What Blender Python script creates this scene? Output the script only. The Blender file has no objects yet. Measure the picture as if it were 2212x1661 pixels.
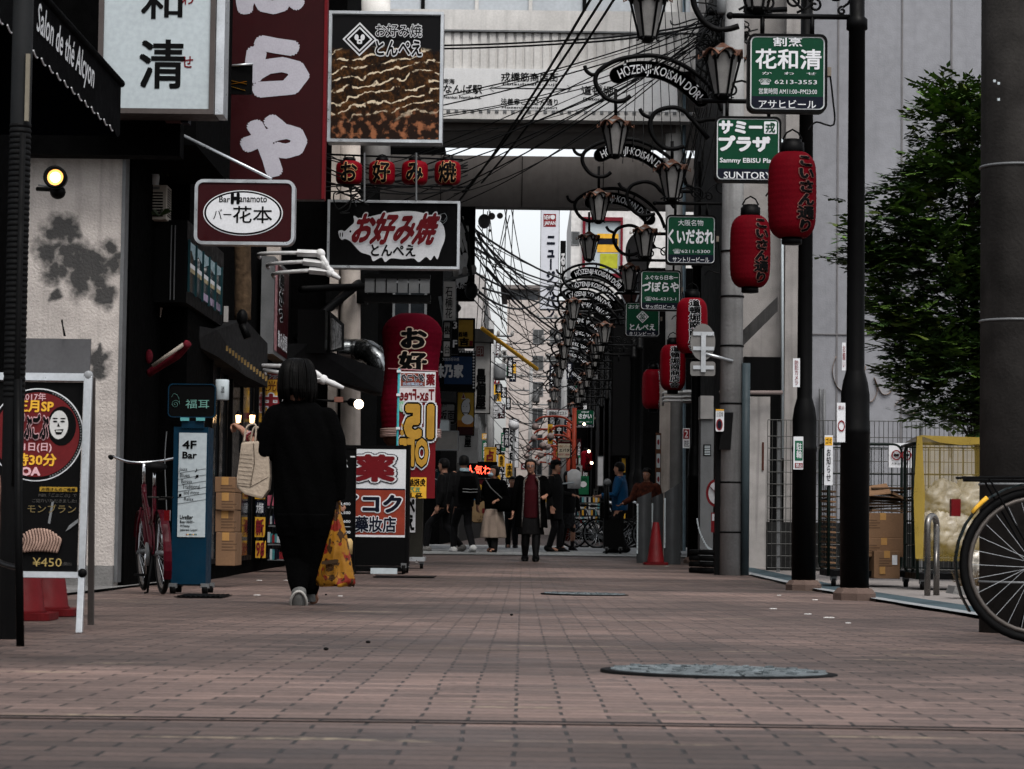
import bpy, bmesh, math, random
from mathutils import Vector as V, Matrix
D = bpy.data; S = bpy.context.scene; COL = S.collection
random.seed(7)
R = math.radians
# ------------------------------------------------ camera, sky, sun, exposure
F = 5400.0                                    # focal length in the 2212-wide picture's pixels
ROLL = 0.0125; YAW = math.atan(26.0/F); PITCH = math.atan(309.2/F)
CAM = V((0, 0, 0.5))
fw = V((-math.sin(YAW)*math.cos(PITCH)*-1, math.cos(YAW)*math.cos(PITCH), math.sin(PITCH)))
fw = V((-math.sin(YAW)*math.cos(PITCH), math.cos(YAW)*math.cos(PITCH), math.sin(PITCH))).normalized()
r0 = fw.cross(V((0, 0, 1))).normalized(); u0 = r0.cross(fw).normalized()
rc = r0*math.cos(ROLL)+u0*math.sin(ROLL); uc = u0*math.cos(ROLL)-r0*math.sin(ROLL)
cd = D.cameras.new('camera'); cam = D.objects.new('camera', cd); COL.objects.link(cam)
cam.matrix_world = Matrix(((rc.x, uc.x, -fw.x, CAM.x), (rc.y, uc.y, -fw.y, CAM.y), (rc.z, uc.z, -fw.z, CAM.z), (0, 0, 0, 1)))
cd.sensor_width = 36; cd.lens = 36*F/2212; cd.clip_start = .1; cd.clip_end = 2000
cd.dof.use_dof = True; cd.dof.focus_distance = 27; cd.dof.aperture_fstop = 18
S.camera = cam
SUN_EL, SUN_AZ = 58, 162                      # high, veiled sun behind the camera
w = D.worlds.new('World'); S.world = w; w.use_nodes = True
nt = w.node_tree; bg = nt.nodes['Background']
sky = nt.nodes.new('ShaderNodeTexSky'); sky.sky_type = 'NISHITA'; sky.sun_disc = False
sky.sun_elevation = R(SUN_EL); sky.sun_rotation = R(SUN_AZ); sky.air_density = 1.0; sky.dust_density = 4.0
hs = nt.nodes.new('ShaderNodeHueSaturation'); hs.inputs['Saturation'].default_value = .22
nt.links.new(sky.outputs[0], hs.inputs['Color']); nt.links.new(hs.outputs[0], bg.inputs['Color'])
bg.inputs['Strength'].default_value = .15
sl = D.lights.new('sun', 'SUN'); sl.energy = .95; sl.angle = R(22); sl.color = (1, .955, .9)
so = D.objects.new('sun', sl); COL.objects.link(so)
sd = V((math.sin(R(SUN_AZ))*math.cos(R(SUN_EL)), math.cos(R(SUN_AZ))*math.cos(R(SUN_EL)), math.sin(R(SUN_EL))))
so.rotation_euler = sd.to_track_quat('Z', 'Y').to_euler(); so.location = (0, -20, 60)
S.view_settings.view_transform = 'Standard'; S.view_settings.look = 'None'
S.view_settings.exposure = .88; S.view_settings.gamma = 1
S.cycles.use_denoising = True; S.cycles.max_bounces = 5; S.cycles.diffuse_bounces = 3; S.cycles.glossy_bounces = 3
S.cycles.transparent_max_bounces = 10; S.cycles.caustics_reflective = False; S.cycles.caustics_refractive = False

# ------------------------------------------------ helpers
def ray(px, py): return fw*F+rc*(px-1106)+uc*(830.5-py)
def P(px, py, Y):
    d = ray(px, py); return CAM+d*(Y/d.y)
GP = [(-20, .12), (0, .12), (5, .088), (8.5, .052), (13, .012), (18, -.02), (24, -.05), (30, -.035), (38, -.01), (44, .04), (50, .07), (70, .06), (130, 0), (900, 0)]
def gz(Y):
    for (a, p), (b, q) in zip(GP, GP[1:]):
        if Y <= b:
            t = max(0, (Y-a)/(b-a)); return p+(q-p)*t
    return 0
def G(px, py):
    d = ray(px, py); Y = 3.0
    while Y < 300:
        p = CAM+d*(Y/d.y)
        if p.z <= gz(Y): return p
        Y += .02
    return p
ORG = {}
class MB:
    def __init__(s): s.v = []; s.f = []; s.m = []; s.mats = []; s.sm = []
    def add(s, vs, fs, mat, smooth=False):
        if mat not in s.mats: s.mats.append(mat)
        k = s.mats.index(mat); o = len(s.v); s.v += [V(x) for x in vs]
        for f in fs: s.f.append([i+o for i in f]); s.m.append(k); s.sm.append(smooth)
        return s
    def box(s, c, sz, mat, rz=0, M=None):
        c = V(c); vs = []
        for i in range(8):
            p = V(((i & 1)-.5, ((i >> 1) & 1)-.5, ((i >> 2) & 1)-.5)); p = V((p.x*sz[0], p.y*sz[1], p.z*sz[2]))
            if rz: p = Matrix.Rotation(rz, 3, 'Z') @ p
            if M: p = M @ p
            vs.append(c+p)
        return s.add(vs, [(0, 2, 3, 1), (4, 5, 7, 6), (0, 1, 5, 4), (2, 6, 7, 3), (0, 4, 6, 2), (1, 3, 7, 5)], mat)
    def bb(s, a, b, mat): return s.box(((a[0]+b[0])/2, (a[1]+b[1])/2, (a[2]+b[2])/2), (abs(b[0]-a[0]), abs(b[1]-a[1]), abs(b[2]-a[2])), mat)
    def tube(s, pts, r, mat, n=8, closed=False, flat=1.0):
        pts = [V(p) for p in pts]; N = len(pts); vs = []; fs = []; prev = None
        rr = r if isinstance(r, (list, tuple)) else [r]*N
        for i, p in enumerate(pts):
            if closed: t = pts[(i+1) % N]-pts[i-1]
            else: t = pts[min(i+1, N-1)]-pts[max(i-1, 0)]
            if t.length < 1e-9: t = V((0, 0, 1))
            t.normalize()
            if prev is None:
                a = t.cross(V((0, 0, 1)));
                if a.length < .05: a = t.cross(V((1, 0, 0)))
            else: a = prev-t*prev.dot(t)
            a.normalize(); b = t.cross(a); prev = a
            for k in range(n):
                th = 2*math.pi*k/n; vs.append(p+a*(rr[i]*math.cos(th))+b*(rr[i]*flat*math.sin(th)))
        for i in range(N if closed else N-1):
            for k in range(n):
                j = (i+1) % N; fs.append((i*n+k, i*n+(k+1) % n, j*n+(k+1) % n, j*n+k))
        if not closed: fs.append(tuple(range(n-1, -1, -1))); fs.append(tuple((N-1)*n+k for k in range(n)))
        return s.add(vs, fs, mat, n > 5)
    def lathe(s, prof, c, mat, n=20, sx=1, sy=1, smooth=True):
        c = V(c); vs = []; fs = []; N = len(prof)
        for r, z in prof:
            for k in range(n):
                th = 2*math.pi*k/n; vs.append(c+V((r*sx*math.cos(th), r*sy*math.sin(th), z)))
        for i in range(N-1):
            for k in range(n): fs.append((i*n+k, i*n+(k+1) % n, (i+1)*n+(k+1) % n, (i+1)*n+k))
        fs.append(tuple(range(n-1, -1, -1))); fs.append(tuple((N-1)*n+k for k in range(n)))
        return s.add(vs, fs, mat, smooth)
    def loft(s, rings, mat, n=16, smooth=True):      # rings: (centre, rx, ry[, wob])
        vs = []; fs = []; N = len(rings)
        for q in rings:
            c = V(q[0]); wb = q[3] if len(q) > 3 else 0
            for k in range(n):
                th = 2*math.pi*k/n; m = 1+wb*(math.sin(th*5+1)+.6*math.sin(th*9+2))*.5
                vs.append(c+V((q[1]*m*math.cos(th), q[2]*m*math.sin(th), 0)))
        for i in range(N-1):
            for k in range(n): fs.append((i*n+k, i*n+(k+1) % n, (i+1)*n+(k+1) % n, (i+1)*n+k))
        fs.append(tuple(range(n-1, -1, -1))); fs.append(tuple((N-1)*n+k for k in range(n)))
        return s.add(vs, fs, mat, smooth)
    def ball(s, c, r, mat, sc=(1, 1, 1), n=14):
        prof = [(max(1e-4, math.sin(math.pi*i/8)), -math.cos(math.pi*i/8)) for i in range(9)]
        o = len(s.v); s.lathe(prof, (0, 0, 0), mat, n)
        for i in range(o, len(s.v)): p = s.v[i]; s.v[i] = V(c)+V((p.x*r*sc[0], p.y*r*sc[1], p.z*r*sc[2]))
        return s
    def prism(s, pts, vec, mat):
        pts = [V(p) for p in pts]; n = len(pts); vec = V(vec)
        return s.add(pts+[p+vec for p in pts], [tuple(range(n)), tuple(range(2*n-1, n-1, -1))]+[(i, i+n, (i+1) % n+n, (i+1) % n) for i in range(n)], mat)
    def quad(s, a, b, c, d, mat): return s.add([a, b, c, d], [(0, 1, 2, 3)], mat)
    # --- on a sign plane
    def poly(s, fr, ab, mat, d=.004): return s.add([fr.pt(a, b, d) for a, b in ab], [tuple(range(len(ab)))], mat)
    def ring(s, fr, outer, inner, d0, d1, mat):
        n = len(outer); vs = []
        for L, d in ((outer, d0), (outer, d1), (inner, d1), (inner, d0)): vs += [fr.pt(a, b, d) for a, b in L]
        fs = []
        for q in range(3):
            for i in range(n): j = (i+1) % n; fs.append((q*n+i, q*n+j, (q+1)*n+j, (q+1)*n+i))
        return s.add(vs, fs, mat)
    def slab(s, fr, ab, d0, d1, mat):
        return s.prism([fr.pt(a, b, d0) for a, b in ab], fr.n*(d1-d0), mat)
    def rect(s, fr, px, mat, d=.004):
        x0, y0, x1, y1 = fr.r(px); return s.poly(fr, [(x0, y0), (x1, y0), (x1, y1), (x0, y1)], mat, d)
    def text(s, fr, t, px, mat, d=.006, off=0, flip=False, halo=None, hm=None, shear=0, raw=None):
        x0, y0, x1, y1 = raw if raw else fr.r(px)
        vs, fs, bx = glyphs(t, 0); bw = max(bx[2]-bx[0], 1e-6); bh = max(bx[3]-bx[1], 1e-6)
        for o, m, dd in (([(halo, hm, d)] if halo else [])+[(off, mat, d+(.005 if halo else 0))]):
            for vs, fs, ex in bold(t, o):
                out = []
                for x, y in vs:
                    a = (x-bx[0])/bw; b = (y-bx[1])/bh; a += shear*(b-.5)
                    if flip: a = 1-a
                    out.append(fr.pt(x0+a*(x1-x0), y0+b*(y1-y0), dd+ex))
                s.add(out, fs, m)
        return s
    def vtext(s, fr, t, px, mat, d=.006, off=0, halo=None, hm=None, flip=False, fill=1.0, raw=None):
        x0, y0, x1, y1 = raw if raw else fr.r(px); n = len(t); h = (y1-y0)/n
        for o, m, dd in (([(halo, hm, d)] if halo else [])+[(off, mat, d+(.005 if halo else 0))]):
            for i, ch in enumerate(t):
                if ch == ' ': continue
                for vs, fs, ex in bold(ch, o):
                    out = []
                    for x, y in vs:
                        a = (x-.5)*1.02+.5; b = (y+.12-.5)*1.04*fill+.5
                        if ch in 'ー-―': a, b = b, 1-a
                        if flip: a = 1-a
                        out.append(fr.pt(x0+a*(x1-x0), y1-(i+1)*h+b*h, dd+ex))
                    s.add(out, fs, m)
        return s
    def build(s, name, parent=None, org=None, bev=0, kind=None):
        if not s.v: return None
        if parent is not None: o = ORG[parent.name]
        elif org is not None: o = V(org)
        else:
            o = V(((min(p.x for p in s.v)+max(p.x for p in s.v))/2, (min(p.y for p in s.v)+max(p.y for p in s.v))/2, min(p.z for p in s.v)))
        me = D.meshes.new(name); me.from_pydata([p-o for p in s.v], [], s.f)
        for m in s.mats: me.materials.append(m)
        me.polygons.foreach_set('material_index', s.m); me.polygons.foreach_set('use_smooth', s.sm)
        if bev or any(s.sm) or True:
            bm = bmesh.new(); bm.from_mesh(me); bmesh.ops.recalc_face_normals(bm, faces=[f for f in bm.faces if len(bm.faces) < 60000 and any(not e.is_boundary for e in f.edges)])
            if bev:
                ed = [e for e in bm.edges if len(e.link_faces) == 2 and e.calc_face_angle(0) > .6]
                bmesh.ops.bevel(bm, geom=ed, offset=bev, segments=2, affect='EDGES', profile=.6)
            bm.to_mesh(me); bm.free()
        me.update(); ob = D.objects.new(name, me); COL.objects.link(ob); ORG[ob.name] = o
        if parent is not None: ob.parent = parent
        else: ob.location = o
        if kind: ob['kind'] = kind
        return ob
def bold(t, o):
    vs, fs, _ = glyphs(t, 0); out = [(vs, fs, 0)]; n = 0 if o < .006 else 4 if o < .026 else 8 if o < .07 else 14
    for i in range(n): a = 2*math.pi*(i+.5)/n; out.append(([(x+o*math.cos(a), y+o*math.sin(a)) for x, y in vs], fs, (i+1)*.0002))
    return out
GC = {}
def glyphs(t, off):
    k = (t, off)
    if k not in GC:
        c = D.curves.new('lettering', 'FONT'); c.body = t; c.offset = off; c.resolution_u = 2
        o = D.objects.new('lettering', c); m = D.meshes.new_from_object(o)
        vs = [(v.co.x, v.co.y) for v in m.vertices]; fs = [tuple(p.vertices) for p in m.polygons]
        D.meshes.remove(m); D.objects.remove(o); D.curves.remove(c)
        GC[k] = (vs, fs, (min(v[0] for v in vs), min(v[1] for v in vs), max(v[0] for v in vs), max(v[1] for v in vs)))
    return GC[k]
class Fr:                                       # an upright plane: u to the right, v up, n towards the viewer
    def __init__(s, O, yaw=0, v=None):
        s.O = V(O); s.u = V((math.cos(yaw), math.sin(yaw), 0)); s.n = V((math.sin(yaw), -math.cos(yaw), 0)); s.v = V((0, 0, 1))
        if v: s.v = V(v).normalized(); s.n = s.u.cross(s.v).normalized()
    def pt(s, a, b, d=0): return s.O+s.u*a+s.v*b+s.n*d
    def px(s, x, y):
        d = ray(x, y); p = CAM+d*((s.O-CAM).dot(s.n)/d.dot(s.n))-s.O; return (p.dot(s.u), p.dot(s.v))
    def r(s, q):
        x0, y0, x1, y1 = q; A = [s.px(x0, y0), s.px(x1, y0), s.px(x1, y1), s.px(x0, y1)]
        return ((A[0][0]+A[3][0])/2, (A[2][1]+A[3][1])/2, (A[1][0]+A[2][0])/2, (A[0][1]+A[1][1])/2)
def rr(x0, y0, x1, y1, r, n=5):
    if r <= 0: return [(x0, y0), (x1, y0), (x1, y1), (x0, y1)]
    out = []
    for cx, cy, a in ((x0+r, y0+r, 180), (x1-r, y0+r, 270), (x1-r, y1-r, 0), (x0+r, y1-r, 90)):
        for i in range(n+1): t = R(a+90*i/n); out.append((cx+r*math.cos(t), cy+r*math.sin(t)))
    return out
def ell(cx, cy, rx, ry, n=40, a0=0, a1=360):
    return [(cx+rx*math.cos(R(a0+(a1-a0)*i/n)), cy+ry*math.sin(R(a0+(a1-a0)*i/n))) for i in range(n if a1-a0 == 360 else n+1)]
def tag(o, label, cat=None, group=None, kind=None):
    if label: o['label'] = label
    if cat: o['category'] = cat
    if group: o['group'] = group
    if kind: o['kind'] = kind
    return o
def thing(name, label, cat, loc, group=None):
    o = D.objects.new(name, None); COL.objects.link(o); o.location = loc; o.empty_display_size = .2; ORG[o.name] = V(loc)
    return tag(o, label, cat, group)
def copy_tree(o, parent=None):
    c = o.copy(); COL.objects.link(c); ORG[c.name] = ORG[o.name]
    if parent is not None: c.parent = parent
    for ch in list(o.children): copy_tree(ch, c)
    return c
def sign(name, label, cat, px, Y, th, fm, cm, yaw=0, rim=.02, rnd=0, group=None, rimd=.012, kids=True):
    f0 = Fr(P((px[0]+px[2])/2, (px[1]+px[3])/2, Y), yaw); x0, y0, x1, y1 = f0.r(px)
    t = thing(name, label, cat, f0.pt((x0+x1)/2, y0), group)
    c = MB(); o = rr(x0, y0, x1, y1, rnd); i = rr(x0+rim, y0+rim, x1-rim, y1-rim, max(0, rnd-rim))
    c.slab(f0, o, -th, -.006, cm)
    if rim: c.ring(f0, o, i, -.005, rimd, cm)
    c.build('cabinet', t)
    b = MB(); b.poly(f0, i, fm, .001)
    return t, f0, b
# ------------------------------------------------ materials
MC = {}
def M(name, col, rough=.65, metal=0, var=.14, sc=5, bump=0, bsc=80, emit=0, spec=.1, streak=0, dirt=0, trans=0, fine=.05):
    if name in MC: return MC[name]
    if not emit: k = min(1.0, max(.001, max(col))/.5)**.28; col = tuple(c*k for c in col)   # contrast grade put into the base colours, darker tones pushed down
    m = D.materials.new(name); MC[name] = m; m.use_nodes = True; t = m.node_tree; n = t.nodes; L = t.links
    b = n['Principled BSDF']; b.inputs['Roughness'].default_value = rough; b.inputs['Metallic'].default_value = metal
    b.inputs['Specular IOR Level'].default_value = spec
    tc = n.new('ShaderNodeTexCoord')
    def noise(scale, det=4, src=None):
        q = n.new('ShaderNodeTexNoise'); q.inputs['Scale'].default_value = scale; q.inputs['Detail'].default_value = det
        L.new(src or tc.outputs['Object'], q.inputs['Vector']); return q.outputs['Fac']
    def mix(fac, a, c, mode='MIX'):
        q = n.new('ShaderNodeMix'); q.data_type = 'RGBA'; q.blend_type = mode
        if isinstance(fac, (int, float)): q.inputs[0].default_value = fac
        else: L.new(fac, q.inputs[0])
        for i, x in ((6, a), (7, c)):
            if isinstance(x, tuple): q.inputs[i].default_value = (*x[:3], 1)
            else: L.new(x, q.inputs[i])
        return q.outputs[2]
    def rng(f, a, bb, c=0, d=1):
        q = n.new('ShaderNodeMapRange'); L.new(f, q.inputs[0])
        for i, x in enumerate((a, bb, c, d)): q.inputs[i+1].default_value = x
        return q.outputs[0]
    lo = tuple(max(0, c*(1-var)) for c in col); hi = tuple(min(1, c*(1+var)) for c in col)
    c = mix(rng(noise(sc), .3, .7), lo, hi)
    if fine: c = mix(rng(noise(sc*14, 2), .35, .65, 0, 1), c, mix(1.0, c, (1-fine*2,)*3, 'MULTIPLY'))
    if streak:
        mp = n.new('ShaderNodeMapping'); mp.inputs['Scale'].default_value = (9, 9, .35); L.new(tc.outputs['Object'], mp.inputs[0])
        c = mix(rng(noise(1.2, 5, mp.outputs[0]), .52, .75, 0, streak), c, tuple(x*.3 for x in col))
    if dirt: c = mix(rng(noise(1.1, 6), .5, .72, 0, dirt), c, tuple(x*.35 for x in col))
    L.new(c, b.inputs['Base Color'])
    if rough < .95:
        L.new(rng(noise(sc*3), .3, .7, max(.02, rough-.1), min(1, rough+.1)), b.inputs['Roughness'])
    if bump:
        q = n.new('ShaderNodeBump'); q.inputs['Strength'].default_value = bump; q.inputs['Distance'].default_value = .01
        L.new(noise(bsc, 5), q.inputs['Height']); L.new(q.outputs[0], b.inputs['Normal'])
    if emit: L.new(c, b.inputs['Emission Color']); b.inputs['Emission Strength'].default_value = emit
    if trans: b.inputs['Alpha'].default_value = 1-trans
    return m
BLK = M('black_paint', (.0035, .0035, .004), .5, spec=.06)
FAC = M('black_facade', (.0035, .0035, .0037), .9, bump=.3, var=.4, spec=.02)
INK = M('black_ink', (.0045, .0045, .005), .6, fine=0, spec=.05)
WHT = M('white_print', (.52, .53, .55), .55, var=.04)
PANEL = M('white_acrylic', (.36, .405, .425), .35, var=.06, sc=2)
ALU = M('aluminium', (.42, .44, .46), .35, metal=.7)
GREY = M('grey_metal', (.16, .165, .17), .5, metal=.3, dirt=.5)
RED = M('red_print', (.15, .006, .010), .6, var=.08)
DRED = M('dark_red_panel', (.042, .003, .005), .5, var=.08)
GREEN = M('green_sign', (.0005, .060, .025), .4, var=.06, sc=3)
NAVY = M('navy_print', (.004, .007, .022), .5, fine=0)
YEL = M('yellow_print', (.55, .30, .03), .6, fine=0)
CREAM = M('cream_plaster', (.40, .355, .32), .85, bump=.5, bsc=60, dirt=.25, streak=.3)
WALLW = M('stained_white_plaster', (.40, .365, .34), .9, bump=.9, bsc=45, streak=.5, dirt=.2)
CONC = M('concrete', (.20, .195, .19), .9, bump=.6, bsc=40, dirt=.7, streak=.5)
WOODM = M('wood_board', (.15, .07, .035), .7, streak=.5)
CARD = M('cardboard', (.19, .11, .062), .85, var=.12, sc=4)
RUB = M('black_rubber', (.006, .006, .0065), .7, spec=.08)
CHROME = M('chrome', (.55, .56, .57), .2, metal=1, var=.05)
SKIN = M('skin', (.30, .155, .105), .6, var=.08)
HAIR = M('black_hair', (.006, .0055, .0055), .55, spec=.1, var=.4, sc=30, bump=.5, bsc=120)
CLOTH = M('black_cloth', (.0035, .0035, .0038), .95, var=.35, bump=.5, bsc=60, spec=.02)
GLASS = M('dark_glass', (.02, .024, .028), .08, spec=.6, fine=0)
CABLE = M('cable_sheath', (.006, .0065, .007), .6)
COPPER = M('weathered_copper', (.14, .068, .045), .5, metal=.5, var=.45, sc=14, dirt=.5)
FROST = M('frosted_lamp_glass', (.19, .185, .18), .45, var=.25, sc=6)
# ------------------------------------------------ ground
def paver_mat(name, c1, c2, mortar, w=.21, h=.105, wear=True, bands=True):
    m = D.materials.new(name); m.use_nodes = True; t = m.node_tree; n = t.nodes; L = t.links; b = n['Principled BSDF']
    b.inputs['Specular IOR Level'].default_value = .3
    tc = n.new('ShaderNodeTexCoord'); geo = tc.outputs['Object']
    def nz(sc, det=5, vec=geo):
        q = n.new('ShaderNodeTexNoise'); q.inputs['Scale'].default_value = sc; q.inputs['Detail'].default_value = det; L.new(vec, q.inputs['Vector']); return q
    wob = nz(3.0, 2); ad = n.new('ShaderNodeVectorMath'); ad.operation = 'MULTIPLY_ADD'
    L.new(wob.outputs['Color'], ad.inputs[0]); ad.inputs[1].default_value = (.02, .012, 0); L.new(geo, ad.inputs[2])
    br = n.new('ShaderNodeTexBrick'); L.new(ad.outputs[0], br.inputs['Vector'])
    br.inputs['Scale'].default_value = 1; br.inputs['Brick Width'].default_value = w; br.inputs['Row Height'].default_value = h
    br.inputs['Mortar Size'].default_value = .0045; br.inputs['Mortar Smooth'].default_value = .25; br.inputs['Bias'].default_value = 0
    br.inputs['Color1'].default_value = (*c1, 1); br.inputs['Color2'].default_value = (*c2, 1); br.inputs['Mortar'].default_value = (*mortar, 1)
    def mix(fac, a, c, mode='MIX'):
        q = n.new('ShaderNodeMix'); q.data_type = 'RGBA'; q.blend_type = mode
        if isinstance(fac, (int, float)): q.inputs[0].default_value = fac
        else: L.new(fac, q.inputs[0])
        for i, x in ((6, a), (7, c)):
            if isinstance(x, tuple): q.inputs[i].default_value = (*x[:3], 1)
            else: L.new(x, q.inputs[i])
        return q.outputs[2]
    def rng(f, a, bb, c=0, d=1):
        q = n.new('ShaderNodeMapRange'); L.new(f, q.inputs[0])
        for i, x in enumerate((a, bb, c, d)): q.inputs[i+1].default_value = x
        return q.outputs[0]
    c = br.outputs['Color']
    c = mix(1.0, c, mix(rng(nz(.55).outputs['Fac'], .35, .65), (.62, .62, .62), (1.32, 1.29, 1.27)), 'MULTIPLY')
    if bands:                                                        # sky light on the undulating street, painted as light and dark bands
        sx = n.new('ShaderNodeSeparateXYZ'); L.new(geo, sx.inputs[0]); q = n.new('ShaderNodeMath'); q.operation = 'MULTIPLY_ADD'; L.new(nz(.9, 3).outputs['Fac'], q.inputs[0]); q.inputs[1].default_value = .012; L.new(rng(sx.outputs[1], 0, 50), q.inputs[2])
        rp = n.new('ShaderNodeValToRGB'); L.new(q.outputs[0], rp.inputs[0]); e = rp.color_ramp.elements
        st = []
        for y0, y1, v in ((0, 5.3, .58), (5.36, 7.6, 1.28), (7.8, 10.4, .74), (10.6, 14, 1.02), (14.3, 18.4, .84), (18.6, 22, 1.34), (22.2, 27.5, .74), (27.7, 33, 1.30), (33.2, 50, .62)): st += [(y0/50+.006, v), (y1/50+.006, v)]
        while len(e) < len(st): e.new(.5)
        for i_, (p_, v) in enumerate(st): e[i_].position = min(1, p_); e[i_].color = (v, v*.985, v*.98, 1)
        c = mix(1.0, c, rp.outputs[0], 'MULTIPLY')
    if wear:                                                         # worn yellow marks
        mp2 = n.new('ShaderNodeMapping'); mp2.inputs['Scale'].default_value = (.55, 3.2, 1); mp2.inputs['Location'].default_value = (3.3, 1.7, 0); L.new(geo, mp2.inputs[0])
        f = rng(nz(1.3, 3, mp2.outputs[0]).outputs['Fac'], .655, .69); f2 = mix(1.0, f, rng(nz(26, 3).outputs['Fac'], .38, .6), 'MULTIPLY')
        c = mix(mix(1.0, f2, (.75,)*3, 'MULTIPLY'), c, (.27, .215, .145))
    c = mix(rng(nz(60, 3).outputs['Fac'], .35, .65, 0, .6), c, mix(1.0, c, (.5, .5, .5), 'MULTIPLY'))
    c = mix(rng(nz(13, 1).outputs['Fac'], .70, .74, 0, .6), c, (.02, .017, .016))
    c = mix(rng(nz(2.3, 6).outputs['Fac'], .6, .75, 0, .5), c, mix(1.0, c, (.5, .5, .5), 'MULTIPLY'))
    L.new(c, b.inputs['Base Color']); L.new(rng(nz(1.7).outputs['Fac'], .3, .7, .5, .75), b.inputs['Roughness'])
    bp = n.new('ShaderNodeBump'); bp.inputs['Strength'].default_value = 1.0; bp.inputs['Distance'].default_value = .009
    hgt = n.new('ShaderNodeMath'); hgt.operation = 'MULTIPLY_ADD'; L.new(br.outputs['Fac'], hgt.inputs[0]); hgt.inputs[1].default_value = -1.0
    L.new(nz(9, 6).outputs['Fac'], hgt.inputs[2]); L.new(hgt.outputs[0], bp.inputs['Height']); L.new(bp.outputs[0], b.inputs['Normal'])
    return m
def sheet(name, xs, ys, dz, mat, wave=0, crown=0):
    b = MB(); vs = [(x, y, gz(y)+dz-crown*x*x+wave*math.sin(y*2.1+math.sin(y*.7))*(.5 if y < 9 else 1)) for y in ys for x in xs]; n = len(xs)
    b.add(vs, [(j*n+i, j*n+i+1, (j+1)*n+i+1, (j+1)*n+i) for j in range(len(ys)-1) for i in range(n-1)], mat, True)
    o = b.build(name, None, (0, 0, 0)); o['kind'] = 'structure'; return o
def lin(a, b, n): return [a+(b-a)*i/(n-1) for i in range(n)]
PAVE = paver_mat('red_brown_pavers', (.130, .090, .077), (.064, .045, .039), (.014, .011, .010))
GPAVE = paver_mat('grey_crossing_pavers', (.24, .25, .25), (.17, .18, .18), (.02, .02, .02), .3, .3, False, False)
ASPH = M('asphalt', (.055, .055, .056), .9, bump=.6, bsc=90, dirt=.4)
LOT = M('lot_concrete', (.22, .20, .19), .9, bump=.5, bsc=50, dirt=.4)
KERB = M('kerb_stone', (.24, .25, .26), .8, dirt=.4, sc=9)
TEAL = M('worn_blue_paving', (.06, .09, .105), .8, dirt=.6, sc=10)
ysn = [i*.1 for i in range(-10, 300)]+lin(30, 75, 180)[1:]+lin(75, 420, 40)[1:]
sheet('ground', lin(-300, 300, 13), [-60, -20]+[y for y in ysn if abs(y*2-round(y*2)) < .011 or y > 30]+[900], -.03, ASPH)
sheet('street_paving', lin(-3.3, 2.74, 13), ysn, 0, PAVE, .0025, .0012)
sheet('crossing_paving', lin(-40, 40, 33), lin(42.5, 60, 36), .012, GPAVE)
sheet('kerb_strip', [2.745, 2.86], [y for y in ysn if y < 42.3], .012, KERB)
sheet('blue_paving_strip', [2.865, 3.25], [y for y in ysn if y < 42.3], -.002, TEAL)
sheet('lot_paving', lin(3.255, 14, 8), [y for y in ysn if y < 42.3], -.004, LOT)
sheet('drain_strip', [-3.8, -3.305], [y for y in ysn if y < 42.3], .006, CONC)
sheet('paving_joint', lin(-3.3, 2.74, 13), [5.33, 5.375], .004, INK, 0, .0012)
# ------------------------------------------------ large structures
def blockb(name, label, x0, x1, y0, y1, z0, z1, mat, part='wall', cat='building', bev=0):
    t = thing(name, label, cat, ((x0+x1)/2, (y0+y1)/2, z0))
    MB().bb((x0, y0, z0), (x1, y1, z1), mat).build(part, t, bev=bev); return t
def win(t, fr, ab, fm, gm, d=.03, w=.05, mull=0):
    x0, y0, x1, y1 = ab; b = MB(); b.ring(fr, rr(x0, y0, x1, y1, 0), rr(x0+w, y0+w, x1-w, y1-w, 0), -.02, d, fm)
    for i in range(mull): a = x0+(x1-x0)*(i+1)/(mull+1); b.slab(fr, rr(a-w*.4, y0+w, a+w*.4, y1-w, 0), 0, d*.8, fm)
    o = b.build('window', t); MB().poly(fr, rr(x0+w, y0+w, x1-w, y1-w, 0), gm, .006).build('pane', o)
# left: black shop with the awning
t = blockb('black_shop', 'black shop front at the left edge carrying the long lettered awning', -5, -2.98, 11.2, 14.6, -.1, 4.3, FAC)
AW = M('black_awning_cloth', (.004, .004, .005), .9, spec=.02, bump=.3, var=.3); AWN = M('navy_awning_cloth', (.004, .008, .018), .85, var=.3)
aw = thing('shop_awning', 'black shop awning with white lettering and a scalloped hem', 'awning', (-2.4, 12, 2.9))
b = MB(); b.add([(-2.98, 9.5, 3.75), (-2.98, 14, 3.75), (-2.3, 14, 2.98), (-2.3, 9.5, 2.98)], [(0, 1, 2, 3)], AW)
b.tube([(-2.3, 9.5, 2.98), (-2.3, 14.02, 2.98)], .022, AW, 10); b.build('canopy', aw)
fa = Fr((-2.298, 12, 2.98), R(90)); b = MB(); n = 46; top = []; bot = []
for i in range(n*4+1):
    a = -2.5+4.5*i/(n*4); top.append((a, 0)); bot.append((a, -.29-.03*abs(math.sin(math.pi*i/8))))
for i in range(n*4): b.poly(fa, [bot[i], bot[i+1], top[i+1], top[i]], AW, 0)
hem = [fa.pt(x, y+.004, .003) for x, y in bot]
for k in range(0, n*4-8, 8): b.tube(hem[k+1:k+6], .0045, WHT, 5)
b.text(fa, 'Salon de thé Alcyon', None, WHT, .004, .012, raw=(-.45, -.235, 1.10, -.05), shear=.04); b.build('valance', aw)
b = MB(); b.add([(-2.98, 14.0, 3.75), (-2.3, 14.0, 2.98), (-2.3, 14.0, 2.68), (-2.98, 14.0, 2.68)], [(0, 1, 2, 3)], AWN); b.build('side_flap', aw)
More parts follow.
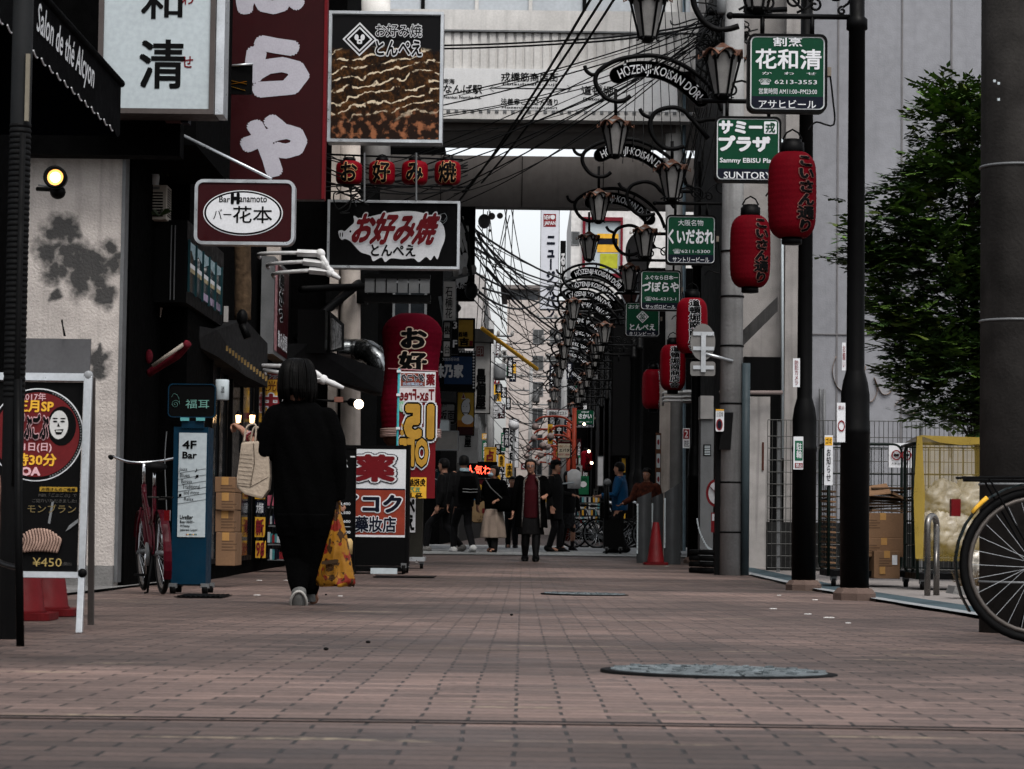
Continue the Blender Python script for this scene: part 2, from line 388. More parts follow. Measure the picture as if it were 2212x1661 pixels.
# building with the white wall and the black overhang
t = thing('white_wall_building', 'stained white plaster building end wall with black soot marks beside the red bicycles', 'building', (-5, 22, 0))
SOOT = WALLW.copy(); SOOT.name = 'sooty_white_plaster'; n_ = SOOT.node_tree; bs = n_.nodes['Principled BSDF']; lk = bs.inputs['Base Color'].links[0].from_socket
tcn = n_.nodes.new('ShaderNodeTexCoord'); acc = None
nn = n_.nodes.new('ShaderNodeTexNoise'); nn.inputs['Scale'].default_value = 7; nn.inputs['Detail'].default_value = 7; n_.links.new(tcn.outputs['Object'], nn.inputs[0])
wn = n_.nodes.new('ShaderNodeTexNoise'); wn.inputs['Scale'].default_value = 4.5; wn.inputs['Detail'].default_value = 6; n_.links.new(tcn.outputs['Object'], wn.inputs[0])
wv_ = n_.nodes.new('ShaderNodeVectorMath'); wv_.operation = 'MULTIPLY_ADD'; n_.links.new(wn.outputs['Color'], wv_.inputs[0]); wv_.inputs[1].default_value = (.34, 0, .34); wa_ = n_.nodes.new('ShaderNodeVectorMath'); wa_.operation = 'ADD'; n_.links.new(tcn.outputs['Object'], wa_.inputs[0]); wa_.inputs[1].default_value = (-.17, 0, -.17); n_.links.new(wa_.outputs[0], wv_.inputs[2])
for px, py, r in ((130, 490, 38), (150, 500, 30), (105, 545, 40), (150, 545, 45), (195, 560, 48), (235, 530, 26), (240, 575, 32), (215, 610, 40), (170, 610, 45), (120, 590, 34), (225, 640, 34), (110, 635, 18), (200, 765, 26), (222, 780, 30), (215, 800, 24), (205, 745, 14)):
    p = P(px, py, 21)-V((-5, 22, 0)); q = n_.nodes.new('ShaderNodeVectorMath'); q.operation = 'DISTANCE'; n_.links.new(wv_.outputs[0], q.inputs[0]); q.inputs[1].default_value = p
    mr = n_.nodes.new('ShaderNodeMapRange'); n_.links.new(q.outputs['Value'], mr.inputs[0]); mr.inputs[1].default_value = 0; mr.inputs[2].default_value = r*21/F*1.35; mr.inputs[3].default_value = 1; mr.inputs[4].default_value = 0
    if acc is None: acc = mr.outputs[0]
    else:
        mx = n_.nodes.new('ShaderNodeMath'); mx.operation = 'MAXIMUM'; n_.links.new(acc, mx.inputs[0]); n_.links.new(mr.outputs[0], mx.inputs[1]); acc = mx.outputs[0]
sb = n_.nodes.new('ShaderNodeMath'); sb.operation = 'MULTIPLY_ADD'; n_.links.new(nn.outputs['Fac'], sb.inputs[0]); sb.inputs[1].default_value = 1.3; n_.links.new(acc, sb.inputs[2])
mr = n_.nodes.new('ShaderNodeMapRange'); n_.links.new(sb.outputs[0], mr.inputs[0])
for i, x in enumerate((.86, 1.3, 0, .93)): mr.inputs[i+1].default_value = x
mxn = n_.nodes.new('ShaderNodeMix'); mxn.data_type = 'RGBA'; n_.links.new(mr.outputs[0], mxn.inputs[0]); n_.links.new(lk, mxn.inputs[6]); mxn.inputs[7].default_value = (.022, .023, .024, 1)
n_.links.new(mxn.outputs[2], bs.inputs['Base Color'])
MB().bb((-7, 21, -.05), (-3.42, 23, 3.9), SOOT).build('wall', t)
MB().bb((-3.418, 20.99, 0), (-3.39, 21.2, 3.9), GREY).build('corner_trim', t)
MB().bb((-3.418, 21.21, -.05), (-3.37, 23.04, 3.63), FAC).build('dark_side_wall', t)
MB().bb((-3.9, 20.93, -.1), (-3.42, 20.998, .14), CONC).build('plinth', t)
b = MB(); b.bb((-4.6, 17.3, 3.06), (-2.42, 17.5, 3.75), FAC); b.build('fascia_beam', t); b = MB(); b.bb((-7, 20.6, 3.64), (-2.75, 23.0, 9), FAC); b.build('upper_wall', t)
b = MB(); b.bb((-4.7, 15.8, -.05), (-3.83, 16.1, 3.4), M('black_brick', (.012, .011, .011), .8, bump=1, bsc=14, var=.5, sc=16))
for i in range(16): b.bb((-3.85, 15.78, .2+i*.19), (-3.79, 15.83, .205+i*.19+.09), BLK)
t = thing('black_brick_pillar', 'dark rough brick pillar between the easel sign and the white wall', 'pillar', (-4.2, 16, 0)); b.build('shaft', t)
# left row of dark shops
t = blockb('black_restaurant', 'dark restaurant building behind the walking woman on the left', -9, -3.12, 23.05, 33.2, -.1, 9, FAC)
ff = Fr((-3.12, 28, 0), R(90))
for k, (a, b0, a1, b1) in enumerate(((-3.2, .1, -1.9, 2.3), (-1.5, .1, .6, 2.4), (1.1, .1, 2.6, 2.3), (3, .2, 4.6, 2.3), (2.2, 5.4, 3.2, 6.6), (3.6, 5.4, 4.6, 6.6))): win(t, ff, (a, b0, a1, b1), BLK, GLASS, mull=1)
f0 = Fr((-3.4, 23.05, 0))
# corner building with cream columns
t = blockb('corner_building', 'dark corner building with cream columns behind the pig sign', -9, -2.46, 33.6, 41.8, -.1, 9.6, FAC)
b = MB(); b.tube([P(757, 1180, 33.4), P(757, 960, 33.4), P(757, 580, 33.4), P(757, 250, 33.4)], .135, CREAM, 20); b.build('column', t)
b = MB(); x0 = P(735, 400, 33.45).x; b.bb((P(708, 800, 33.3).x, 33.36, P(708, 1190, 33.4).z), (P(727, 800, 33.3).x, 33.58, P(708, 310, 33.4).z), CREAM); b.build('pilaster', t)
b = MB(); b.tube([P(812, 400, 34), P(812, -40, 34)], .2, M('white_column', (.5, .49, .47), .7, dirt=.3), 20); b.build('column', t)
fr = Fr(P(860, 620, 32.6)); b = MB(); x0, y0, x1, y1 = fr.r((787, 598, 930, 633))
for i in range(6): b.slab(fr, rr(x0+(x1-x0)*i/6+.01, y0, x0+(x1-x0)*(i+1)/6-.01, y1, 0), 0, .05, GREY)
b.slab(fr, rr(x0, y1-.02, x1, y1+.03, 0), -.06, .08, BLK); b.slab(fr, rr(x0, y0-.12, x1, y0-.02, 0), -.2, .02, BLK); b.build('louvre', t)
b = MB(); b.bb((P(705, 640, 33.4).x, 33.3, P(705, 650, 33).z), (P(790, 640, 33).x, 33.5, P(705, 608, 33).z), BLK); b.tube([P(640, 735, 32), P(705, 670, 32.3), P(775, 612, 33.2)], .06, BLK, 6); b.tube([P(650, 625, 32), P(790, 618, 33.2)], .05, BLK, 6); b.build('bracket', t)
# covered crossing: the beam bridge with the direction board
t = thing('arcade_bridge', 'pale corrugated arcade roof bridge across the street with black direction lettering', 'bridge', (-3, 46, 7.2))
FASC = M('pale_cladding', (.50, .49, .475), .6, dirt=.18, streak=.25, sc=2); FB = M('board_white', (.56, .565, .57), .5, var=.04, streak=.12); BEAM = M('brown_grey_beam', (.17, .155, .148), .8, var=.1, streak=.2)
def zz(y, Y): return P(1128, y, Y).z
Z0, Z1, Z2, Z3, Z4 = [zz(y, 43) for y in (22, 66, 149, 238, 258)]
b = MB(); b.bb((-14, 43, Z1), (6, 43.4, Z0), FASC); b.bb((-14, 42.97, Z1-.03), (2.6, 43.0, Z1), GREY)
x = -14.0
while x < 5.9: b.bb((x, 43.02, Z2), (x+.105, 43.08, Z1-.035), FASC); b.bb((x+.105, 43.06, Z2), (x+.155, 43.09, Z1-.035), FASC); x += .155
b.bb((-14, 43.0, Z4), (6, 43.4, Z3-.0), FASC)
x = -14.0
while x < 5.9: b.bb((x, 42.985, Z3-.05), (x+.06, 42.998, Z3), GREY); x += .14
b.build('fascia', t)
fr = Fr((0, 42.99, 8)); b = MB(); b.bb((-14, 42.992, Z3), (2.6, 43.3, Z2), FB)
for s, q in (('南海', (958, 170, 982, 181)), ('なんば駅', (958, 183, 1041, 202)), ('Nankai Namba Sta.', (959, 207, 1040, 213)), ('戎橋筋商店街', (1083, 157, 1206, 176)), ('Ebisubashi-suji', (1086, 179, 1202, 186)), ('法善寺こいさん通り', (1082, 213, 1205, 227)), ('Hozenji-Koisandori', (1084, 230, 1203, 236)), ('道頓堀', (1256, 186, 1324, 205)), ('Dotonbori', (1260, 211, 1322, 217))): b.text(fr, s, q, INK, .004, .022)
b.rect(fr, (1060, 190, 1232, 192), INK)
for px, s in ((1057, 1), (1235, -1)):
    for q in (-1, 1): a = fr.px(px, 191); c = fr.px(px+9*s, 191+7*q); b.poly(fr, [a, (a[0]+.012*s, a[1]), (c[0]+.012*s, c[1]), c], INK, .006)
b.build('direction_board', t)
b = MB(); b.bb((-14, 43.4, zz(318, 51)), (6, 51.2, zz(318, 51)+.9), BEAM); b.bb((-14, 43.41, zz(284, 43.5)), (2.6, 43.9, Z4+.02), BEAM); b.build('soffit', t)
b = MB(); b.bb((-14, 52, zz(447, 52)), (6, 52.5, zz(337, 52)), BEAM)
for k in range(9): b.bb((-12+k*1.7, 51.985, zz(447, 52)), (-11.985+k*1.7, 51.998, zz(337, 52)), BLK)
b.build('rear_beam', t)
b = MB(); ROOF = M('arcade_glazing', (.40, .43, .46), .4, var=.12, sc=1)
b.bb((-14, 46, 9.55), (9, 46.2, 13), ROOF)
for k in range(24): b.bb((-14+k, 45.95, 9.5), (-13.93+k, 45.99, 13), FASC if k % 3 else BLK)
b.build('glazed_roof', t)
b = MB(); b.tube([P(1456, 1190, 43.6), P(1456, -60, 43.6)], .15, M('white_pipe_column', (.5, .49, .475), .5, dirt=.3), 22); b.build('column', t); b = MB(); b.tube([P(757-20, 1150, 43.6), P(737, -60, 43.6)], .15, CREAM, 16)
b.build('column', t)
b = MB(); b.tube([P(1478, 1190, 43.4), P(1478, -60, 43.4)], .028, M('blue_grey_channel', (.16, .22, .26), .5), 4); b.build('conduit', t)
# right: open lot with the big wall, grey side building
BW = M('blue_grey_wall', (.24, .245, .265), .85, bump=.35, bsc=40, streak=.12, dirt=.15, sc=.6, var=.08)
t = blockb('blank_grey_building', 'big blank blue grey wall with vertical seams behind the tree', 4.12, 16, 36.2, 46, -.1, 14, BW)
b = MB()
for px in (1810, 1948, 2055): x = P(px, 300, 36.2).x; b.bb((x-.012, 36.185, 1.6 if px > 1810 else 0), (x+.012, 36.2, 14), M('seam', (.17, .165, .17), .9))
b.bb((4.1, 36.18, zz(715, 36.2)), (16, 36.2, zz(713, 36.2)), MC['seam']); b.build('joint', t)
b = MB(); fr = Fr((6, 36.19, 0)); OR = M('orange_spray_paint', (.30, .185, .11), .8, var=.3, sc=12)
def scrawl(pts, r): b.tube([fr.pt(*fr.px(x, y), .0) for x, y in pts], r, OR, 6, flat=.05)
sm = lambda pts, k=5: [tuple(.5*((2*p1[j])+(-p0[j]+p2[j])*u+(2*p0[j]-5*p1[j]+4*p2[j]-p3[j])*u*u+(-p0[j]+3*p1[j]-3*p2[j]+p3[j])*u**3) for j in range(len(p1))) for i in range(len(pts)-1) for p0, p1, p2, p3 in [(pts[max(i-1, 0)], pts[i], pts[i+1], pts[min(i+2, len(pts)-1)])] for u in [q/k for q in range(k)]]+[tuple(pts[-1])]
scrawl(sm([(1806, 770), (1798, 800), (1808, 835), (1830, 850)]), .03); scrawl(sm([(1870, 790), (1862, 840), (1880, 868), (1895, 845), (1888, 815), (1905, 850), (1925, 845), (1935, 810)]), .035); scrawl(sm([(1932, 878), (1948, 862), (1985, 858), (1992, 880), (1965, 895), (1945, 882)]), .03); b.build('graffiti', t)
b = MB(); b.tube(sm([P(1772, 840, 36.1), P(1772, 990, 36.1), P(1770, 1012, 36.1), P(1752, 1030, 36.1)]), .022, GREY); b.tube([P(1780, 840, 36.1), P(1780, 1030, 36.1)], .022, GREY); b.build('drain_pipe', t)
t = thing('grey_side_building', 'weathered grey building with a dark street front beside the concrete utility pole', 'building', (3.4, 39, 0))
b = MB(); b.bb((2.95, 35.8, -.1), (4.118, 43, 14), M('pale_concrete', (.27, .255, .245), .9, streak=.4, dirt=.5, bump=.5)); b.build('wall', t)
b = MB(); b.bb((2.9, 35.9, 0), (2.948, 42.9, 9), M('streaked_dark_siding', (.03, .031, .032), .8, streak=.6, sc=3)); b.build('street_front', t)  # street face covered by a panel darker than the end wall, streaked
x = lambda px, Y=35.6: P(px, 1000, Y).x
b = MB(); b.bb((x(1692), 35.5, -.1), (x(1745), 35.78, 12), M('pale_concrete', (.33, .31, .295), .9, streak=.4, dirt=.5, bump=.5)); b.build('pier', t)
b = MB(); b.bb((x(1605), 35.55, -.05), (x(1690), 35.79, zz(765, 35.6)), BLK); b.build('doorway', t)
b = MB(); b.prism([P(1600, 752, 35.3), P(1600, 718, 35.3), P(1680, 640, 34.2), P(1680, 672, 34.2)], (0, .5, 0), CONC); b.build('canopy', t)
b = MB(); b.bb((x(1612), 35.4, -.05), (x(1660), 35.54, zz(852, 35.6)), M('peeling_white_panel', (.30, .285, .275), .85, streak=.9, dirt=.4)); b.bb((x(1643), 35.385, zz(1010, 35.6)), (x(1647), 35.399, zz(950, 35.6)), M('rust', (.08, .025, .015), .9)); b.build('white_panel', t)
b = MB(); b.tube([P(1690, 300, 35.4), P(1690, 990, 35.4)], .02, PANEL); b.tube([P(1555, 848, 35), P(1690, 848, 35.3)], .03, M('pinkish_pipe', (.2, .16, .15), .6)); b.build('pipe', t)
# far street beyond the crossing
def facade_windows(t, fr, x0, x1, z0, z1, nx, nz, fm, gm):
    for i in range(nx):
        for j in range(nz):
            a = x0+(x1-x0)*(i+.18)/nx; c = z0+(z1-z0)*(j+.25)/nz; win(t, fr, (a, c, a+(x1-x0)*.64/nx, c+(z1-z0)*.55/nz), fm, gm, .05, .06, 1)
t = blockb('far_left_corner_building', 'dark building on the far left corner of the crossing', -14, -2.05, 62, 77, 0, 10, FAC)
facade_windows(t, Fr((-4, 62, 0)), -2.2, 1.8, 3, 9, 3, 3, GREY, GLASS)
t = blockb('far_left_shop_row', 'grey low shop row further down the street on the left', -14, -1.95, 77.3, 128, 0, 6.3, M('far_grey_wall', (.06, .06, .06), .8, dirt=.4))
facade_windows(t, Fr((-1.95, 100, 0), R(90)), -22, 27, 2.4, 6, 12, 1, GREY, GLASS)
t = blockb('far_left_tenement', 'pale narrow building further down the street behind the black lettered sign', -12, -2.1, 128.3, 178, 0, 13.5, M('far_pale_wall', (.36, .34, .33), .85, streak=.3))
facade_windows(t, Fr((-2.1, 150, 0), R(90)), -21, 27, 3, 13, 8, 4, GREY, GLASS)
t = blockb('beige_tower', 'tall beige tower closing the end of the street under the white sky', -1.35, 6, 190, 215, 0, zz(648, 190), M('far_beige_wall', (.40, .355, .33), .85, streak=.2))
fr = Fr((0, 190, 0)); facade_windows(t, fr, .4, 5.6, 4, 16, 4, 6, GREY, GLASS)
MB().bb((-1.0, 193, zz(648, 190)), (1.0, 205, zz(618, 190)), M('dark_penthouse', (.09, .1, .11), .7)).build('penthouse', t); MB().bb((-1.9, 192, zz(618, 190)), (1.4, 206, zz(610, 190)), BEAM).build('roof', t)
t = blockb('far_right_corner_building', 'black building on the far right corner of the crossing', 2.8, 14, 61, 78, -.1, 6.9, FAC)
for px in (1345,): 
    b = MB(); fr = Fr((2.9, 60.9, 0))
    for i in range(9): b.rect(fr, (1343, 810+i*36, 1351, 840+i*36), (M('blue_stripe', (.02, .09, .16), .5), WHT, YEL)[i % 3], .02)
    b.build('striped_sign_edge', t)
t = blockb('far_white_building', 'whitish building with a red framed front down the street on the right', 2.0, 14, 110, 122, 10.6, 15, M('far_white_wall', (.5, .49, .48), .8, streak=.2)); MB().bb((2.0, 110, 0), (14, 122, 10.59), FAC).build('dark_lower_floors', t)
fr = Fr((2.6, 110, 0)); win(t, fr, fr.r((1234, 500, 1252, 530)), GREY, GLASS); 
b = MB(); b.ring(fr, rr(*fr.r((1258, 470, 1345, 600)), 0), rr(*fr.r((1264, 478, 1340, 592)), 0), 0, .2, M('deep_red_frame', (.16, .01, .02), .6)); b.build('red_frame', t)
b = MB(); b.rect(fr, (1266, 480, 1338, 590), PANEL, .02); b.rect(fr, (1290, 505, 1336, 545), YEL, .04); b.rect(fr, (1292, 515, 1334, 528), NAVY, .05); b.rect(fr, (1296, 548, 1334, 580), M('lime_print', (.35, .36, .03), .6), .04); b.build('shop_sign', t)
t = blockb('far_right_shop_row', 'low dark shop row further down the street on the right', 2.85, 14, 78.3, 109.7, 0, 5.4, M('far_dark_wall', (.02, .02, .021), .8))
t = blockb('far_right_tenement', 'grey building with balconies far down the right side of the street', 2.3, 14, 122.3, 188, 0, 9.5, M('far_grey_beige', (.12, .11, .105), .85, streak=.3))
facade_windows(t, Fr((2.3, 150, 0), R(-90)), -30, 28, 3, 9, 10, 3, GREY, GLASS)
# ------------------------------------------------ signs on the left
# white box sign
t, fr, b = sign('white_box_sign', 'large white light box sign with black brush characters high on the left', 'sign', (214, -150, 466, 246), 16.9, .28, PANEL, M('bronze_trim', (.10, .085, .08), .5, metal=.3), rim=.035, rimd=.02)
b.vtext(fr, '和', (305, -33, 402, 42), INK, .004, .02); b.vtext(fr, '清', (300, 85, 402, 192), INK, .004, .025); b.text(fr, 'せ', (392, 122, 417, 146), RED, .004, .02); b.text(fr, 'わ', (394, -14, 418, 10), RED, .004, .02); b.text(fr, '花', (305, -140, 402, -60), INK, .004, .02); b.build('face', t)
x0, y0, x1, y1 = fr.r((466, -150, 484, 246)); b = MB(); q = MB(); q.slab(fr, rr(x0+.003, y0, x0+.06, y1, 0), -.275, -.02, ALU); q.build('side_panel', t)
pk = thing('pink_panel', 'pinkish panel with a blue edge behind the white box sign', 'panel', P(380, 250, 17.2)); q = MB(); fq = Fr(P(380, 250, 17.2)); q.slab(fq, rr(*fq.r((360, -150, 398, 262)), 0), -.1, 0, M('pink_paint', (.13, .065, .065), .7)); q.build('board', pk); q = MB(); q.slab(fq, rr(*fq.r((396, -150, 412, 266)), 0), -.1, .03, NAVY); q.build('blue_edge', pk)
pk.location.x -= 0
# tall red sign
t, fr, b = sign('tall_red_sign', 'tall dark red banner sign with huge white hiragana', 'sign', (484, -220, 704, 430), 25.5, .16, DRED, DRED, rim=.0)
LIL = M('lilac_white', (.40, .39, .44), .6, var=.03)
b.text(fr, 'は', (520, -85, 648, 22), LIL, .004, .075); b.text(fr, 'ら', (538, 88, 655, 200), LIL, .004, .085); b.text(fr, 'や', (530, 258, 652, 372), LIL, .004, .085); b.build('face', t)
q = MB(); x0, y0, x1, y1 = fr.r((700, -220, 706, 430)); q.slab(fr, rr(x0, y0, x0+.03, y1, 0), -.155, .02, RED); q.build('edge_strip', t)
t, fr, b = sign('yellow_v_flag', 'small black flag with yellow zigzag in front of the tall red sign', 'flag', (483, 140, 545, 204), 25.0, .02, INK, BLK, rim=.004)
for p in ([(489, 172), (533, 182)], [(533, 176), (488, 184)], [(488, 184), (530, 196)]):
    b.tube([fr.pt(*fr.px(*p[0]), .006), fr.pt(*fr.px(*p[1]), .006)], .012, YEL, 4, flat=.2)
b.build('cloth', t); q = MB(); q.tube([fr.pt(*fr.px(480, 143), 0), fr.pt(*fr.px(548, 140), .05)], .012, ALU); q.build('arm', t)
# wooden menu boards
for k, (q4, lab) in enumerate(((((398, 255), (447, 255), (432, 350), (384, 318)), 'orange wooden menu boards hanging under the white box sign'), (((462, 258), (484, 262), (482, 330), (456, 318)), 'narrow wooden menu board beside the red sign'), (((452, 355), (484, 348), (484, 392), (450, 385)), 'small wooden board above the rounded bar sign'), (((480, 0), (500, -20), (500, 8), (486, 45)), 'orange timber batten at the top between white and red signs'))):
    o = MB(); fq = Fr(P(430, 300, 24.5)); pts = [fq.pt(*fq.px(*p), 0) for p in q4]; o.prism(pts, (0, .05, 0), WOODM)
    if k < 3:
        cx = [sum(p[0] for p in q4)/4, sum(p[1] for p in q4)/4]
        for dx in ((-14, 0, 13) if k == 0 else (0,)): o.vtext(fq, 'おしながき', (cx[0]+dx-6, cx[1]-36 if k == 0 else cx[1]-26, cx[0]+dx+5, cx[1]+30 if k == 0 else cx[1]+24), INK, .006, .03)
    tag(o.build('wooden_board'), lab, 'board')
# bar sign
t, fr, b = sign('rounded_bar_sign', 'rounded dark red light box with a white oval naming the bar', 'sign', (420, 388, 637, 529), 20, .12, DRED, ALU, rim=.026, rnd=.07)
cx, cy = fr.px(525, 460); rx = fr.px(611, 460)[0]-cx; ry = fr.px(525, 411)[1]-cy
b.poly(fr, ell(cx, cy, rx, ry, 56), WHT, .004); b.poly(fr, ell(cx, cy, rx*.975, ry*.965, 56), INK, .006); b.poly(fr, ell(cx, cy, rx*.925, ry*.89, 56), WHT, .008)
b.text(fr, 'Bar', (474, 424, 497, 437), INK, .01, .015); b.text(fr, 'H', (501, 419, 516, 439), INK, .01, .09); b.text(fr, 'anamoto', (518, 425, 577, 437), INK, .01, .015)
b.text(fr, 'バー', (461, 452, 500, 474), INK, .01, .0); b.text(fr, '花本', (504, 446, 588, 482), INK, .01, .012); b.build('face', t)
q = MB(); q.tube([P(586, 386, 20.0), P(375, 282, 20.6)], .012, ALU); q.build('stay_rod', t)
# food poster light box
t, fr, b = sign('food_poster_sign', 'square light box poster of a sauced pancake on a black ground', 'sign', (709, 25, 957, 308), 30, .25, INK, ALU, rim=.035, rimd=.03)
pm = D.materials.new('pancake_photo'); pm.use_nodes = True; nt = pm.node_tree; N = nt.nodes; L = nt.links; bs = N['Principled BSDF']; bs.inputs['Roughness'].default_value = .5; bs.inputs['Specular IOR Level'].default_value = .06
tc = N.new('ShaderNodeTexCoord')
def nd(kind, **kw):
    q = N.new(kind)
    for k, v in kw.items(): q.inputs[k].default_value = v
    return q
def ramp(src, st):
    q = N.new('ShaderNodeValToRGB'); e = q.color_ramp.elements
    while len(e) < len(st): e.new(.5)
    for i, (p, c) in enumerate(st): e[i].position = p; e[i].color = (*c, 1)
    L.new(src, q.inputs[0]); return q.outputs[0]
def mx(f, a, c, mode='MIX'):
    q = N.new('ShaderNodeMix'); q.data_type = 'RGBA'; q.blend_type = mode
    if isinstance(f, float): q.inputs[0].default_value = f
    else: L.new(f, q.inputs[0])
    for i, z in ((6, a), (7, c)):
        if isinstance(z, tuple): q.inputs[i].default_value = (*z, 1)
        else: L.new(z, q.inputs[i])
    return q.outputs[2]
n1 = nd('ShaderNodeTexNoise', Scale=15.0, Detail=8.0, Roughness=.8); L.new(tc.outputs['Generated'], n1.inputs[0])
base = ramp(n1.outputs['Fac'], [(.38, (.003, .002, .002)), (.5, (.018, .008, .003)), (.6, (.07, .028, .008)), (.72, (.15, .07, .025))])
mp = N.new('ShaderNodeMapping'); mp.inputs['Rotation'].default_value = (0, R(12), 0); mp.inputs['Scale'].default_value = (2.6, 1, 2.9); L.new(tc.outputs['Generated'], mp.inputs[0])
wv = nd('ShaderNodeTexWave', Scale=1.35, Distortion=8.5, Detail=6.0); wv.bands_direction = 'Z'; wv.inputs['Detail Scale'].default_value = 1.6; L.new(mp.outputs[0], wv.inputs[0])
n2 = nd('ShaderNodeTexNoise', Scale=14.0, Detail=5.0); L.new(tc.outputs['Generated'], n2.inputs[0])
st = ramp(wv.outputs['Fac'], [(.88, (0, 0, 0)), (.96, (1, 1, 1))]); st2 = mx(1.0, st, ramp(n2.outputs['Fac'], [(.42, (0, 0, 0)), (.5, (1, 1, 1))]), 'MULTIPLY')
c = mx(st2, base, (.52, .43, .31))
sx = N.new('ShaderNodeSeparateXYZ'); L.new(tc.outputs['Generated'], sx.inputs[0])
n3 = nd('ShaderNodeTexNoise', Scale=3.0, Detail=6.0); L.new(tc.outputs['Generated'], n3.inputs[0])
ad = N.new('ShaderNodeMath'); ad.operation = 'MULTIPLY_ADD'; L.new(n3.outputs['Fac'], ad.inputs[0]); ad.inputs[1].default_value = .16; L.new(sx.outputs[2], ad.inputs[2])
c = mx(ramp(ad.outputs[0], [(.78, (0, 0, 0)), (.81, (1, 1, 1))]), c, (.004, .004, .0045))
c = mx(ramp(ad.outputs[0], [(.22, (1, 1, 1)), (.34, (0, 0, 0))]), c, mx(ramp(n2.outputs['Fac'], [(.5, (0, 0, 0)), (.62, (1, 1, 1))]), (.012, .006, .004), (.22, .085, .04)))
L.new(c, bs.inputs['Base Color'])
q = MB(); q.poly(fr, rr(*fr.r((716, 33, 950, 300)), 0), pm, .004); q.build('picture', t)
def diamond(b, fr, cx, cy, rad, d, fg=WHT, bgm=INK):
    x, y = fr.px(cx, cy); r = fr.px(cx+rad, cy)[0]-x
    for k, (s, m) in enumerate(((1.12, fg), (.98, bgm), (.84, fg), (.70, bgm))): b.poly(fr, [(x-r*s, y), (x, y-r*s), (x+r*s, y), (x, y+r*s)], m, d+.002*k)
    for a, c in ((-.2, 0), (.2, 0)): b.poly(fr, ell(x+r*a, y+r*.12, r*.14, r*.2, 14), fg, d+.01)
    b.poly(fr, rr(x-r*.17, y-r*.32, x+r*.17, y-r*.02, r*.08, 3), fg, d+.011); b.poly(fr, ell(x, y-r*.17, r*.07, r*.05, 10), bgm, d+.013)
b = MB(); diamond(b, fr, 777, 85, 33, .008)
b.text(fr, 'お好み焼', (812, 53, 911, 80), INK, .012, .015, halo=.07, hm=WHT); b.text(fr, 'とんぺえ', (812, 89, 911, 120), INK, .012, .03, halo=.1, hm=WHT); b.rect(fr, (812, 83, 911, 85), INK, .012); b.build('face', t)
# four small round lanterns
LRED = M('lantern_red_paper', (.11, .002, .006), .7, spec=.02, var=.15, sc=4, bump=.2); LRED2 = M('bright_red_paper', (.175, .002, .008), .5, spec=.04, var=.1)
GOLD = M('gold_outline', (.42, .25, .12), .5, fine=0)
def lantern(name, label, c, rx, h, mat, chars='', tcol=INK, halo=None, toff=.045, group=None, rib=14, twist=0, cap=.16, txt=None, cat='lantern'):
    # c = centre of the paper body
    t = thing(name, label, cat, c-V((0, 0, h/2)), group); b = MB(); N = rib*4; pr = []
    for i in range(N+1):
        u = i/N; z = (u-.5)*h; e = abs(2*u-1); r = rx*(1-.36*e**7-.05*e*e)*(1-.004*(1+math.cos(2*math.pi*u*rib)))
        pr.append((r, z))
    b.lathe(pr, c, mat, 32); b.build('paper_shell', t)
    k = MB(); rt = pr[-1][0]*.84; ch = cap*h
    k.lathe([(rt*.9, h/2-.01), (rt, h/2), (rt*.97, h/2+ch*.75), (rt*.8, h/2+ch*.8), (rt*.78, h/2+ch)], c, BLK, 24); k.build('top_cap', t)
    k = MB(); k.lathe([(rt*.8, -h/2-ch*.5), (rt*.86, -h/2-ch*.45), (rt*.86, -h/2+.005)], c, BLK, 24); k.build('bottom_cap', t)
    k = MB(); k.tube([c+V((-rt*.8, 0, h/2+ch)), c+V((-rt*.5, 0, h/2+ch*1.5)), c+V((0, 0, h/2+ch*1.75)), c+V((rt*.5, 0, h/2+ch*1.5)), c+V((rt*.8, 0, h/2+ch))], .008, BLK, 5); k.build('hanger', t)
    if chars:
        b = MB(); n = len(chars); hh = h*.92; cell = hh/n; wd = txt or min(cell, rx*1.1)
        for o, m, dd in (([(halo[0], halo[1], .006)] if halo else [])+[(toff, tcol, .010)]):
            for i, chx in enumerate(chars):
              for vs, fs, ex in bold(chx, o):
                out = []
                for x, y in vs:
                    a, q = (x-.5)*wd, (y+.12-.5)*cell*1.0
                    if chx == 'ー': a, q = q, -a
                    z = hh/2-(i+.5)*cell+q; u = z/h+.5; e = min(1, abs(2*u-1)); r = rx*(1-.36*e**7-.05*e*e)+dd+ex; th = a/rx+twist-math.pi/2
                    out.append(c+V((r*math.cos(th), r*math.sin(th), z)))
                b.add(out, fs, m)
        b.build('lettering', t)
    return t
for ch, px, nm in (('お', 754, 'first'), ('好', 825, 'second'), ('み', 896, 'third'), ('焼', 967, 'fourth')):
    lantern('small_round_lantern', 'small round red lantern with the character %s under the food poster' % ch, P(px, 374, 29.6), .158, .285, LRED2, ch, halo=(.065, GOLD), toff=.035, group='row of round lanterns under the food poster', rib=8, txt=.22)
q = MB(); 
for px in (787, 899): q.tube([P(px, 330, 29.4), P(px, 435, 29.4)], .012, GREY, 4)
q.tube([P(700, 333, 29.6), P(1000, 345, 29.6)], .012, BLK); q.tube([P(700, 398, 29.45), P(1000, 404, 29.45)], .01, BLK); tag(q.build('lantern_rack'), 'thin steel rack carrying the four round lanterns', 'rack')
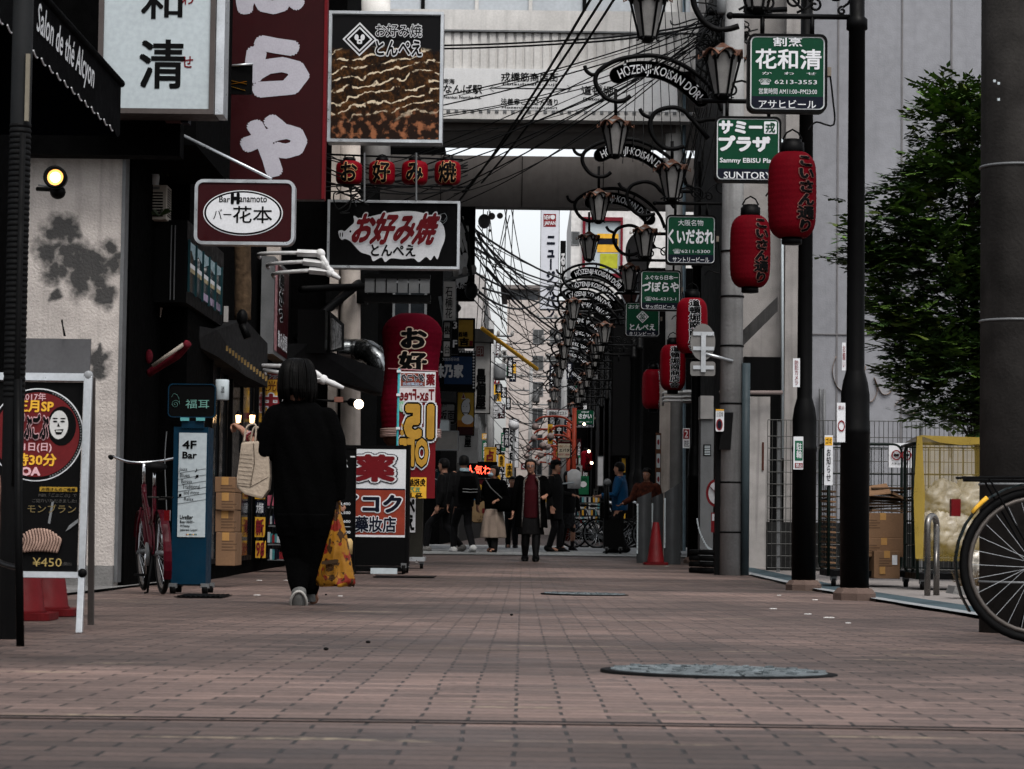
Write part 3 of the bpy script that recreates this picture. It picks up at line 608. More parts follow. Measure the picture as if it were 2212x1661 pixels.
# pig sign
t, fr, b = sign('pig_sign', 'black light box with a white pig outline and red brush lettering', 'sign', (707, 433, 993, 580), 30, .22, INK, ALU, rim=.03, rimd=.02)
pg = [(733, 512), (731, 500), (738, 497), (745, 499), (755, 490), (765, 480), (764, 466), (775, 472), (784, 474), (800, 468), (830, 461), (870, 456), (905, 458), (935, 468), (955, 483), (961, 500), (960, 520), (952, 540), (945, 560), (938, 552), (930, 562), (920, 555), (905, 566), (893, 558), (870, 560), (845, 558), (832, 566), (824, 556), (806, 564), (800, 552), (780, 545), (765, 530), (755, 520), (745, 516), (738, 518)]
b.poly(fr, [fr.px(*p) for p in sm([*pg, pg[0]], 4)[:-1]], WHT, .004)
b.tube([fr.pt(*fr.px(*p), .005) for p in sm([(955, 485), (965, 475), (962, 462), (950, 464), (948, 474), (958, 478), (964, 470)])], .012, PANEL, 5, flat=.2)
b.poly(fr, ell(*fr.px(757, 500), .012, .015, 14), INK, .007)
for p in (735, 740): b.poly(fr, ell(*fr.px(p, 507), .007, .03, 12), INK, .007)
b.text(fr, 'お好み焼', (768, 462, 943, 526), RED, .010, .05, shear=.12, halo=.085, hm=WHT); b.text(fr, 'とんぺえ', (802, 529, 897, 553), INK, .009, .03); b.build('face', t)
# giant red paper lantern
c = P(889, 805, 31); BIGR = M('giant_lantern_red_cloth', (.115, .003, .012), .8, spec=.02, var=.25, sc=3, bump=1.0, bsc=12)
t = thing('giant_red_lantern', 'giant faded red lantern with black characters and torn paper at its foot', 'lantern', c-V((0, 0, .9)))
b = MB(); N = 60; pr = []; H = 1.46
for i in range(N+1):
    u = i/N; z = -H/2+.02+u*(H-.02); r = .36 if u < .82 else .36*math.sqrt(max(0.02, 1-((u-.82)/.2)**2)); r *= 1-.01*(1+math.cos(u*N*2.2)); r += .02*math.sin(u*9)
    pr.append((r, z))
b.lathe(pr, c, BIGR, 40); b.build('cloth_shell', t)
b = MB(); b.lathe([(.20, -1.0), (.33, -.86), (.37, -.74), (.37, -.70)], c, M('torn_tan_paper', (.16, .075, .045), .8, var=.4, sc=9), 30); b.build('torn_hem', t)
b = MB()
for k in range(5): b.lathe([(.375+.006*(k % 2), -.72-k*.022), (.382, -.71-k*.022), (.375, -.70-k*.022)], c, M('pale_paper_band', (.35, .24, .22), .8), 30)
b.build('paper_band', t)
b = MB()
for chx, y0, y1 in (('お', 704, 752), ('好', 757, 800)):
    for o, m, dd in ((.1, M('cream_outline', (.55, .42, .33), .6), .012), (.055, INK, .018)):
      for vs, fs, ex in bold(chx, o):
        z0 = P(889, y1, 30.6).z; z1 = P(889, y0, 30.6).z; out = []
        for x_, y_ in vs:
            a = (x_-.5)*.33+.03; z = z0+(y_+.08)*(z1-z0); th = a/.36-math.pi/2; r = .37+dd+ex; out.append(V((c.x+r*math.cos(th), c.y+r*math.sin(th), z)))
        b.add(out, fs, m)
b.build('lettering', t)
# mirrored flag banner
t, fr, b = sign('tax_free_banner', 'red and yellow shop flag seen from behind with mirrored discount lettering', 'banner', (861, 800, 941, 1076), 29.6, .012, RED, RED, rim=0)
b = MB(); BW_ = lambda y: 0
def wave(fr, px): return fr.r(px)
b.rect(fr, (864, 803, 941, 836), WHT, .003); b.rect(fr, (866, 806, 918, 834), M('brick_red_print', (.22, .05, .03), .6), .005); b.text(fr, 'ダイコク', (868, 808, 916, 823), NAVY, .009, .05, flip=True, halo=.11, hm=WHT); b.text(fr, '大国薬妝店', (870, 826, 914, 833), M('pale_blue_print', (.3, .4, .5), .6), .008, .02, flip=True); b.text(fr, '薬', (921, 808, 939, 832), RED, .007, .04, flip=True)
b.rect(fr, (862, 837, 940, 868), M('pinkish_white', (.5, .46, .47), .6), .003); b.text(fr, 'Tax-Free', (864, 841, 938, 865), RED, .006, .03, flip=True)
b.poly(fr, ell(*fr.px(869, 878), .05, .065, 20), M('mint', (.2, .4, .25), .6), .004); b.text(fr, '特', (864, 871, 874, 886), WHT, .006, flip=True)
OG = M('ochre_gold', (.36, .20, .03), .6, var=.15)
b.text(fr, '15', (877, 878, 934, 944), OG, .020, .06, flip=True); b.text(fr, '15', (877, 878, 934, 944), INK, .014, .10, flip=True); b.text(fr, '15', (877, 878, 934, 944), WHT, .008, .14, flip=True)
b.text(fr, '%', (866, 916, 880, 940), OG, .014, .04, flip=True); b.text(fr, 'OFF', (864, 950, 924, 1005), OG, .020, .05, flip=True); b.text(fr, 'OFF', (864, 950, 924, 1005), INK, .014, .1, flip=True); b.text(fr, 'OFF', (864, 950, 924, 1005), WHT, .008, .14, flip=True)
b.rect(fr, (862, 1031, 921, 1076), YEL, .004); b.text(fr, '免税结', (882, 1034, 919, 1050), INK, .007, .03, flip=True); b.text(fr, '五万', (884, 1053, 908, 1063), M('green_print', (.03, .22, .13), .6), .007, .03, flip=True); b.text(fr, '马上', (880, 1065, 912, 1075), INK, .007, .04, flip=True)
b.build('printed_cloth', t)
q = MB(); q.tube([fr.pt(*fr.px(862, 796), 0), fr.pt(*fr.px(857, 1010), 0), fr.pt(*fr.px(853, 1200), 0)], .014, M('teal_pole', (.03, .25, .28), .4)); q.tube([fr.pt(*fr.px(838, 796), 0), fr.pt(*fr.px(946, 802), 0)], .006, M('pink_rod', (.4, .2, .22), .5))
q.build('pole', t); q = MB()
for p in ((862, 802), (861, 853), (860, 925), (857, 968)): q.box(fr.pt(*fr.px(*p), .012), (.05, .03, .03), WHT)
q.build('clip', t)
# rolling light box of the drugstore and the price board in front of it
t, fr, b = sign('drugstore_light_box', 'black rolling light box with a red and white drugstore face beside the flag', 'sign', (735, 962, 884, 1222), 28.6, .24, INK, BLK, rim=.03, rimd=.01)
b.rect(fr, (738, 970, 876, 1160), WHT, .003); b.rect(fr, (738, 1057, 875, 1155), M('orange_red_print', (.23, .035, .018), .6), .005); b.rect(fr, (738, 1055, 875, 1058), NAVY, .006)
b.text(fr, '薬', (770, 984, 850, 1038), RED, .020, .05); b.text(fr, '薬', (770, 984, 850, 1038), WHT, .014, .10); b.text(fr, '薬', (770, 984, 850, 1038), NAVY, .008, .135)
b.text(fr, 'ダイコク', (686, 1068, 866, 1106), NAVY, .012, .05, halo=.11, hm=WHT); b.text(fr, '大国藥妝店', (708, 1116, 855, 1148), NAVY, .012, .03, halo=.08, hm=WHT); b.build('face', t)
q = MB(); x0, y0, x1, y1 = fr.r((735, 1222, 884, 1224)); g = gz(28.6)
q.bb(fr.pt(x0+.05, y0-.05, .3), fr.pt(x1-.05, y0, -.5), BLK); q.build('base_frame', t)
q = MB(); q.bb(fr.pt(x1-.42, y0-.075, .34), fr.pt(x1-.12, y0-.01, .305), PANEL); q.build('white_weight', t)
def caster(t, p, r=.055):
    q = MB(); q.tube([p+V((-.02, 0, r)), p+V((.02, 0, r))], r, RUB, 16); o = q.build('caster', t); q = MB(); q.bb(p+V((-.03, -.03, r*1.2)), p+V((.03, .03, r*2.2)), GREY); q.build('fork', o)
for a in (x0+.1, x1-.05):
    for d in (.28, -.45): p = fr.pt(a, 0, d); caster(t, V((p.x, p.y, g)))
t, fr, b = sign('price_board', 'black price board with small white figures behind the yellow bag', 'sign', (690, 966, 768, 1225), 27.9, .05, INK, BLK, rim=.012)
for s, q in (('ー', (757, 985, 768, 988)), ('BAR', (722, 990, 752, 1009)), ('40分 ¥4,400', (705, 1084, 757, 1092)), ('50分 ¥5,500', (705, 1103, 757, 1111)), ('60分 ¥6,600', (705, 1122, 757, 1130)), ('延長 ¥3,300', (700, 1145, 757, 1153)), ('19:00-12:00', (705, 1174, 757, 1180))): b.text(fr, s, q, WHT, .004, .01)
b.rect(fr, (702, 1137, 757, 1138), WHT, .004); b.build('face', t); q = MB(); x0, y0, x1, y1 = fr.r((690, 966, 768, 1225)); q.bb(fr.pt(x0, gz(27.9)-y0*0-fr.O.z if False else y0-.08, 0), fr.pt(x1, y0, -.3), BLK); q.build('foot', t)
# white vertical sign behind the light box
t, fr, b = sign('tonpei_board', 'narrow olive sign cabinet with a white face and black kana behind the flag', 'sign', (876, 985, 913, 1205), 31.6, .3, WHT, M('olive_cabinet', (.035, .033, .026), .6), rim=.0)
b = MB(); b.rect(fr, (878, 1000, 898, 1150), WHT, .003); b.vtext(fr, 'とんぺえ', (878, 1002, 897, 1146), INK, .006, .05); b.build('face', t); q = MB(); x0, y0, x1, y1 = fr.r((872, 1203, 918, 1212)); q.bb(fr.pt(x0, y0, .1), fr.pt(x1, y1, -.4), ALU); q.build('base', t)
for a in (x0+.05, x1-.04): p = fr.pt(a, 0, .05); caster(t, V((p.x, p.y, gz(31.6))), .04)
# ------------------------------------------------ arched lamp posts with green signs and red lanterns
def spiral(c, r, turns, a0, s=1, n=26, plane='x'):
    out = []
    for i in range(n+1):
        u = i/n; q = r*(1-.85*u); th = a0+s*2*math.pi*turns*u; out.append(V((c[0]+q*math.cos(th), c[1], c[2]+q*math.sin(th))))
    return out
def lamp_head(parent, c):                        # c = apex of the copper cap
    b = MB(); n = 36; prof = [(.015, 0), (.05, -.03), (.10, -.075), (.155, -.115), (.205, -.145)]; vs = []; fs = []
    for sgn in (0, 1):
        for i, (r, z) in enumerate(prof):
            for k in range(n):
                th = 2*math.pi*k/n+.26; f = abs(math.sin(3*(th-.26))); q = i/4
                vs.append(c+V((r*(1-.06*f*q)*math.cos(th), r*(1-.06*f*q)*math.sin(th), z+f*.075*q*q-.008*sgn)))
    for sgn in (0, 1):
        for i in range(4):
            for k in range(n): a = sgn*5*n+i*n; fs.append((a+k, a+(k+1) % n, a+n+(k+1) % n, a+n+k))
    for k in range(n): fs.append((4*n+k, 4*n+(k+1) % n, 9*n+(k+1) % n, 9*n+k))
    b.add(vs, fs, COPPER, True)
    o = b.build('lamp', parent)
    g = MB(); g.lathe([(.075, -.50), (.155, -.13), (.15, -.07)], c, FROST, 6, smooth=False); g.build('lamp_glass', o)
    k = MB()
    for i in range(6):
        th = 2*math.pi*i/6; p = lambda r, z: c+V((r*math.cos(th), r*math.sin(th), z))
        k.tube([p(.19, -.14), p(.17, -.15), p(.082, -.51), p(.09, -.535), p(.11, -.53)], [.012, .014, .012, .01, .006], BLK, 6)
        k.tube([p(.20, -.14), p(.235, -.16), p(.23, -.12)], .009, COPPER, 5)
        a = th+math.pi/6; k.tube([c+V((rr_*math.cos(th+da), rr_*math.sin(th+da), z)) for rr_, da, z in ((.158, .12, -.18), (.155, .3, -.115), (.152, .52, -.10), (.155, .75, -.115), (.158, .93, -.18))], .012, BLK, 5)
    k.lathe([(.03, -.56), (.085, -.515), (.085, -.50)], c, BLK, 12); k.build('lamp_cage', o)
PREF = (1579, 31.5, 2.65, -.035)
def pp(px, py):                                   # picture point of the second post -> metres from the post foot
    q = P(px, py, 31.5); return V((q.x-2.65, 0, q.z-gz(31.5)))
def lamp_post(X, Y, label, base=True):
    g = gz(Y); t = thing('arched_lamp_post', label, 'street lamp', (X, Y, g), 'black arched lamp posts along the right side'); o = V((X, Y, g))
    b = MB(); b.lathe([(.115, 0), (.115, 1.30), (.12, 1.31), (.12, 1.35), (.115, 1.36), (.115, 1.62), (.10, 1.72), (.078, 1.80), (.073, 1.82), (.066, 4.55), (.085, 4.56), (.085, 4.64), (.062, 4.66), (.055, 6.2)], o, BLK, 22); b.build('post', t)
    if base:
        b = MB(); b.lathe([(.17, -.03), (.17, .045), (.135, .085), (.11, .09)], o, M('stone_base', (.13, .09, .075), .9, dirt=.6, bump=.5), 8, smooth=False); b.build('base', t)
    A = lambda L: [o+pp(*p) for p in L]
    b = MB(); main = sm(A([(1362, 207), (1350, 216), (1332, 219), (1310, 212), (1294, 195), (1286, 175), (1290, 158), (1302, 146), (1330, 131), (1370, 122), (1420, 121), (1470, 138), (1515, 168), (1545, 203), (1560, 240)]), 5)
    b.tube(main, .03, BLK, 8); b.tube(sm(A([(1263, 142), (1267, 153), (1278, 161), (1291, 160)]), 4), .026, BLK, 7); b.tube(A([(1560, 240), (1579, 250)]), .03, BLK, 7)
    for p, q in (((1350, 126), (1352, 143)), ((1420, 121), (1418, 142)), ((1470, 138), (1462, 158))): b.tube(A([p, q]), .018, BLK, 6)
    b.tube(A([(1330, 192), (1330, 256)]), .022, BLK, 7)
    b.build('arch_arm', t)
    b = MB(); b.tube(sm(A([(1382, 235), (1390, 247), (1406, 254)]), 4), .026, BLK, 7)
    b.tube(sm(A([(1478, 316), (1460, 321), (1438, 320), (1418, 305), (1405, 280), (1406, 258), (1420, 240), (1452, 232), (1478, 240), (1494, 257), (1512, 262), (1531, 258), (1579, 258)]), 4), .03, BLK, 7); b.tube(A([(1492, 252), (1530, 300)]), .035, BLK, 6); b.tube(A([(1452, 305), (1452, 350)]), .022, BLK, 7); b.build('scroll_arm', t)
    # name plate bent along an arc
    fr = Fr(o+V((0, -.03, 0))); cl = [fr.px(*p) for p in ()]; mid = [(q.x, q.z) for q in [pp(*p) for p in sm([(1334, 163), (1368, 151), (1420, 153), (1470, 175), (1514, 214)], 10)]]
    L = [0]
    for p, q in zip(mid, mid[1:]): L.append(L[-1]+math.dist(p, q))
    def at(s):
        s = min(max(s, 0), L[-1])
        for i in range(len(L)-1):
            if s <= L[i+1]:
                u = (s-L[i])/(L[i+1]-L[i]); p, q = mid[i], mid[i+1]; dx, dy = q[0]-p[0], q[1]-p[1]; m = math.hypot(dx, dy); return p[0]+dx*u, p[1]+dy*u, -dy/m, dx/m
    b = MB()
    def caps(hw, ext, d0, d1, m):
        up = []; dn = []
        for i in range(31): x, y, nx, ny = at(L[-1]*i/30); up.append((x+nx*hw, y+ny*hw)); dn.append((x-nx*hw, y-ny*hw))
        x, y, nx, ny = at(L[-1]); e = [(x+hw*(nx*math.cos(a)+ny*math.sin(a)), y+hw*(ny*math.cos(a)-nx*math.sin(a))) for a in [R(z) for z in range(15, 180, 15)]]
        x, y, nx, ny = at(0); s_ = [(x+hw*(-nx*math.cos(a)-ny*math.sin(a)), y+hw*(-ny*math.cos(a)+nx*math.sin(a))) for a in [R(z) for z in range(15, 180, 15)]]
        out = up+e+dn[::-1]+s_; N = len(up)
        b.slab(fr, out, d0, d1, m)
    caps(.105, 0, -.03, .0, WHT); caps(.094, 0, .0, .006, INK)
    vs, fs, bx = glyphs('HŌZENJI·KOISAN DŌRI', 0); tl = bx[2]-bx[0]; out = []
    for k_, (ex, ey) in enumerate(((0, 0), (.02, 0), (-.02, 0), (0, .012), (0, -.012))):
        out = []
        for x, y in vs:
            X_, Y_, nx, ny = at(L[-1]*(.01+.98*(x+ex-bx[0])/tl)); h = (y+ey-.34)*.165; out.append(fr.pt(X_+nx*h, Y_+ny*h, .012+.0003*k_))
        b.add(out, fs, WHT); b.build('name_plate', t)
    lamp_head(t, o+pp(1330, 249)); lamp_head(t, o+pp(1452, 343))
    # sign bracket with scrolls
    zb = 4.66; b = MB(); b.tube([o+V((0, 0, zb)), o+V((-1.0, 0, zb))], .022, BLK, 8); b.ball(o+V((-1.02, 0, zb)), .03, BLK)
    for cx, cz, r, tn, a0, s in ((-.16, .2, .13, 1.6, -1.2, 1), (-.34, .09, .06, 1.3, 2.5, -1), (-.5, .13, .10, 1.5, -1.4, 1), (-.72, .1, .085, 1.5, -1.5, -1), (-.12, .05, .035, 1.2, 1.5, 1), (-.87, .05, .04, 1.2, 1.5, 1)): b.tube(spiral(o+V((cx, 0, zb+cz)), r, tn, a0, s), .011, BLK, 5)
    b.tube(sm([o+V((-.06, 0, zb+.32)), o+V((-.3, 0, zb+.22)), o+V((-.42, 0, zb+.06)), o+V((-.62, 0, zb+.2)), o+V((-.95, 0, zb+.05))], 5), .011, BLK, 5)
    for dx in (-.76, -.36): b.tube([o+V((dx, 0, zb)), o+V((dx, 0, 4.5))], .02, BLK, 6)
    b.build('sign_bracket', t)
    return t, o
def green_sign(o, label, rows, foot, extra=None):
    x0, x1, z0, z1 = -.88, -.244, 3.875, 4.505
    t = thing('green_sign', label, 'sign', o+V(((x0+x1)/2, 0, z0)), 'green shop signs hanging from the lamp posts'); fr = Fr(o+V((0, -.06, 0))); b = MB()
    b.slab(fr, rr(x0, z0, x1, z1, .06), -.12, -.006, BLK); b.ring(fr, rr(x0, z0, x1, z1, .06), rr(x0+.02, z0+.02, x1-.02, z1-.02, .045), -.004, .012, BLK); b.build('cabinet', t)
    b = MB(); b.poly(fr, rr(x0+.02, z0+.02, x1-.02, z1-.02, .045), WHT, .001); b.poly(fr, rr(x0+.03, z0+.03, x1-.03, z1-.03, .038), GREEN, .003)
    b.poly(fr, [(x0+.03, z0+.125), (x0+.03, z0+.06), (x0+.06, z0+.03), (x1-.06, z0+.03), (x1-.03, z0+.06), (x1-.03, z0+.125)], NAVY, .005)
    W, H = x1-x0, z1-z0
    for s, a0, b0, a1, b1, off in rows+[(foot, .14, .045, .86, .15, .01)]: b.text(fr, s, None, WHT, .008, off, raw=(x0+a0*W, z0+b0*H, x0+a1*W, z0+b1*H))
    if extra: extra(b, fr, x0, z0, W, H)
    b.build('face', t)
    b = MB(); b.bb(fr.pt(x1+.0, z1-.33, -.1), fr.pt(x1+.035, z1-.26, -.02), M('beige_plastic', (.2, .17, .14), .6)); b.tube(sm([fr.pt(x1+.03, z1-.33, -.05), fr.pt(x1+.05, z1-.5, -.05), fr.pt(x1+.06, z1-.72, -.05), fr.pt(x1-.08, z1-.7, -.05), fr.pt(x1-.14, z1-.76, -.05)], 4), .008, CABLE, 5); b.build('wiring', t)
    return t
def box_kanji(b, fr, x0, z0, W, H):
    b.poly(fr, rr(x0+.74*W, z0+.735*H, x0+.93*W, z0+.925*H, .01), WHT, .007); b.text(fr, '戎', None, GREEN, .010, .03, raw=(x0+.765*W, z0+.755*H, x0+.905*W, z0+.905*H))
def dia(b, fr, x0, z0, W, H):
    x, y, r = x0+.5*W, z0+.58*H, .16*W
    for k, (s, m) in enumerate(((1.1, WHT), (.88, GREEN), (.72, WHT))): b.poly(fr, [(x-r*s, y), (x, y-r*s), (x+r*s, y), (x, y+r*s)], m, .007+.002*k)
    b.text(fr, '㗊', None, GREEN, .014, .03, raw=(x-r*.35, y-r*.4, x+r*.35, y+r*.4))
SG = [([('割烹', .32, .84, .68, .95, .02), ('花和清', .10, .55, .92, .80, .025), ('か　わ　せ', .18, .475, .86, .51, .0), ('☎ 6213-3553', .14, .345, .87, .42, .0), ('営業時間 AM11:00~PM23:00', .14, .225, .87, .30, .0)], 'アサヒビール', None, 'green sign with three brush characters, nearest to the camera on the tallest black post'),
      ([('サミー', .07, .74, .70, .92, .06), ('プラザ', .07, .47, .82, .69, .06), ('Sammy EBISU Plaza', .08, .27, .94, .36, .025)], 'SUNTORY', box_kanji, 'green sign with blocky katakana partly behind the nearest red lantern'),
      ([('大阪名物', .24, .78, .74, .90, .0), ('くいだおれ', .05, .42, .95, .70, .035), ('☎6211-5300', .14, .22, .88, .31, .0)], 'サントリービール', None, 'green sign with slanted white brush kana left of the concrete utility pole'),
      ([('ふぐなら日本一', .12, .76, .92, .87, .02), ('づぼらや', .06, .47, .94, .70, .035), ('☎06-6212-1', .12, .24, .88, .34, .0)], 'サッポロビール', None, 'green sign with rounded kana cut by the tall bright red lantern'),
      ([('お好み焼', .1, .80, .9, .92, .0), ('とんぺえ', .15, .2, .85, .37, .03)], 'キリンビール', dia, 'small green sign with a white diamond emblem, lowest of the five')]
PX = [(2.64, 19.9, 'black arched lamp post on a stone base, nearest to the camera beside the blank wall'), (2.675, 23.8, 'second black arched lamp post, with copper lamps at the top edge'), (2.65, 31.5, 'arched lamp post with the large readable name plate, hidden behind the concrete pole'), (2.65, 38.5, 'arched lamp post whose name plate hangs behind the first copper lamp'), (2.66, 44.5, 'arched lamp post at the near edge of the crossing')]
for i, ((X, Y, lab), (rows, foot, ex, sl_)) in enumerate(zip(PX, SG)):
    t, o = lamp_post(X, Y, lab, True); green_sign(o, sl_, rows, foot, ex)
    if i < 2:
        lantern('street_lantern', ('large dark red paper lantern, nearest, hanging under the green sign with three characters' if i == 0 else 'dark red paper lantern with a torn seam hanging before the concrete pole'), o+V((-.515 if i == 0 else -.53, -.02, 3.21)), .195, .68, LRED, 'こいさん通り', halo=(.09, M('lantern_outline', (.17, .07, .06), .6)), toff=.05, group='red street lanterns on the right', twist=.52, txt=.16)
    else:
        lantern('street_lantern', ('tall bright red lantern with white outlined characters, above the round sign back', '', '')[0] if i == 2 else ('bright red lantern with white outlined characters, middle of the lower three' if i == 3 else 'plain dark red lantern lowest and farthest of the right row'), o+V((-.54 if i == 2 else -.36, -.02, 3.1 if i == 2 else 3.0 if i == 3 else 2.95)), .20, .70, LRED2, '道頓堀南商店会', halo=(.09, WHT), toff=.04, group='red street lanterns on the right', twist=.12 if i < 4 else .9, txt=.15, rib=22)
for i, (X, Y) in enumerate(((2.65, 57.5), (2.65, 60.5), (2.68, 66), (2.66, 71), (2.65, 94), (2.68, 102), (2.62, 63), (2.7, 75.5), (2.66, 80))):
    lamp_post(X, Y, ('black arched lamp post beyond the crossing whose plate shows only its dark back', 'second dark arch just below the first one beyond the crossing', 'far arched lamp post with a small readable name plate above hanging lamps', 'far arched lamp post half hidden behind the lamp heads of another', 'distant arched lamp post with white lettered plate above the white station sign', 'most distant arched lamp post, its plate just under another', 'third dark arch in the stack of arches beyond the crossing', 'far lamp post just before the vermilion posts, in the middle of the dark stack', 'far lamp post standing level with the nearest vermilion post')[i], False)
# ------------------------------------------------ poles
def upole(name, label, p, r0_, r1_, h, mat):
    t = thing(name, label, 'utility pole', p); b = MB(); b.lathe([(r0_, -.1), (r0_+(r1_-r0_)*.5, h*.5), (r1_, h)], p, mat, 26); b.build('pole', t); return t
POLE = M('pole_concrete', (.30, .30, .30), .85, bump=.5, bsc=30, dirt=.7, streak=.6, sc=3)
p = V((P(1577, 1235, 30.2).x, 30.2, gz(30.2))); t = upole('concrete_utility_pole', 'grey concrete utility pole with strapped pipe and the round sign back', p, .145, .11, 11, POLE)
b = MB()
for z in (.5, 1.1, 2.05, 2.75, 3.35, 3.9): b = MB(); b.lathe([(.146, z), (.15, z+.01), (.146, z+.022)], p, BLK, 24); b.build('strap', t)
b = MB(); b.tube([p+V((.17, -.08, .0)), p+V((.17, -.08, 2.55))], .05, M('blue_grey_pipe', (.05, .07, .08), .5), 14); b.build('side_pipe', t)
b = MB(); b.bb(p+V((-.19, -.06, .0)), p+V((-.125, .06, 1.9)), BLK); b.build('black_guard', t)
b = MB(); b.prism([p+V((-.16, -.18, 1.5)), p+V((-.02, -.18, 1.5)), p+V((.01, -.18, 1.95)), p+V((-.1, -.18, 1.95))], (0, .06, 0), RUB); b.build('black_box', t)
t = thing('road_sign_back', 'grey round and square road sign seen from the back on a pole arm', 'road sign', P(1518, 812, 30.0)); fr = Fr(P(1518, 780, 30.0)); b = MB(); ZN = M('sign_zinc', (.19, .185, .18), .55, metal=.4, dirt=.3)
c = fr.px(1518, 739); rX = fr.px(1545, 739)[0]-c[0]; b.slab(fr, ell(c[0], c[1], rX, rX*1.48, 32), 0, .015, ZN); b.build('round_plate', t)
b = MB(); b.slab(fr, rr(*fr.r((1491, 781, 1545, 812)), .03), 0, .015, ZN); b.build('square_plate', t)
b = MB(); b.slab(fr, rr(*fr.r((1514, 718, 1524, 804)), 0), .02, .05, ALU); b.tube([fr.pt(*fr.px(1518, 763), .03), p+V((0, -.15, 2.57))], .02, ALU)
for y in (721, 753, 794): b.slab(fr, rr(*fr.r((1497, y-4, 1542, y+4)), 0), .016, .03, ALU)
b.build('bracket', t)
p = V((P(2190, 1300, 12.4).x, 12.4, gz(12.4))); t = upole('thick_concrete_pole', 'thick grey concrete pole at the right edge behind the bicycle wheel', p, .17, .155, 7, M('dark_old_concrete', (.055, .051, .048), .9, bump=.25, bsc=60, var=.4, dirt=.8, streak=.5))
b = MB()
for z in (1.53, .72, .24, 2.3): b = MB(); b.lathe([(.172, z), (.175, z+.005), (.172, z+.012)], p, GREY, 24); b.build('band', t)
for q in ((2148, 175), (2157, 180), (2157, 215)): b = MB(); b.box(P(*q, 12.2), (.012, .01, .012), PANEL); b.build('bolt', t)
p = V((P(22, 1200, 9.9).x, 9.9, gz(9.9))); t = upole('wrapped_grey_pole', 'grey pole wrapped with ribbed cable guard at the left edge', p, .042, .04, 5, M('pole_grey', (.028, .03, .032), .6, streak=.4))
b = MB()
for i in range(50): b.lathe([(.043, .95+i*.022), (.045, .958+i*.022), (.043, .966+i*.022)], p, RUB, 14)
b.tube([p+V((.02, -.045, .6)), p+V((.02, -.045, 2.0))], .012, RUB); b.build('cable_guard', t)
b = MB(); b.bb(p+V((.025, -.05, 2.05)), p+V((.041, -.035, 2.32)), M('yellowed_strip', (.2, .18, .14), .7)); b.build('strip', t)
# stickers on posts: notices
def notice(label, px, Y, cols, chars, rnd=0):
    fr = Fr(P((px[0]+px[2])/2, (px[1]+px[3])/2, Y)); t = thing('notice_plate', label, 'notice', fr.pt(*fr.px((px[0]+px[2])/2, px[3]))); b = MB(); b.slab(fr, rr(*fr.r(px), rnd), -.006, 0, WHT)
    for m, q in cols: b.rect(fr, q, m, .003)
    for s, q, m, vert in chars: (b.vtext if vert else b.text)(fr, s, q, m, .006, .01)
    b.build('plate', t); return t
REDN = M('notice_red', (.2, .015, .02), .6); GRN = M('notice_green', (.01, .12, .06), .6)
notice('white notice with green border low on the second lamp post', (1714, 943, 1735, 1014), 23.66, [(GRN, (1717, 952, 1734, 995)), (REDN, (1717, 1000, 1734, 1011))], [('駐輪', (1720, 956, 1732, 990), WHT, True), ('禁止', (1719, 1001, 1733, 1010), WHT, False)])
notice('red and white camera notice on the second lamp post', (1713, 774, 1728, 836), 23.68, [], [('防犯カメラ', (1716, 778, 1725, 832), REDN, True)])
notice('faded red and white notice wrapped on the nearest lamp post', (1808, 870, 1826, 955), 19.76, [], [('禁止', (1811, 876, 1824, 884), REDN, False), ('○', (1810, 908, 1825, 932), REDN, False)])
notice('small faded notice high on the nearest lamp post', (1819, 740, 1827, 800), 19.8, [], [('お願い', (1820, 745, 1826, 795), REDN, True)])
for k, (px, Y, lab) in enumerate((((1475, 925, 1490, 968), 38.3, 'red and white crime camera notice on the fourth lamp post'), ((1440, 950, 1450, 1000), 44.3, 'red and white crime camera notice on the fifth lamp post'))):
    notice(lab, px, Y, [(REDN, (px[0]+1, px[1]+2, px[2]-1, px[1]+23))], [('防犯', (px[0]+3, px[1]+26, px[2]-2, px[3]-3), INK, False), ('2', (px[0]+4, px[1]+5, px[2]-4, px[1]+20), WHT, False)])
fr = Fr(P(1541, 1055, 30.9)); t = thing('no_bicycle_sign', 'round red and white no bicycle sign half hidden by the concrete pole', 'sign', P(1541, 1110, 30.9)); b = MB(); c = fr.px(1546, 1065); RX = .12
b.slab(fr, ell(c[0], c[1], .12, .17), -.01, 0, REDN); b.poly(fr, ell(c[0], c[1], .09, .135), WHT, .003); b.tube([fr.pt(c[0]-.08, c[1]+.09, .006), fr.pt(c[0]+.08, c[1]-.09, .006)], .016, REDN, 4, flat=.2); b.rect(fr, (1536, 1107, 1546, 1150), REDN, .0); b.rect(fr, (1538, 1110, 1545, 1125), WHT, .003); b.build('plate', t); q = MB(); q.tube([fr.pt(c[0], c[1]-.6, -.02), fr.pt(c[0], c[1]+.2, -.02)], .02, BLK); q.build('stake', t)
fr = Fr(P(1552, 905, 30.0)); b = MB(); x = fr.px(1552, 905)[0]; t = thing('orange_area_sign', 'yellow topped white plate with red ring on the concrete pole', 'sign', P(1552, 930, 30.0)); b.slab(fr, rr(*fr.r((1546, 884, 1564, 932)), .02), -.01, 0, WHT); b.text(fr, '止区域', (1548, 890, 1562, 900), INK, .004); b.rect(fr, (1546, 884, 1564, 887), YEL, .004); c = fr.px(1554, 917); b.poly(fr, ell(*c, .04, .07), REDN, .004); b.poly(fr, ell(*c, .025, .05), NAVY, .006); b.build('plate', t)
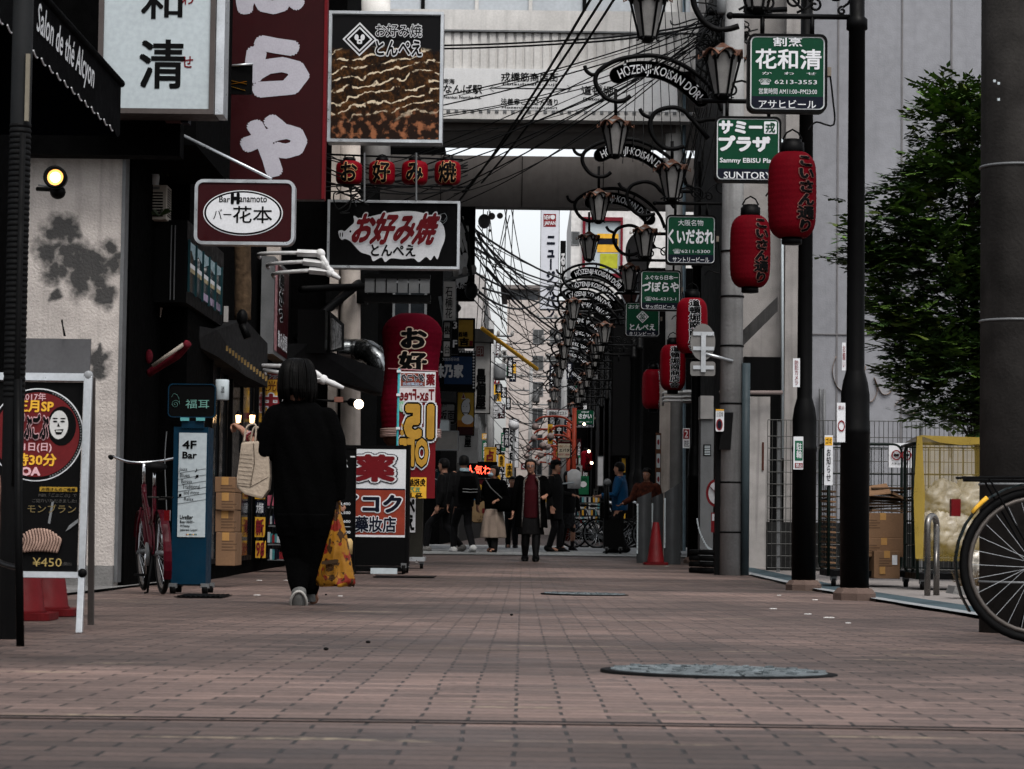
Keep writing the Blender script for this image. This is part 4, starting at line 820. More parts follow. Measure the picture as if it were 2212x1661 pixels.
# ------------------------------------------------ open lot on the right
WIRE = M('galvanised_wire', (.11, .11, .105), .5, metal=.5)
def mesh_fence(t, p0, p1, z0, z1, nx, nz, r, mat, part='mesh_panel'):
    b = MB(); p0 = V(p0); p1 = V(p1)
    for i in range(nx+1): p = p0.lerp(p1, i/nx); b.tube([p+V((0, 0, z0)), p+V((0, 0, z1))], r, mat, 4)
    for j in range(nz+1): z = z0+(z1-z0)*(1 if j == nz else j/nz*.97); b.tube([p0+V((0, 0, z)), p1+V((0, 0, z))], r*1.2, mat, 4)
    return b.build(part, t)
g = gz(32.5); Y = 32.5; x0, x1 = P(1658, 1000, Y).x, P(1990, 1000, Y).x
t = thing('wire_fence', 'thin welded wire fence across the open lot in front of the blank wall', 'fence', ((x0+x1)/2, Y, g))
mesh_fence(t, (x0, Y, g), (x1+1.5, Y, g), .05, 1.97, 58, 12, .0045, WIRE)
for px in (1683, 1825, 1990): x = P(px, 1000, Y).x; q = MB(); q.bb((x-.022, Y+.01, g), (x+.022, Y+.05, g+1.95), GREY); q.build('post', t)
b = MB(); b.bb((3.3, 33.6, -.1), (12, 33.9, .62), M('dark_low_wall', (.03, .03, .03), .9, dirt=.5)); tag(b.build('low_wall'), 'dark low wall behind the wire fence under the blank building', 'wall')
# roll cages
CAGE = M('dark_green_steel', (.008, .018, .014), .5)
def roll_cage(label, x0, x1, Y, dep, h, nx):
    g = gz(Y); t = thing('roll_cage', label, 'roll cage', ((x0+x1)/2, Y, g)); b = MB(); fr = Fr((0, Y+dep, g))
    for yy in (Y, Y+dep):
        f = Fr((0, yy, g)); loop = [f.pt(a, c, 0) for a, c in rr(x0, .14, x1, h, .09, 4)]
        if yy > Y: b.tube(loop, .016, CAGE, 7, True)
        else:
            for xx in (x0, x1): b.tube([V((xx, yy, g+.1)), V((xx, yy, g+h))], .016, CAGE, 7)
    for xx in (x0, x1): b.tube([V((xx, Y, g+h-.02)), V((xx, Y+dep, g+h-.02))], .014, CAGE, 6); b.tube([V((xx, Y, g+h*.6)), V((xx, Y+dep, g+h*.6))], .01, CAGE, 6)
    b.build('frame', t); mesh_fence(t, (x0, Y+dep, g), (x1, Y+dep, g), .2, h-.04, nx, 5, .005, CAGE, 'back_mesh')
    mesh_fence(t, (x0, Y, g), (x0, Y+dep, g), .2, h-.04, 5, 5, .005, CAGE, 'side_mesh')
    q = MB(); q.bb((x0, Y, g+.1), (x1, Y+dep, g+.16), BLK); q.build('deck', t)
    for xx in (x0+.06, x1-.06): caster(t, V((xx, Y+.06, g)), .045)
    return t
YC = 25.2; cx0, cx1 = P(1790, 1100, YC).x, P(1972, 1100, YC).x; g = gz(YC)
roll_cage('green roll cage with wired back, loaded with flattened cardboard', cx0, cx1, YC, .75, 1.46, 8)
notice('white litter notice with two red prohibition circles on the cage mesh', (1920, 957, 1970, 1010), YC+.74, [], [('敷地内につき', (1944, 964, 1969, 972), INK, False), ('ポイ捨て禁止', (1926, 999, 1946, 1003), INK, False), ('禁煙', (1953, 999, 1962, 1003), INK, False)])
fr = Fr(P(1945, 985, YC+.735)); b = MB()
for cx in (1936, 1958):
    c = fr.px(cx, 983); b.ring(fr, ell(*c, .052, .052, 24), ell(*c, .040, .040, 24), .008, .012, REDN); b.tube([fr.pt(c[0]-.035, c[1]+.035, .012), fr.pt(c[0]+.035, c[1]-.035, .012)], .006, REDN, 4, flat=.3); b.poly(fr, rr(c[0]-.028, c[1]-.012, c[0]+.028, c[1]+.012, .01), INK, .007)
b.build('symbols', D.objects[[o.name for o in D.objects if o.name.startswith('notice_plate')][-1]])
notice('tall yellow and white notice board on the left side of the green cage', (1781, 940, 1799, 1048), YC-.03, [(YEL, (1782, 944, 1798, 962))], [('ゴミ', (1784, 946, 1796, 958), INK, False), ('お知らせ', (1785, 968, 1795, 1040), INK, True)])
def carton(label, px, Y, dep, rz=0, open_=False, name='cardboard_box'):
    fr = Fr(P((px[0]+px[2])/2, (px[1]+px[3])/2, Y), rz); x0, y0, x1, y1 = fr.r(px); t = thing(name, label, 'box', fr.pt((x0+x1)/2, y0, -dep/2), None)
    b = MB(); b.slab(fr, rr(x0, y0, x1, y1, 0), -dep, 0, CARD); b.build('carton', t, bev=.006); b = MB(); m = (x0+x1)/2; TP = M('brown_tape', (.33, .18, .06), .4)
    b.poly(fr, rr(m-.03, y1-.07, m+.03, y1, 0), TP, .002); b.add([fr.pt(m-.03, y1+.002, 0), fr.pt(m+.03, y1+.002, 0), fr.pt(m+.03, y1+.002, -dep), fr.pt(m-.03, y1+.002, -dep)], [(0, 1, 2, 3)], TP); b.build('tape', t)
    b = MB(); PR = M('faint_print', (.12, .07, .04), .8)
    for i in range(4): b.poly(fr, rr(x0+.05, y1-.08-i*.025, x0+.05+.1+.03*(i % 2), y1-.07-i*.025, 0), PR, .002)
    b.build('print', t); return t
carton('flat brown carton with tape, topmost of the carton stack in the cage', (1862, 1108, 1953, 1162), YC, .5)
carton('brown carton under the topmost one in the cage stack', (1862, 1162, 1957, 1203), YC-.02, .5)
t = carton('brown carton with a white label leaning before the cage', (1888, 1190, 1944, 1250), YC-.12, .4, .06); fr = Fr(P(1926, 1207, YC-.125), .06); b = MB(); b.rect(fr, (1927, 1199, 1938, 1220), WHT, .003); b.rect(fr, (1900, 1224, 1912, 1240), M('brown_tape', (.33, .18, .06), .4), .003); b.build('label', t)
random.seed(5); CARD2 = M('dark_cardboard', (.10, .06, .035), .9)
for i in range(17):
    px0 = 1866+random.uniform(-4, 25); px1 = px0+random.uniform(70, 100); y = 1052+i*3.4; Yq = YC+random.uniform(.0, .25); a = P(px0, y, Yq); c = P(min(px1, 1972), y+random.uniform(-6, 6), Yq); th = .012
    b = MB(); b.prism([a, c, c+V((0, 0, th)), a+V((0, 0, th))], (0, .45, 0), (CARD, CARD2, CARD2)[i % 3]); tag(b.build('flattened_carton'), 'flattened cardboard sheet in the loose pile inside the green cage', 'cardboard', 'flattened cardboard sheets in the cage')
b = MB(); q = [P(1868, 1072, YC-.05), P(1925, 1066, YC-.05), P(1915, 1048, YC+.1), P(1864, 1056, YC+.1)]; b.prism(q, (0, .01, .02), CARD); tag(b.build('flattened_carton'), 'pale cardboard flap standing on top of the loose pile in the cage', 'cardboard', 'flattened cardboard sheets in the cage')
b = MB(); b.prism([P(1962, 1078, YC-.02), P(1930, 1062, YC-.02), P(1928, 1067, YC-.02), P(1960, 1083, YC-.02)], (0, .4, 0), CARD); tag(b.build('flattened_carton'), 'tilted cardboard sheet at the right end of the pile in the cage', 'cardboard', 'flattened cardboard sheets in the cage')
for i in range(16):
    y = 1062+i*11; a = P(1783, y, YC+.05); c = P(1806, y+2, YC+.05); b = MB(); b.prism([a, c, c+V((0, 0, .018)), a+V((0, 0, .018))], (0, .4, 0), (CARD2, CARD2, CARD)[i % 3]); tag(b.build('flattened_carton'), 'flattened cardboard sheet stacked at the left end of the cage', 'cardboard', 'flattened cardboard sheets at the left end')
# netted cage with bags
nx0, nx1 = P(1982, 1100, 24.2).x, P(2165, 1100, 24.2).x; g = gz(24.2)
NET = M('yellow_net', (.30, .21, .04), .8, trans=.68, var=.1); DN = M('yellow_net_fold', (.30, .21, .04), .8, trans=.3)
roll_cage('roll cage covered with a yellow net and filled with rubbish bags', nx0, nx1, 24.2, .8, 1.44, 7)
b = MB(); random.seed(3); fr = Fr((0, 24.15, g)); nxx, nyy = 24, 22; vs = []
for j in range(nyy+1):
    for i in range(nxx+1):
        u, v = i/nxx, j/nyy; x = nx0-.02+(nx1-nx0+.04)*u; z = .28+1.2*v-.03*math.sin(u*3.1)*v; d = .03*math.sin(u*17+v*3)*(1-v)+.015*math.sin(u*41); vs.append(V((x+.02*math.sin(v*9), 24.15+d, g+z)))
b.add(vs, [(j*(nxx+1)+i, j*(nxx+1)+i+1, (j+1)*(nxx+1)+i+1, (j+1)*(nxx+1)+i) for j in range(nyy) for i in range(nxx)], NET, True)
o = b.build('net_cover'); tag(o, 'yellow mesh net draped over the cage of white rubbish bags', 'net')
b = MB(); b.add([V((nx0-.02, 24.15, g+1.48)), V((nx1, 24.15, g+1.47)), V((nx1, 25.0, g+1.42)), V((nx0, 25.0, g+1.45))], [(0, 1, 2, 3)], DN)
pts = [(0, 1.49), (.25, 1.42), (.5, 1.40), (.75, 1.41), (1, 1.44)]; b.prism([V((nx0+(nx1-nx0)*u, 24.13, g+z)) for u, z in pts]+[V((nx1, 24.13, g+1.47)), V((nx0, 24.13, g+1.49))], (0, .006, 0), DN)
b.prism([V((nx0-.03, 24.12, g+.3)), V((nx0+.04, 24.12, g+.3)), V((nx0+.06, 24.12, g+.9)), V((nx0+.03, 24.12, g+1.48)), V((nx0-.02, 24.12, g+1.48)), V((nx0-.05, 24.12, g+.9))], (0, .02, 0), DN); b.build('net_fold', o)
BAG = M('white_plastic_bag', (.42, .39, .34), .3, var=.3, bump=1.0, bsc=14, sc=5, dirt=.5, spec=.5)
def bag(label, c, s, seed, grp='white rubbish bags in the netted cage'):
    from mathutils import noise as NZ
    b = MB(); n = 56; m = 36; vs = []
    for j in range(m+1):
        a = math.pi*j/m-math.pi/2
        for i in range(n):
            th = 2*math.pi*i/n; d = V((math.cos(a)*math.cos(th), math.cos(a)*math.sin(th), math.sin(a))); q = d+V((seed*3.7, 0, 0)); k = 1+.22*NZ.noise(q*1.6)-.16*abs(NZ.noise(q*3.5))-.10*abs(NZ.noise(q*7+V((5, 0, 0))))+.03*NZ.noise(q*15)
            if d.z > .8: k += (d.z-.8)*.9
            vs.append(V(c)+V((s[0]*k*d.x, s[1]*k*d.y, s[2]*k*d.z)))
    b.add(vs, [(j*n+i, j*n+(i+1) % n, (j+1)*n+(i+1) % n, (j+1)*n+i) for j in range(m) for i in range(n)], BAG, True); tag(b.build('rubbish_bag'), label, 'rubbish bag', grp)
bag('big white rubbish bag at the left of the netted cage', P(2040, 1085, 24.6), (.24, .25, .2), 1); bag('white rubbish bag at the top right inside the net', P(2100, 1085, 24.6), (.26, .25, .22), 2); bag('white rubbish bag under the others at the left of the net', P(2030, 1145, 24.5), (.22, .22, .24), 3); bag('white rubbish bag at the bottom middle of the net', P(2080, 1160, 24.5), (.25, .22, .22), 4); bag('loose white bag on the ground behind the bicycle wheel', P(2125, 1225, 23.8), (.2, .2, .15), 6)
# U bollard, rubble and weeds
p = V((P(2013, 1280, 21.6).x, 21.6, gz(21.6))); t = thing('steel_hoop_bollard', 'steel hoop bollard with a bright bent top in front of the netted cage', 'bollard', p); b = MB(); dx = .055
b.tube([p+V((-dx, -.1, 0)), p+V((-dx, -.1, .6))]+[p+V((-dx*math.cos(R(a)), -.1*math.cos(R(a)), .6+.085*math.sin(R(a)))) for a in range(10, 180, 14)]+[p+V((dx, .1, .6)), p+V((dx, .1, 0))], .027, M('worn_steel', (.20, .19, .18), .28, metal=.9, var=.3), 12); b.build('hoop', t)
b = MB(); random.seed(4)
for k in range(3): b.box(P(2070+k*22, 1277+k*3, 20.8), (.19, .2, .08), CONC, rz=.1*k)
tag(b.build('kerb_block'), 'broken concrete kerb block near the steel hoop bollard', 'block') if False else None
b = MB(); b.prism([P(2058, 1283, 20.6), P(2064, 1266, 20.6), P(2098, 1268, 20.6), P(2128, 1275, 20.6), P(2128, 1290, 20.6)], (0, .35, 0), CONC); tag(b.build('kerb_block'), 'broken concrete kerb block near the steel hoop bollard', 'block')
b = MB(); WD = M('dry_weed', (.10, .07, .04), .9, var=.4)
for i in range(150):
    c = P(2070+random.uniform(0, 55), 1266, 20.75+random.uniform(0, .25)); q = c+V((random.uniform(-.09, .09), random.uniform(-.05, .05), random.uniform(.03, .14))); b.tube([c, c.lerp(q, .6)+V((random.uniform(-.03, .03), 0, .02)), q], .0025, WD, 3)
tag(b.build('dry_weeds'), 'dry brown weeds growing on the broken kerb block', 'weeds', kind='stuff')
# tree in front of the blank wall
LEAF = M('leaf_green', (.085, .155, .028), .55, var=.35, sc=2.2, fine=0); LEAF2 = M('leaf_dark_green', (.040, .082, .022), .6, var=.4, sc=2.2, fine=0); LEAF3 = M('leaf_young', (.085, .115, .022), .55, var=.3, fine=0)
YT = 28.0; tp = V((P(2120, 1200, YT).x, YT, gz(YT))); t = thing('young_tree', 'dense dark green tree growing in front of the blank grey wall', 'tree', tp)
BARK = M('tree_bark', (.05, .04, .033), .9, bump=.8, streak=.4); b = MB(); random.seed(11)
b.tube(sm([tp+V((.02, 0, -.1)), tp+V((0, 0, 1.2)), tp+V((-.05, 0, 2.4)), tp+V((-.1, .05, 3.6)), tp+V((-.15, .0, 4.8))], 4), [.09-.004*i for i in range(17)], BARK, 10)
tips = []
TB_ = [(190, 2060), (250, 2010), (330, 1985), (400, 1935), (480, 1895), (515, 1835), (560, 1840), (600, 1890), (700, 1895), (760, 1910), (850, 1965), (935, 2070)]
def inside(px, py):
    for (a, p_), (b_, q_) in zip(TB_, TB_[1:]):
        if a <= py <= b_: l_ = p_+(q_-p_)*(py-a)/(b_-a)+10*math.sin(py*.13); return l_ < px < 4235-l_+14*math.sin(py*.07)
    return False
for i in range(430):
    for _ in range(60):
        px, py = random.uniform(1800, 2330), random.uniform(200, 930)
        if inside(px, py) and (px < 2200 or py < 860): break
    rad = .75*math.sqrt(max(.05, 1-((py-520)/420)**2)); c = P(px, py, YT+random.uniform(-rad, rad)); base = V((tp.x-.1, YT, min(c.z-.15, 4.6)-random.uniform(.1, .7))); base.z = max(base.z, 1.5)
    mid = base.lerp(c, .55)+V((0, 0, .12))
    if i % 5 == 0: b.tube([base, mid, c], [.010, .006, .002], BARK, 4)
    tips.append((c, (c-mid).normalized(), py))
b.build('trunk', t)
b = MB()
def leaflet(b, p, dirv, up, L_, w, m):
    s = dirv.cross(up).normalized()*w; b.add([p, p+dirv*L_*.4+s, p+dirv*L_, p+dirv*L_*.4-s], [(0, 1, 2, 3)], m)
for c, dv, py in tips:
    for k in range(13):
        a = random.uniform(0, 6.28); q = c+V((random.gauss(0, .11), random.gauss(0, .12), random.gauss(0, .10))); st = (dv*.6+V((math.cos(a), math.sin(a), random.uniform(-.25, .5)))).normalized(); Ls = random.uniform(.14, .26); m = random.choice((LEAF, LEAF2, LEAF2, LEAF2, LEAF)) if random.random() < .93 else LEAF3
        if py < 330 and random.random() < .5: m = LEAF3 if random.random() < .4 else LEAF
        up = V((random.uniform(-.3, .3), random.uniform(-.3, .3), 1)).normalized(); sd_ = st.cross(up).normalized()
        for i in range(5):
            pb = q+st*(Ls*(i+.6)/5)-V((0, 0, .02*(i/5)**2))
            for s_ in (-1, 1): leaflet(b, pb, (sd_*s_+st*.55+V((0, 0, random.uniform(-.35, .1)))).normalized(), up, random.uniform(.085, .13), .031, m)
        leaflet(b, q+st*Ls, st, up, .1, .027, m)
b.build('crown', t)
# right edge bicycle and other bicycles
def bicycle(name, label, p, ang, col, R_=.33, lean=0, group=None, fine=True, basket=False):
    p = V(p); t = thing(name, label, 'bicycle', p, group); rot = Matrix.Rotation(ang, 3, 'Z'); W = lambda x, z, y=0: p+rot @ V((x, y+z*lean, z))
    FM_ = col; n = 40 if fine else 20
    for nm, cx in (('wheel', 0), ('wheel', 1.08)):
        b = MB(); b.tube([W(cx+(R_-.016)*math.cos(R(a)), R_+(R_-.016)*math.sin(R(a))) for a in [360*i/n for i in range(n)]], .019, RUB, 7, True); o = b.build(nm, t)
        b = MB(); b.tube([W(cx+(R_-.045)*math.cos(R(a)), R_+(R_-.045)*math.sin(R(a))) for a in [360*i/n for i in range(n)]], .011, M('dull_rim', (.13, .115, .105), .4, metal=.5) if fine else GREY, 6, True); b.build('rim', o)
        b = MB(); b.tube([W(cx, R_, -.05), W(cx, R_, .05)], .022, GREY, 10)
        for i in range(28 if fine else 14):
            a = 2*math.pi*i/(28 if fine else 14); s = .032*(1 if i % 2 else -1); da = .5*(1 if (i//2) % 2 else -1); b.tube([W(cx+.02*math.cos(a+da), R_+.02*math.sin(a+da), s), W(cx+(R_-.05)*math.cos(a), R_+(R_-.05)*math.sin(a))], .0011 if fine else .002, ALU, 3)
        b.build('spokes', o)
    b = MB(); bbk = (.44, .29); hd = (.90, .82); sd0 = (.30, .80)
    b.tube([W(0, R_, .06), W(*bbk)], .011, FM_, 6); b.tube([W(0, R_, -.06), W(*bbk)], .011, FM_, 6); b.tube([W(*bbk), W(*sd0)], .015, FM_, 8); b.tube([W(*bbk), W(.62, .40), W(.88, .68)], .018, FM_, 8); b.tube([W(.36, .62), W(.60, .52), W(.89, .76)], .014, FM_, 8)
    b.tube([W(.36, .66), W(0, R_, .055)], .009, FM_, 6); b.tube([W(.36, .66), W(0, R_, -.055)], .009, FM_, 6); b.tube([W(.87, .62), W(*hd)], .02, FM_, 8); b.build('frame', t)
    b = MB()
    for s in (-.05, .05): b.tube([W(.87, .64, s*.6), W(.93, .5, s), W(1.08, R_, s)], .011, FM_, 6)
    b.build('fork', t)
    for cx, a0, a1 in ((0, 10, 215), (1.08, 20, 170)):
        b = MB(); q = [(R_+.03, a0+(a1-a0)*i/16) for i in range(17)]
        for i in range(16):
            (ra, aa), (_, ab) = q[i], q[i+1]; pts = lambda a: [W(cx+(R_+.028-abs(s)*.3)*math.cos(R(a)), R_+(R_+.028-abs(s)*.3)*math.sin(R(a)), s) for s in (-.03, -.015, .015, .03)]
            A_, B_ = pts(aa), pts(ab)
            for k in range(3): b.add([A_[k], A_[k+1], B_[k+1], B_[k]], [(0, 1, 2, 3)], FM_, True)
        b.build('mudguard', t)
    b = MB(); b.tube([W(*sd0), W(.27, .90)], .012, CHROME); b.build('seat_post', t); b = MB(); b.tube([W(.13, .935), W(.17, .945), W(.25, .945), W(.33, .94), W(.40, .93), W(.415, .925)], [.04, .085, .075, .035, .022, .01], RUB, 12, flat=.45); b.build('saddle', t)
    b = MB(); b.tube([W(*hd), W(.86, .98)], .012, CHROME); b.tube(sm([W(.66, 1.02, -.28), W(.78, 1.03, -.25), W(.88, 1.0, -.1), W(.88, .99, .1), W(.78, 1.03, .25), W(.66, 1.02, .28)], 4), .011, CHROME, 7); b.build('handlebar', t)
    for s in (-.28, .28): b = MB(); b.tube([W(.60, 1.015, s), W(.72, 1.025, s*.98)], .017, RUB); b.build('grip', t)
    b = MB(); b.tube([W(.06, .70), W(-.32, .70)], .007, BLK, 5)
    for s in (-.05, .05): b.tube([W(.3, .72, s), W(-.34, .71, s)], .006, BLK, 5); b.tube([W(-.22, .71, s), W(0, R_, s)], .005, BLK, 5)
    for i in range(5): b.tube([W(.1-.1*i, .712, -.05), W(.1-.1*i, .712, .05)], .004, BLK, 4)
    b.build('rear_rack', t)
    b = MB(); b.lathe([(.09, -.006), (.09, .006)], (0, 0, 0), GREY, 18)
    b.v = [W(.44+q.x, .29+q.y, .05+q.z) for q in b.v]; b.tube([W(.44, .29, .06), W(.52, .14, .06)], .009, CHROME); b.tube([W(.44, .29, -.06), W(.36, .44, -.06)], .009, CHROME); b.box(W(.52, .13, .1), (.08, .08, .02), RUB); b.box(W(.36, .45, -.1), (.08, .08, .02), RUB); b.build('crank', t)
    b = MB(); b.tube([W(0, R_-.02, .07), W(-.02, .12, .1), W(-.05, .015, .12), W(.02, .01, .13)], .009, CHROME if not fine else BLK, 6); b.build('kickstand', t)
    b = MB(); b.box(W(-.355, .58), (.04, .05, .075), M('red_reflector', (.12, .004, .006), .2)); b.build('tail_light', t)
    if basket:
        b = MB()
        for z, s in ((.72, .1), (.98, .14)): b.tube([W(1.1+dx*s, z, dy*s) for dx, dy in ((-1, -1), (1, -1), (1, 1), (-1, 1))], .006, GREY, 4, True)
        for k in range(10): a = -1+2*k/9; b.tube([W(1.1+a*.1, .72, .1), W(1.1+a*.14, .98, .14)], .003, GREY, 3); b.tube([W(1.1+a*.1, .72, -.1), W(1.1+a*.14, .98, -.14)], .003, GREY, 3)
        b.build('basket', t)
    return t
GRNB = M('dark_green_paint', (.008, .02, .02), .3)
pw = V((P(2237, 1195, 10.9).x, 10.9, gz(10.9))); t = bicycle('parked_bicycle', 'dark green bicycle at the right edge showing its rear wheel and red tail light', pw, R(4), GRNB, .335)
b = MB(); b.tube([pw+V((.35*math.cos(R(a)), -.03, .335+.368*math.sin(R(a)))) for a in (128, 133, 138, 143)], .012, YEL, 6); b.build('yellow_sticker', t)
CRIM = M('crimson_paint', (.07, .002, .008), .35, spec=.1)
pl = V((P(352, 1283, 18.5).x, 18.5, gz(18.5))); bicycle('parked_bicycle', 'crimson bicycle with red mudguards parked between the white wall and the blue bar sign', pl, R(106), CRIM, .30, .05)
for k, (px, Y, a) in enumerate(((1238, 55, 8), (1262, 56.5, 20), (1290, 54.5, 5))):
    q = V((P(px, 1160, Y).x, Y, gz(Y))); bicycle('parked_bicycle', ('black bicycle with a round wheel nearest the floral skirt beyond the crossing', 'black bicycle parked in the middle of the far row', 'black bicycle parked at the right end of the far row')[k], q, R(a), BLK, .33, 0, 'bicycles parked beyond the crossing', False)
# manhole covers, drain
MH = M('worn_manhole_iron', (.15, .175, .185), .5, metal=.35, var=.5, sc=12, dirt=.6, bump=1.0, bsc=35)
for lab, px, py, Y, r in (('worn grey manhole cover in the nearest pavers', 1552, 1461, 7.75, .365), ('manhole cover lying farther up the street in the pavers', 1263, 1292, 20.2, .355)):
    x = P(px, py, Y).x; g = gz(Y)-.0012*x*x+.004; t = thing('manhole_cover', lab, 'manhole cover', (x, Y, g)); s = -.014
    def tilt(b):
        for i, q in enumerate(b.v): b.v[i] = V((q.x, q.y, q.z+(q.x-x)*s*.6+(q.y-Y)*((gz(Y+.3)-gz(Y-.3))/.6-.001)))
        return b
    b = MB(); b.lathe([(r, -.02), (r, .002), (r-.015, .004)], (x, Y, g), RUB, 48); tilt(b).build('rim', t)
    b = MB(); b.lathe([(r-.03, -.01), (r-.03, .005), (r-.04, .008), (.001, .009)], (x, Y, g), MH, 48, smooth=False)
    for i in range(60):
        a = i*2.4; q = r*.9*math.sqrt((i+.5)/60); b.box((x+q*math.cos(a), Y+q*math.sin(a), g+.010), (.035, .012, .004), MH, rz=a)
    tilt(b).build('lid', t)
p = G(440, 1288); b = MB()
for i in range(9): b.bb((p.x-.15+i*.035, p.y-.3, p.z+.004), (p.x-.13+i*.035, p.y+.3, p.z+.012), BLK)
b.bb((p.x-.17, p.y-.33, p.z+.001), (p.x+.17, p.y+.33, p.z+.005), INK); tag(b.build('drain_grate'), 'black iron drain grate in the pavers beside the blue bar sign', 'drain grate')
p = G(870, 1246); b = MB(); b.bb((p.x-.3, p.y-.4, p.z+.002), (p.x+.35, p.y+.4, p.z+.008), BLK); tag(b.build('drain_grate'), 'dark metal cover plate in the pavers behind the yellow bag', 'drain grate')
# litter
random.seed(9); LW = M('paper_scrap', (.6, .6, .58), .7)
for px, py in ((1670, 1320), (1745, 1332), (1683, 1290), (1790, 1340), (1832, 1352), (555, 1290), (620, 1257), (735, 1292), (640, 1245), (1575, 1238), (1620, 1243), (1760, 1300), (1440, 1225), (640, 1265), (560, 1257), (900, 1217), (2165, 1297)):
    p = G(px, py); b = MB(); s = random.uniform(.015, .035); b.prism([p+V((s*math.cos(a), s*.7*math.sin(a), .014)) for a in (0, 1.2, 2.2, 3.5, 4.9)], (0, 0, .004), LW); tag(b.build('paper_scrap'), 'tiny pale scrap of paper lying on the pavers', 'litter', 'paper scraps on the pavers')
for px, py in ((704, 1286), (1590-1106+220, 1405), (795, 1390), (1105, 1330)):
    p = G(px, py); b = MB(); b.ball(p+V((0, 0, .006)), .010, BLK, (1, .8, .6), 7); tag(b.build('dark_scrap'), 'tiny dark scrap lying on the pavers', 'litter', 'dark scraps on the pavers')
# ------------------------------------------------ things along the left side
YE = 10.7
t = thing('easel_sign', 'silver framed easel sign with red disc poster and dessert photo at left edge', 'easel sign', P(60, 1367, YE)); fr = Fr(P(60, 1000, YE), 0, (0, .07, 1)); fr.n = fr.u.cross(fr.v)*1.0; fr.n = fr.n if fr.n.y < 0 else -fr.n
b = MB(); b.slab(fr, rr(*fr.r((-125, 824, 172, 1234)), 0), -.02, 0, INK)
red = M('poster_dark_red', (.13, .010, .012), .6, var=.15); c = fr.px(80, 939); r = fr.px(181, 939)[0]-c[0]
b.poly(fr, ell(*c, r, r, 60), WHT, .003); b.poly(fr, ell(*c, r*.975, r*.975, 60), INK, .0045); b.poly(fr, ell(*c, r*.91, r*.91, 60), red, .006)
for i in range(40):
    a = R(-70+140*i/39); b.poly(fr, ell(c[0]+r*.943*math.cos(a), c[1]+r*.943*math.sin(a), .0035, .0035, 6), GREY, .006)
PK = M('pink_print', (.50, .30, .32), .6)
b.text(fr, '2017年', (47, 849, 100, 866), PK, .008, .01); b.text(fr, '正月SP', (36, 866, 116, 890), YEL, .008, .035); b.text(fr, 'ごぶ', (40, 897, 70, 947), INK, .010, .05, halo=.09, hm=PK); b.text(fr, 'ごぶ', (72, 897, 106, 947), INK, .010, .05, halo=.09, hm=PK)
b.text(fr, '1月1日(日)', (22, 957, 112, 977), PK, .008, .025); b.text(fr, '10時30分', (8, 980, 122, 1006), YEL, .008, .03); b.text(fr, 'OA', (47, 1010, 87, 1027), PK, .008, .05)
# generic smiling face print
fc = fr.px(128, 918); FP = M('print_white', (.45, .45, .44), .6)
b.poly(fr, ell(fc[0]+.012, fc[1]-.005, .062, .085, 26), INK, .0075); b.poly(fr, ell(fc[0], fc[1], .040, .062, 24), FP, .009)
for s in (-1, 1): b.poly(fr, ell(fc[0]+s*.016, fc[1]+.014, .010, .004, 10), INK, .0105); b.poly(fr, ell(fc[0]+s*.017, fc[1]+.027, .012, .003, 10), INK, .0105)
b.poly(fr, [(fc[0]-.019, fc[1]-.022), (fc[0]+.022, fc[1]-.018), (fc[0]+.012, fc[1]-.042), (fc[0]-.010, fc[1]-.042)], INK, .0105); b.poly(fr, rr(fc[0]-.012, fc[1]-.031, fc[0]+.014, fc[1]-.025, 0), FP, .011); b.poly(fr, [(fc[0]-.004, fc[1]+.01), (fc[0]+.006, fc[1]-.008), (fc[0]-.007, fc[1]-.008)], INK, .0105)
b.rect(fr, (86, 1052, 167, 1062), M('gold_strip', (.28, .17, .02), .6), .004); b.text(fr, '片岡さんのご推薦', (90, 1054, 163, 1061), INK, .006, .02); TB = M('dim_gold_print', (.16, .12, .05), .6); b.text(fr, 'MBS『ごぶごぶ』で', (84, 1066, 166, 1074), M('dim_grey_print', (.08, .075, .07), .6), .006); b.text(fr, 'ご紹介いただきました!', (70, 1078, 166, 1086), MC['dim_grey_print'], .006); b.text(fr, 'モンブラン', (60, 1090, 165, 1108), TB, .007, -.0)
b.text(fr, '¥450', (71, 1205, 134, 1224), M('gold_print', (.30, .22, .08), .6), .007, .0); b.text(fr, '(税込)', (136, 1214, 155, 1223), MC['dim_grey_print'], .006)
b.poly(fr, [fr.px(*p) for p in ((104, 1130), (112, 1085), (117, 1083), (109, 1132))], GREY, .0065); b.poly(fr, [fr.px(*p) for p in ((142, 1148), (150, 1135), (170, 1120), (170, 1128), (152, 1142))], GREY, .0065); b.build('poster', t)
b = MB(); CR = M('chestnut_cream', (.30, .20, .16), .6, var=.2, sc=30); CR2 = M('chestnut_cream_shade', (.14, .075, .055), .7, var=.3)
def cream(x0_, x1_, y0_, y1_, n, mt):
    for i in range(n):
        u = i/(n-1); x = x0_+(x1_-x0_)*u; h = (1-abs(2*u-1.0)**2.5*.35); a = fr.px(x-3, y1_-4*math.sin(u*3)); m = fr.px(x+6, (y0_+y1_)/2); d = fr.px(x+1, y1_-(y1_-y0_)*h)
        b.tube(sm([fr.pt(*a, .01), fr.pt(*m, .014), fr.pt(*d, .01)], 4), .0105, mt, 6, flat=.5)
cream(45, 126, 1142, 1195, 14, CR); cream(-60, 20, 1020, 1175, 12, CR2); cream(-60, 36, 1075, 1190, 12, CR2); b.build('dessert_print', t)
b = MB(); b.slab(fr, rr(*fr.r((-125, 806, 192, 822)), 0), -.03, .02, ALU); b.build('cross_rail', t); b = MB(); b.slab(fr, rr(*fr.r((-125, 1234, 170, 1247)), 0), -.03, .02, ALU); b.build('cross_rail', t)
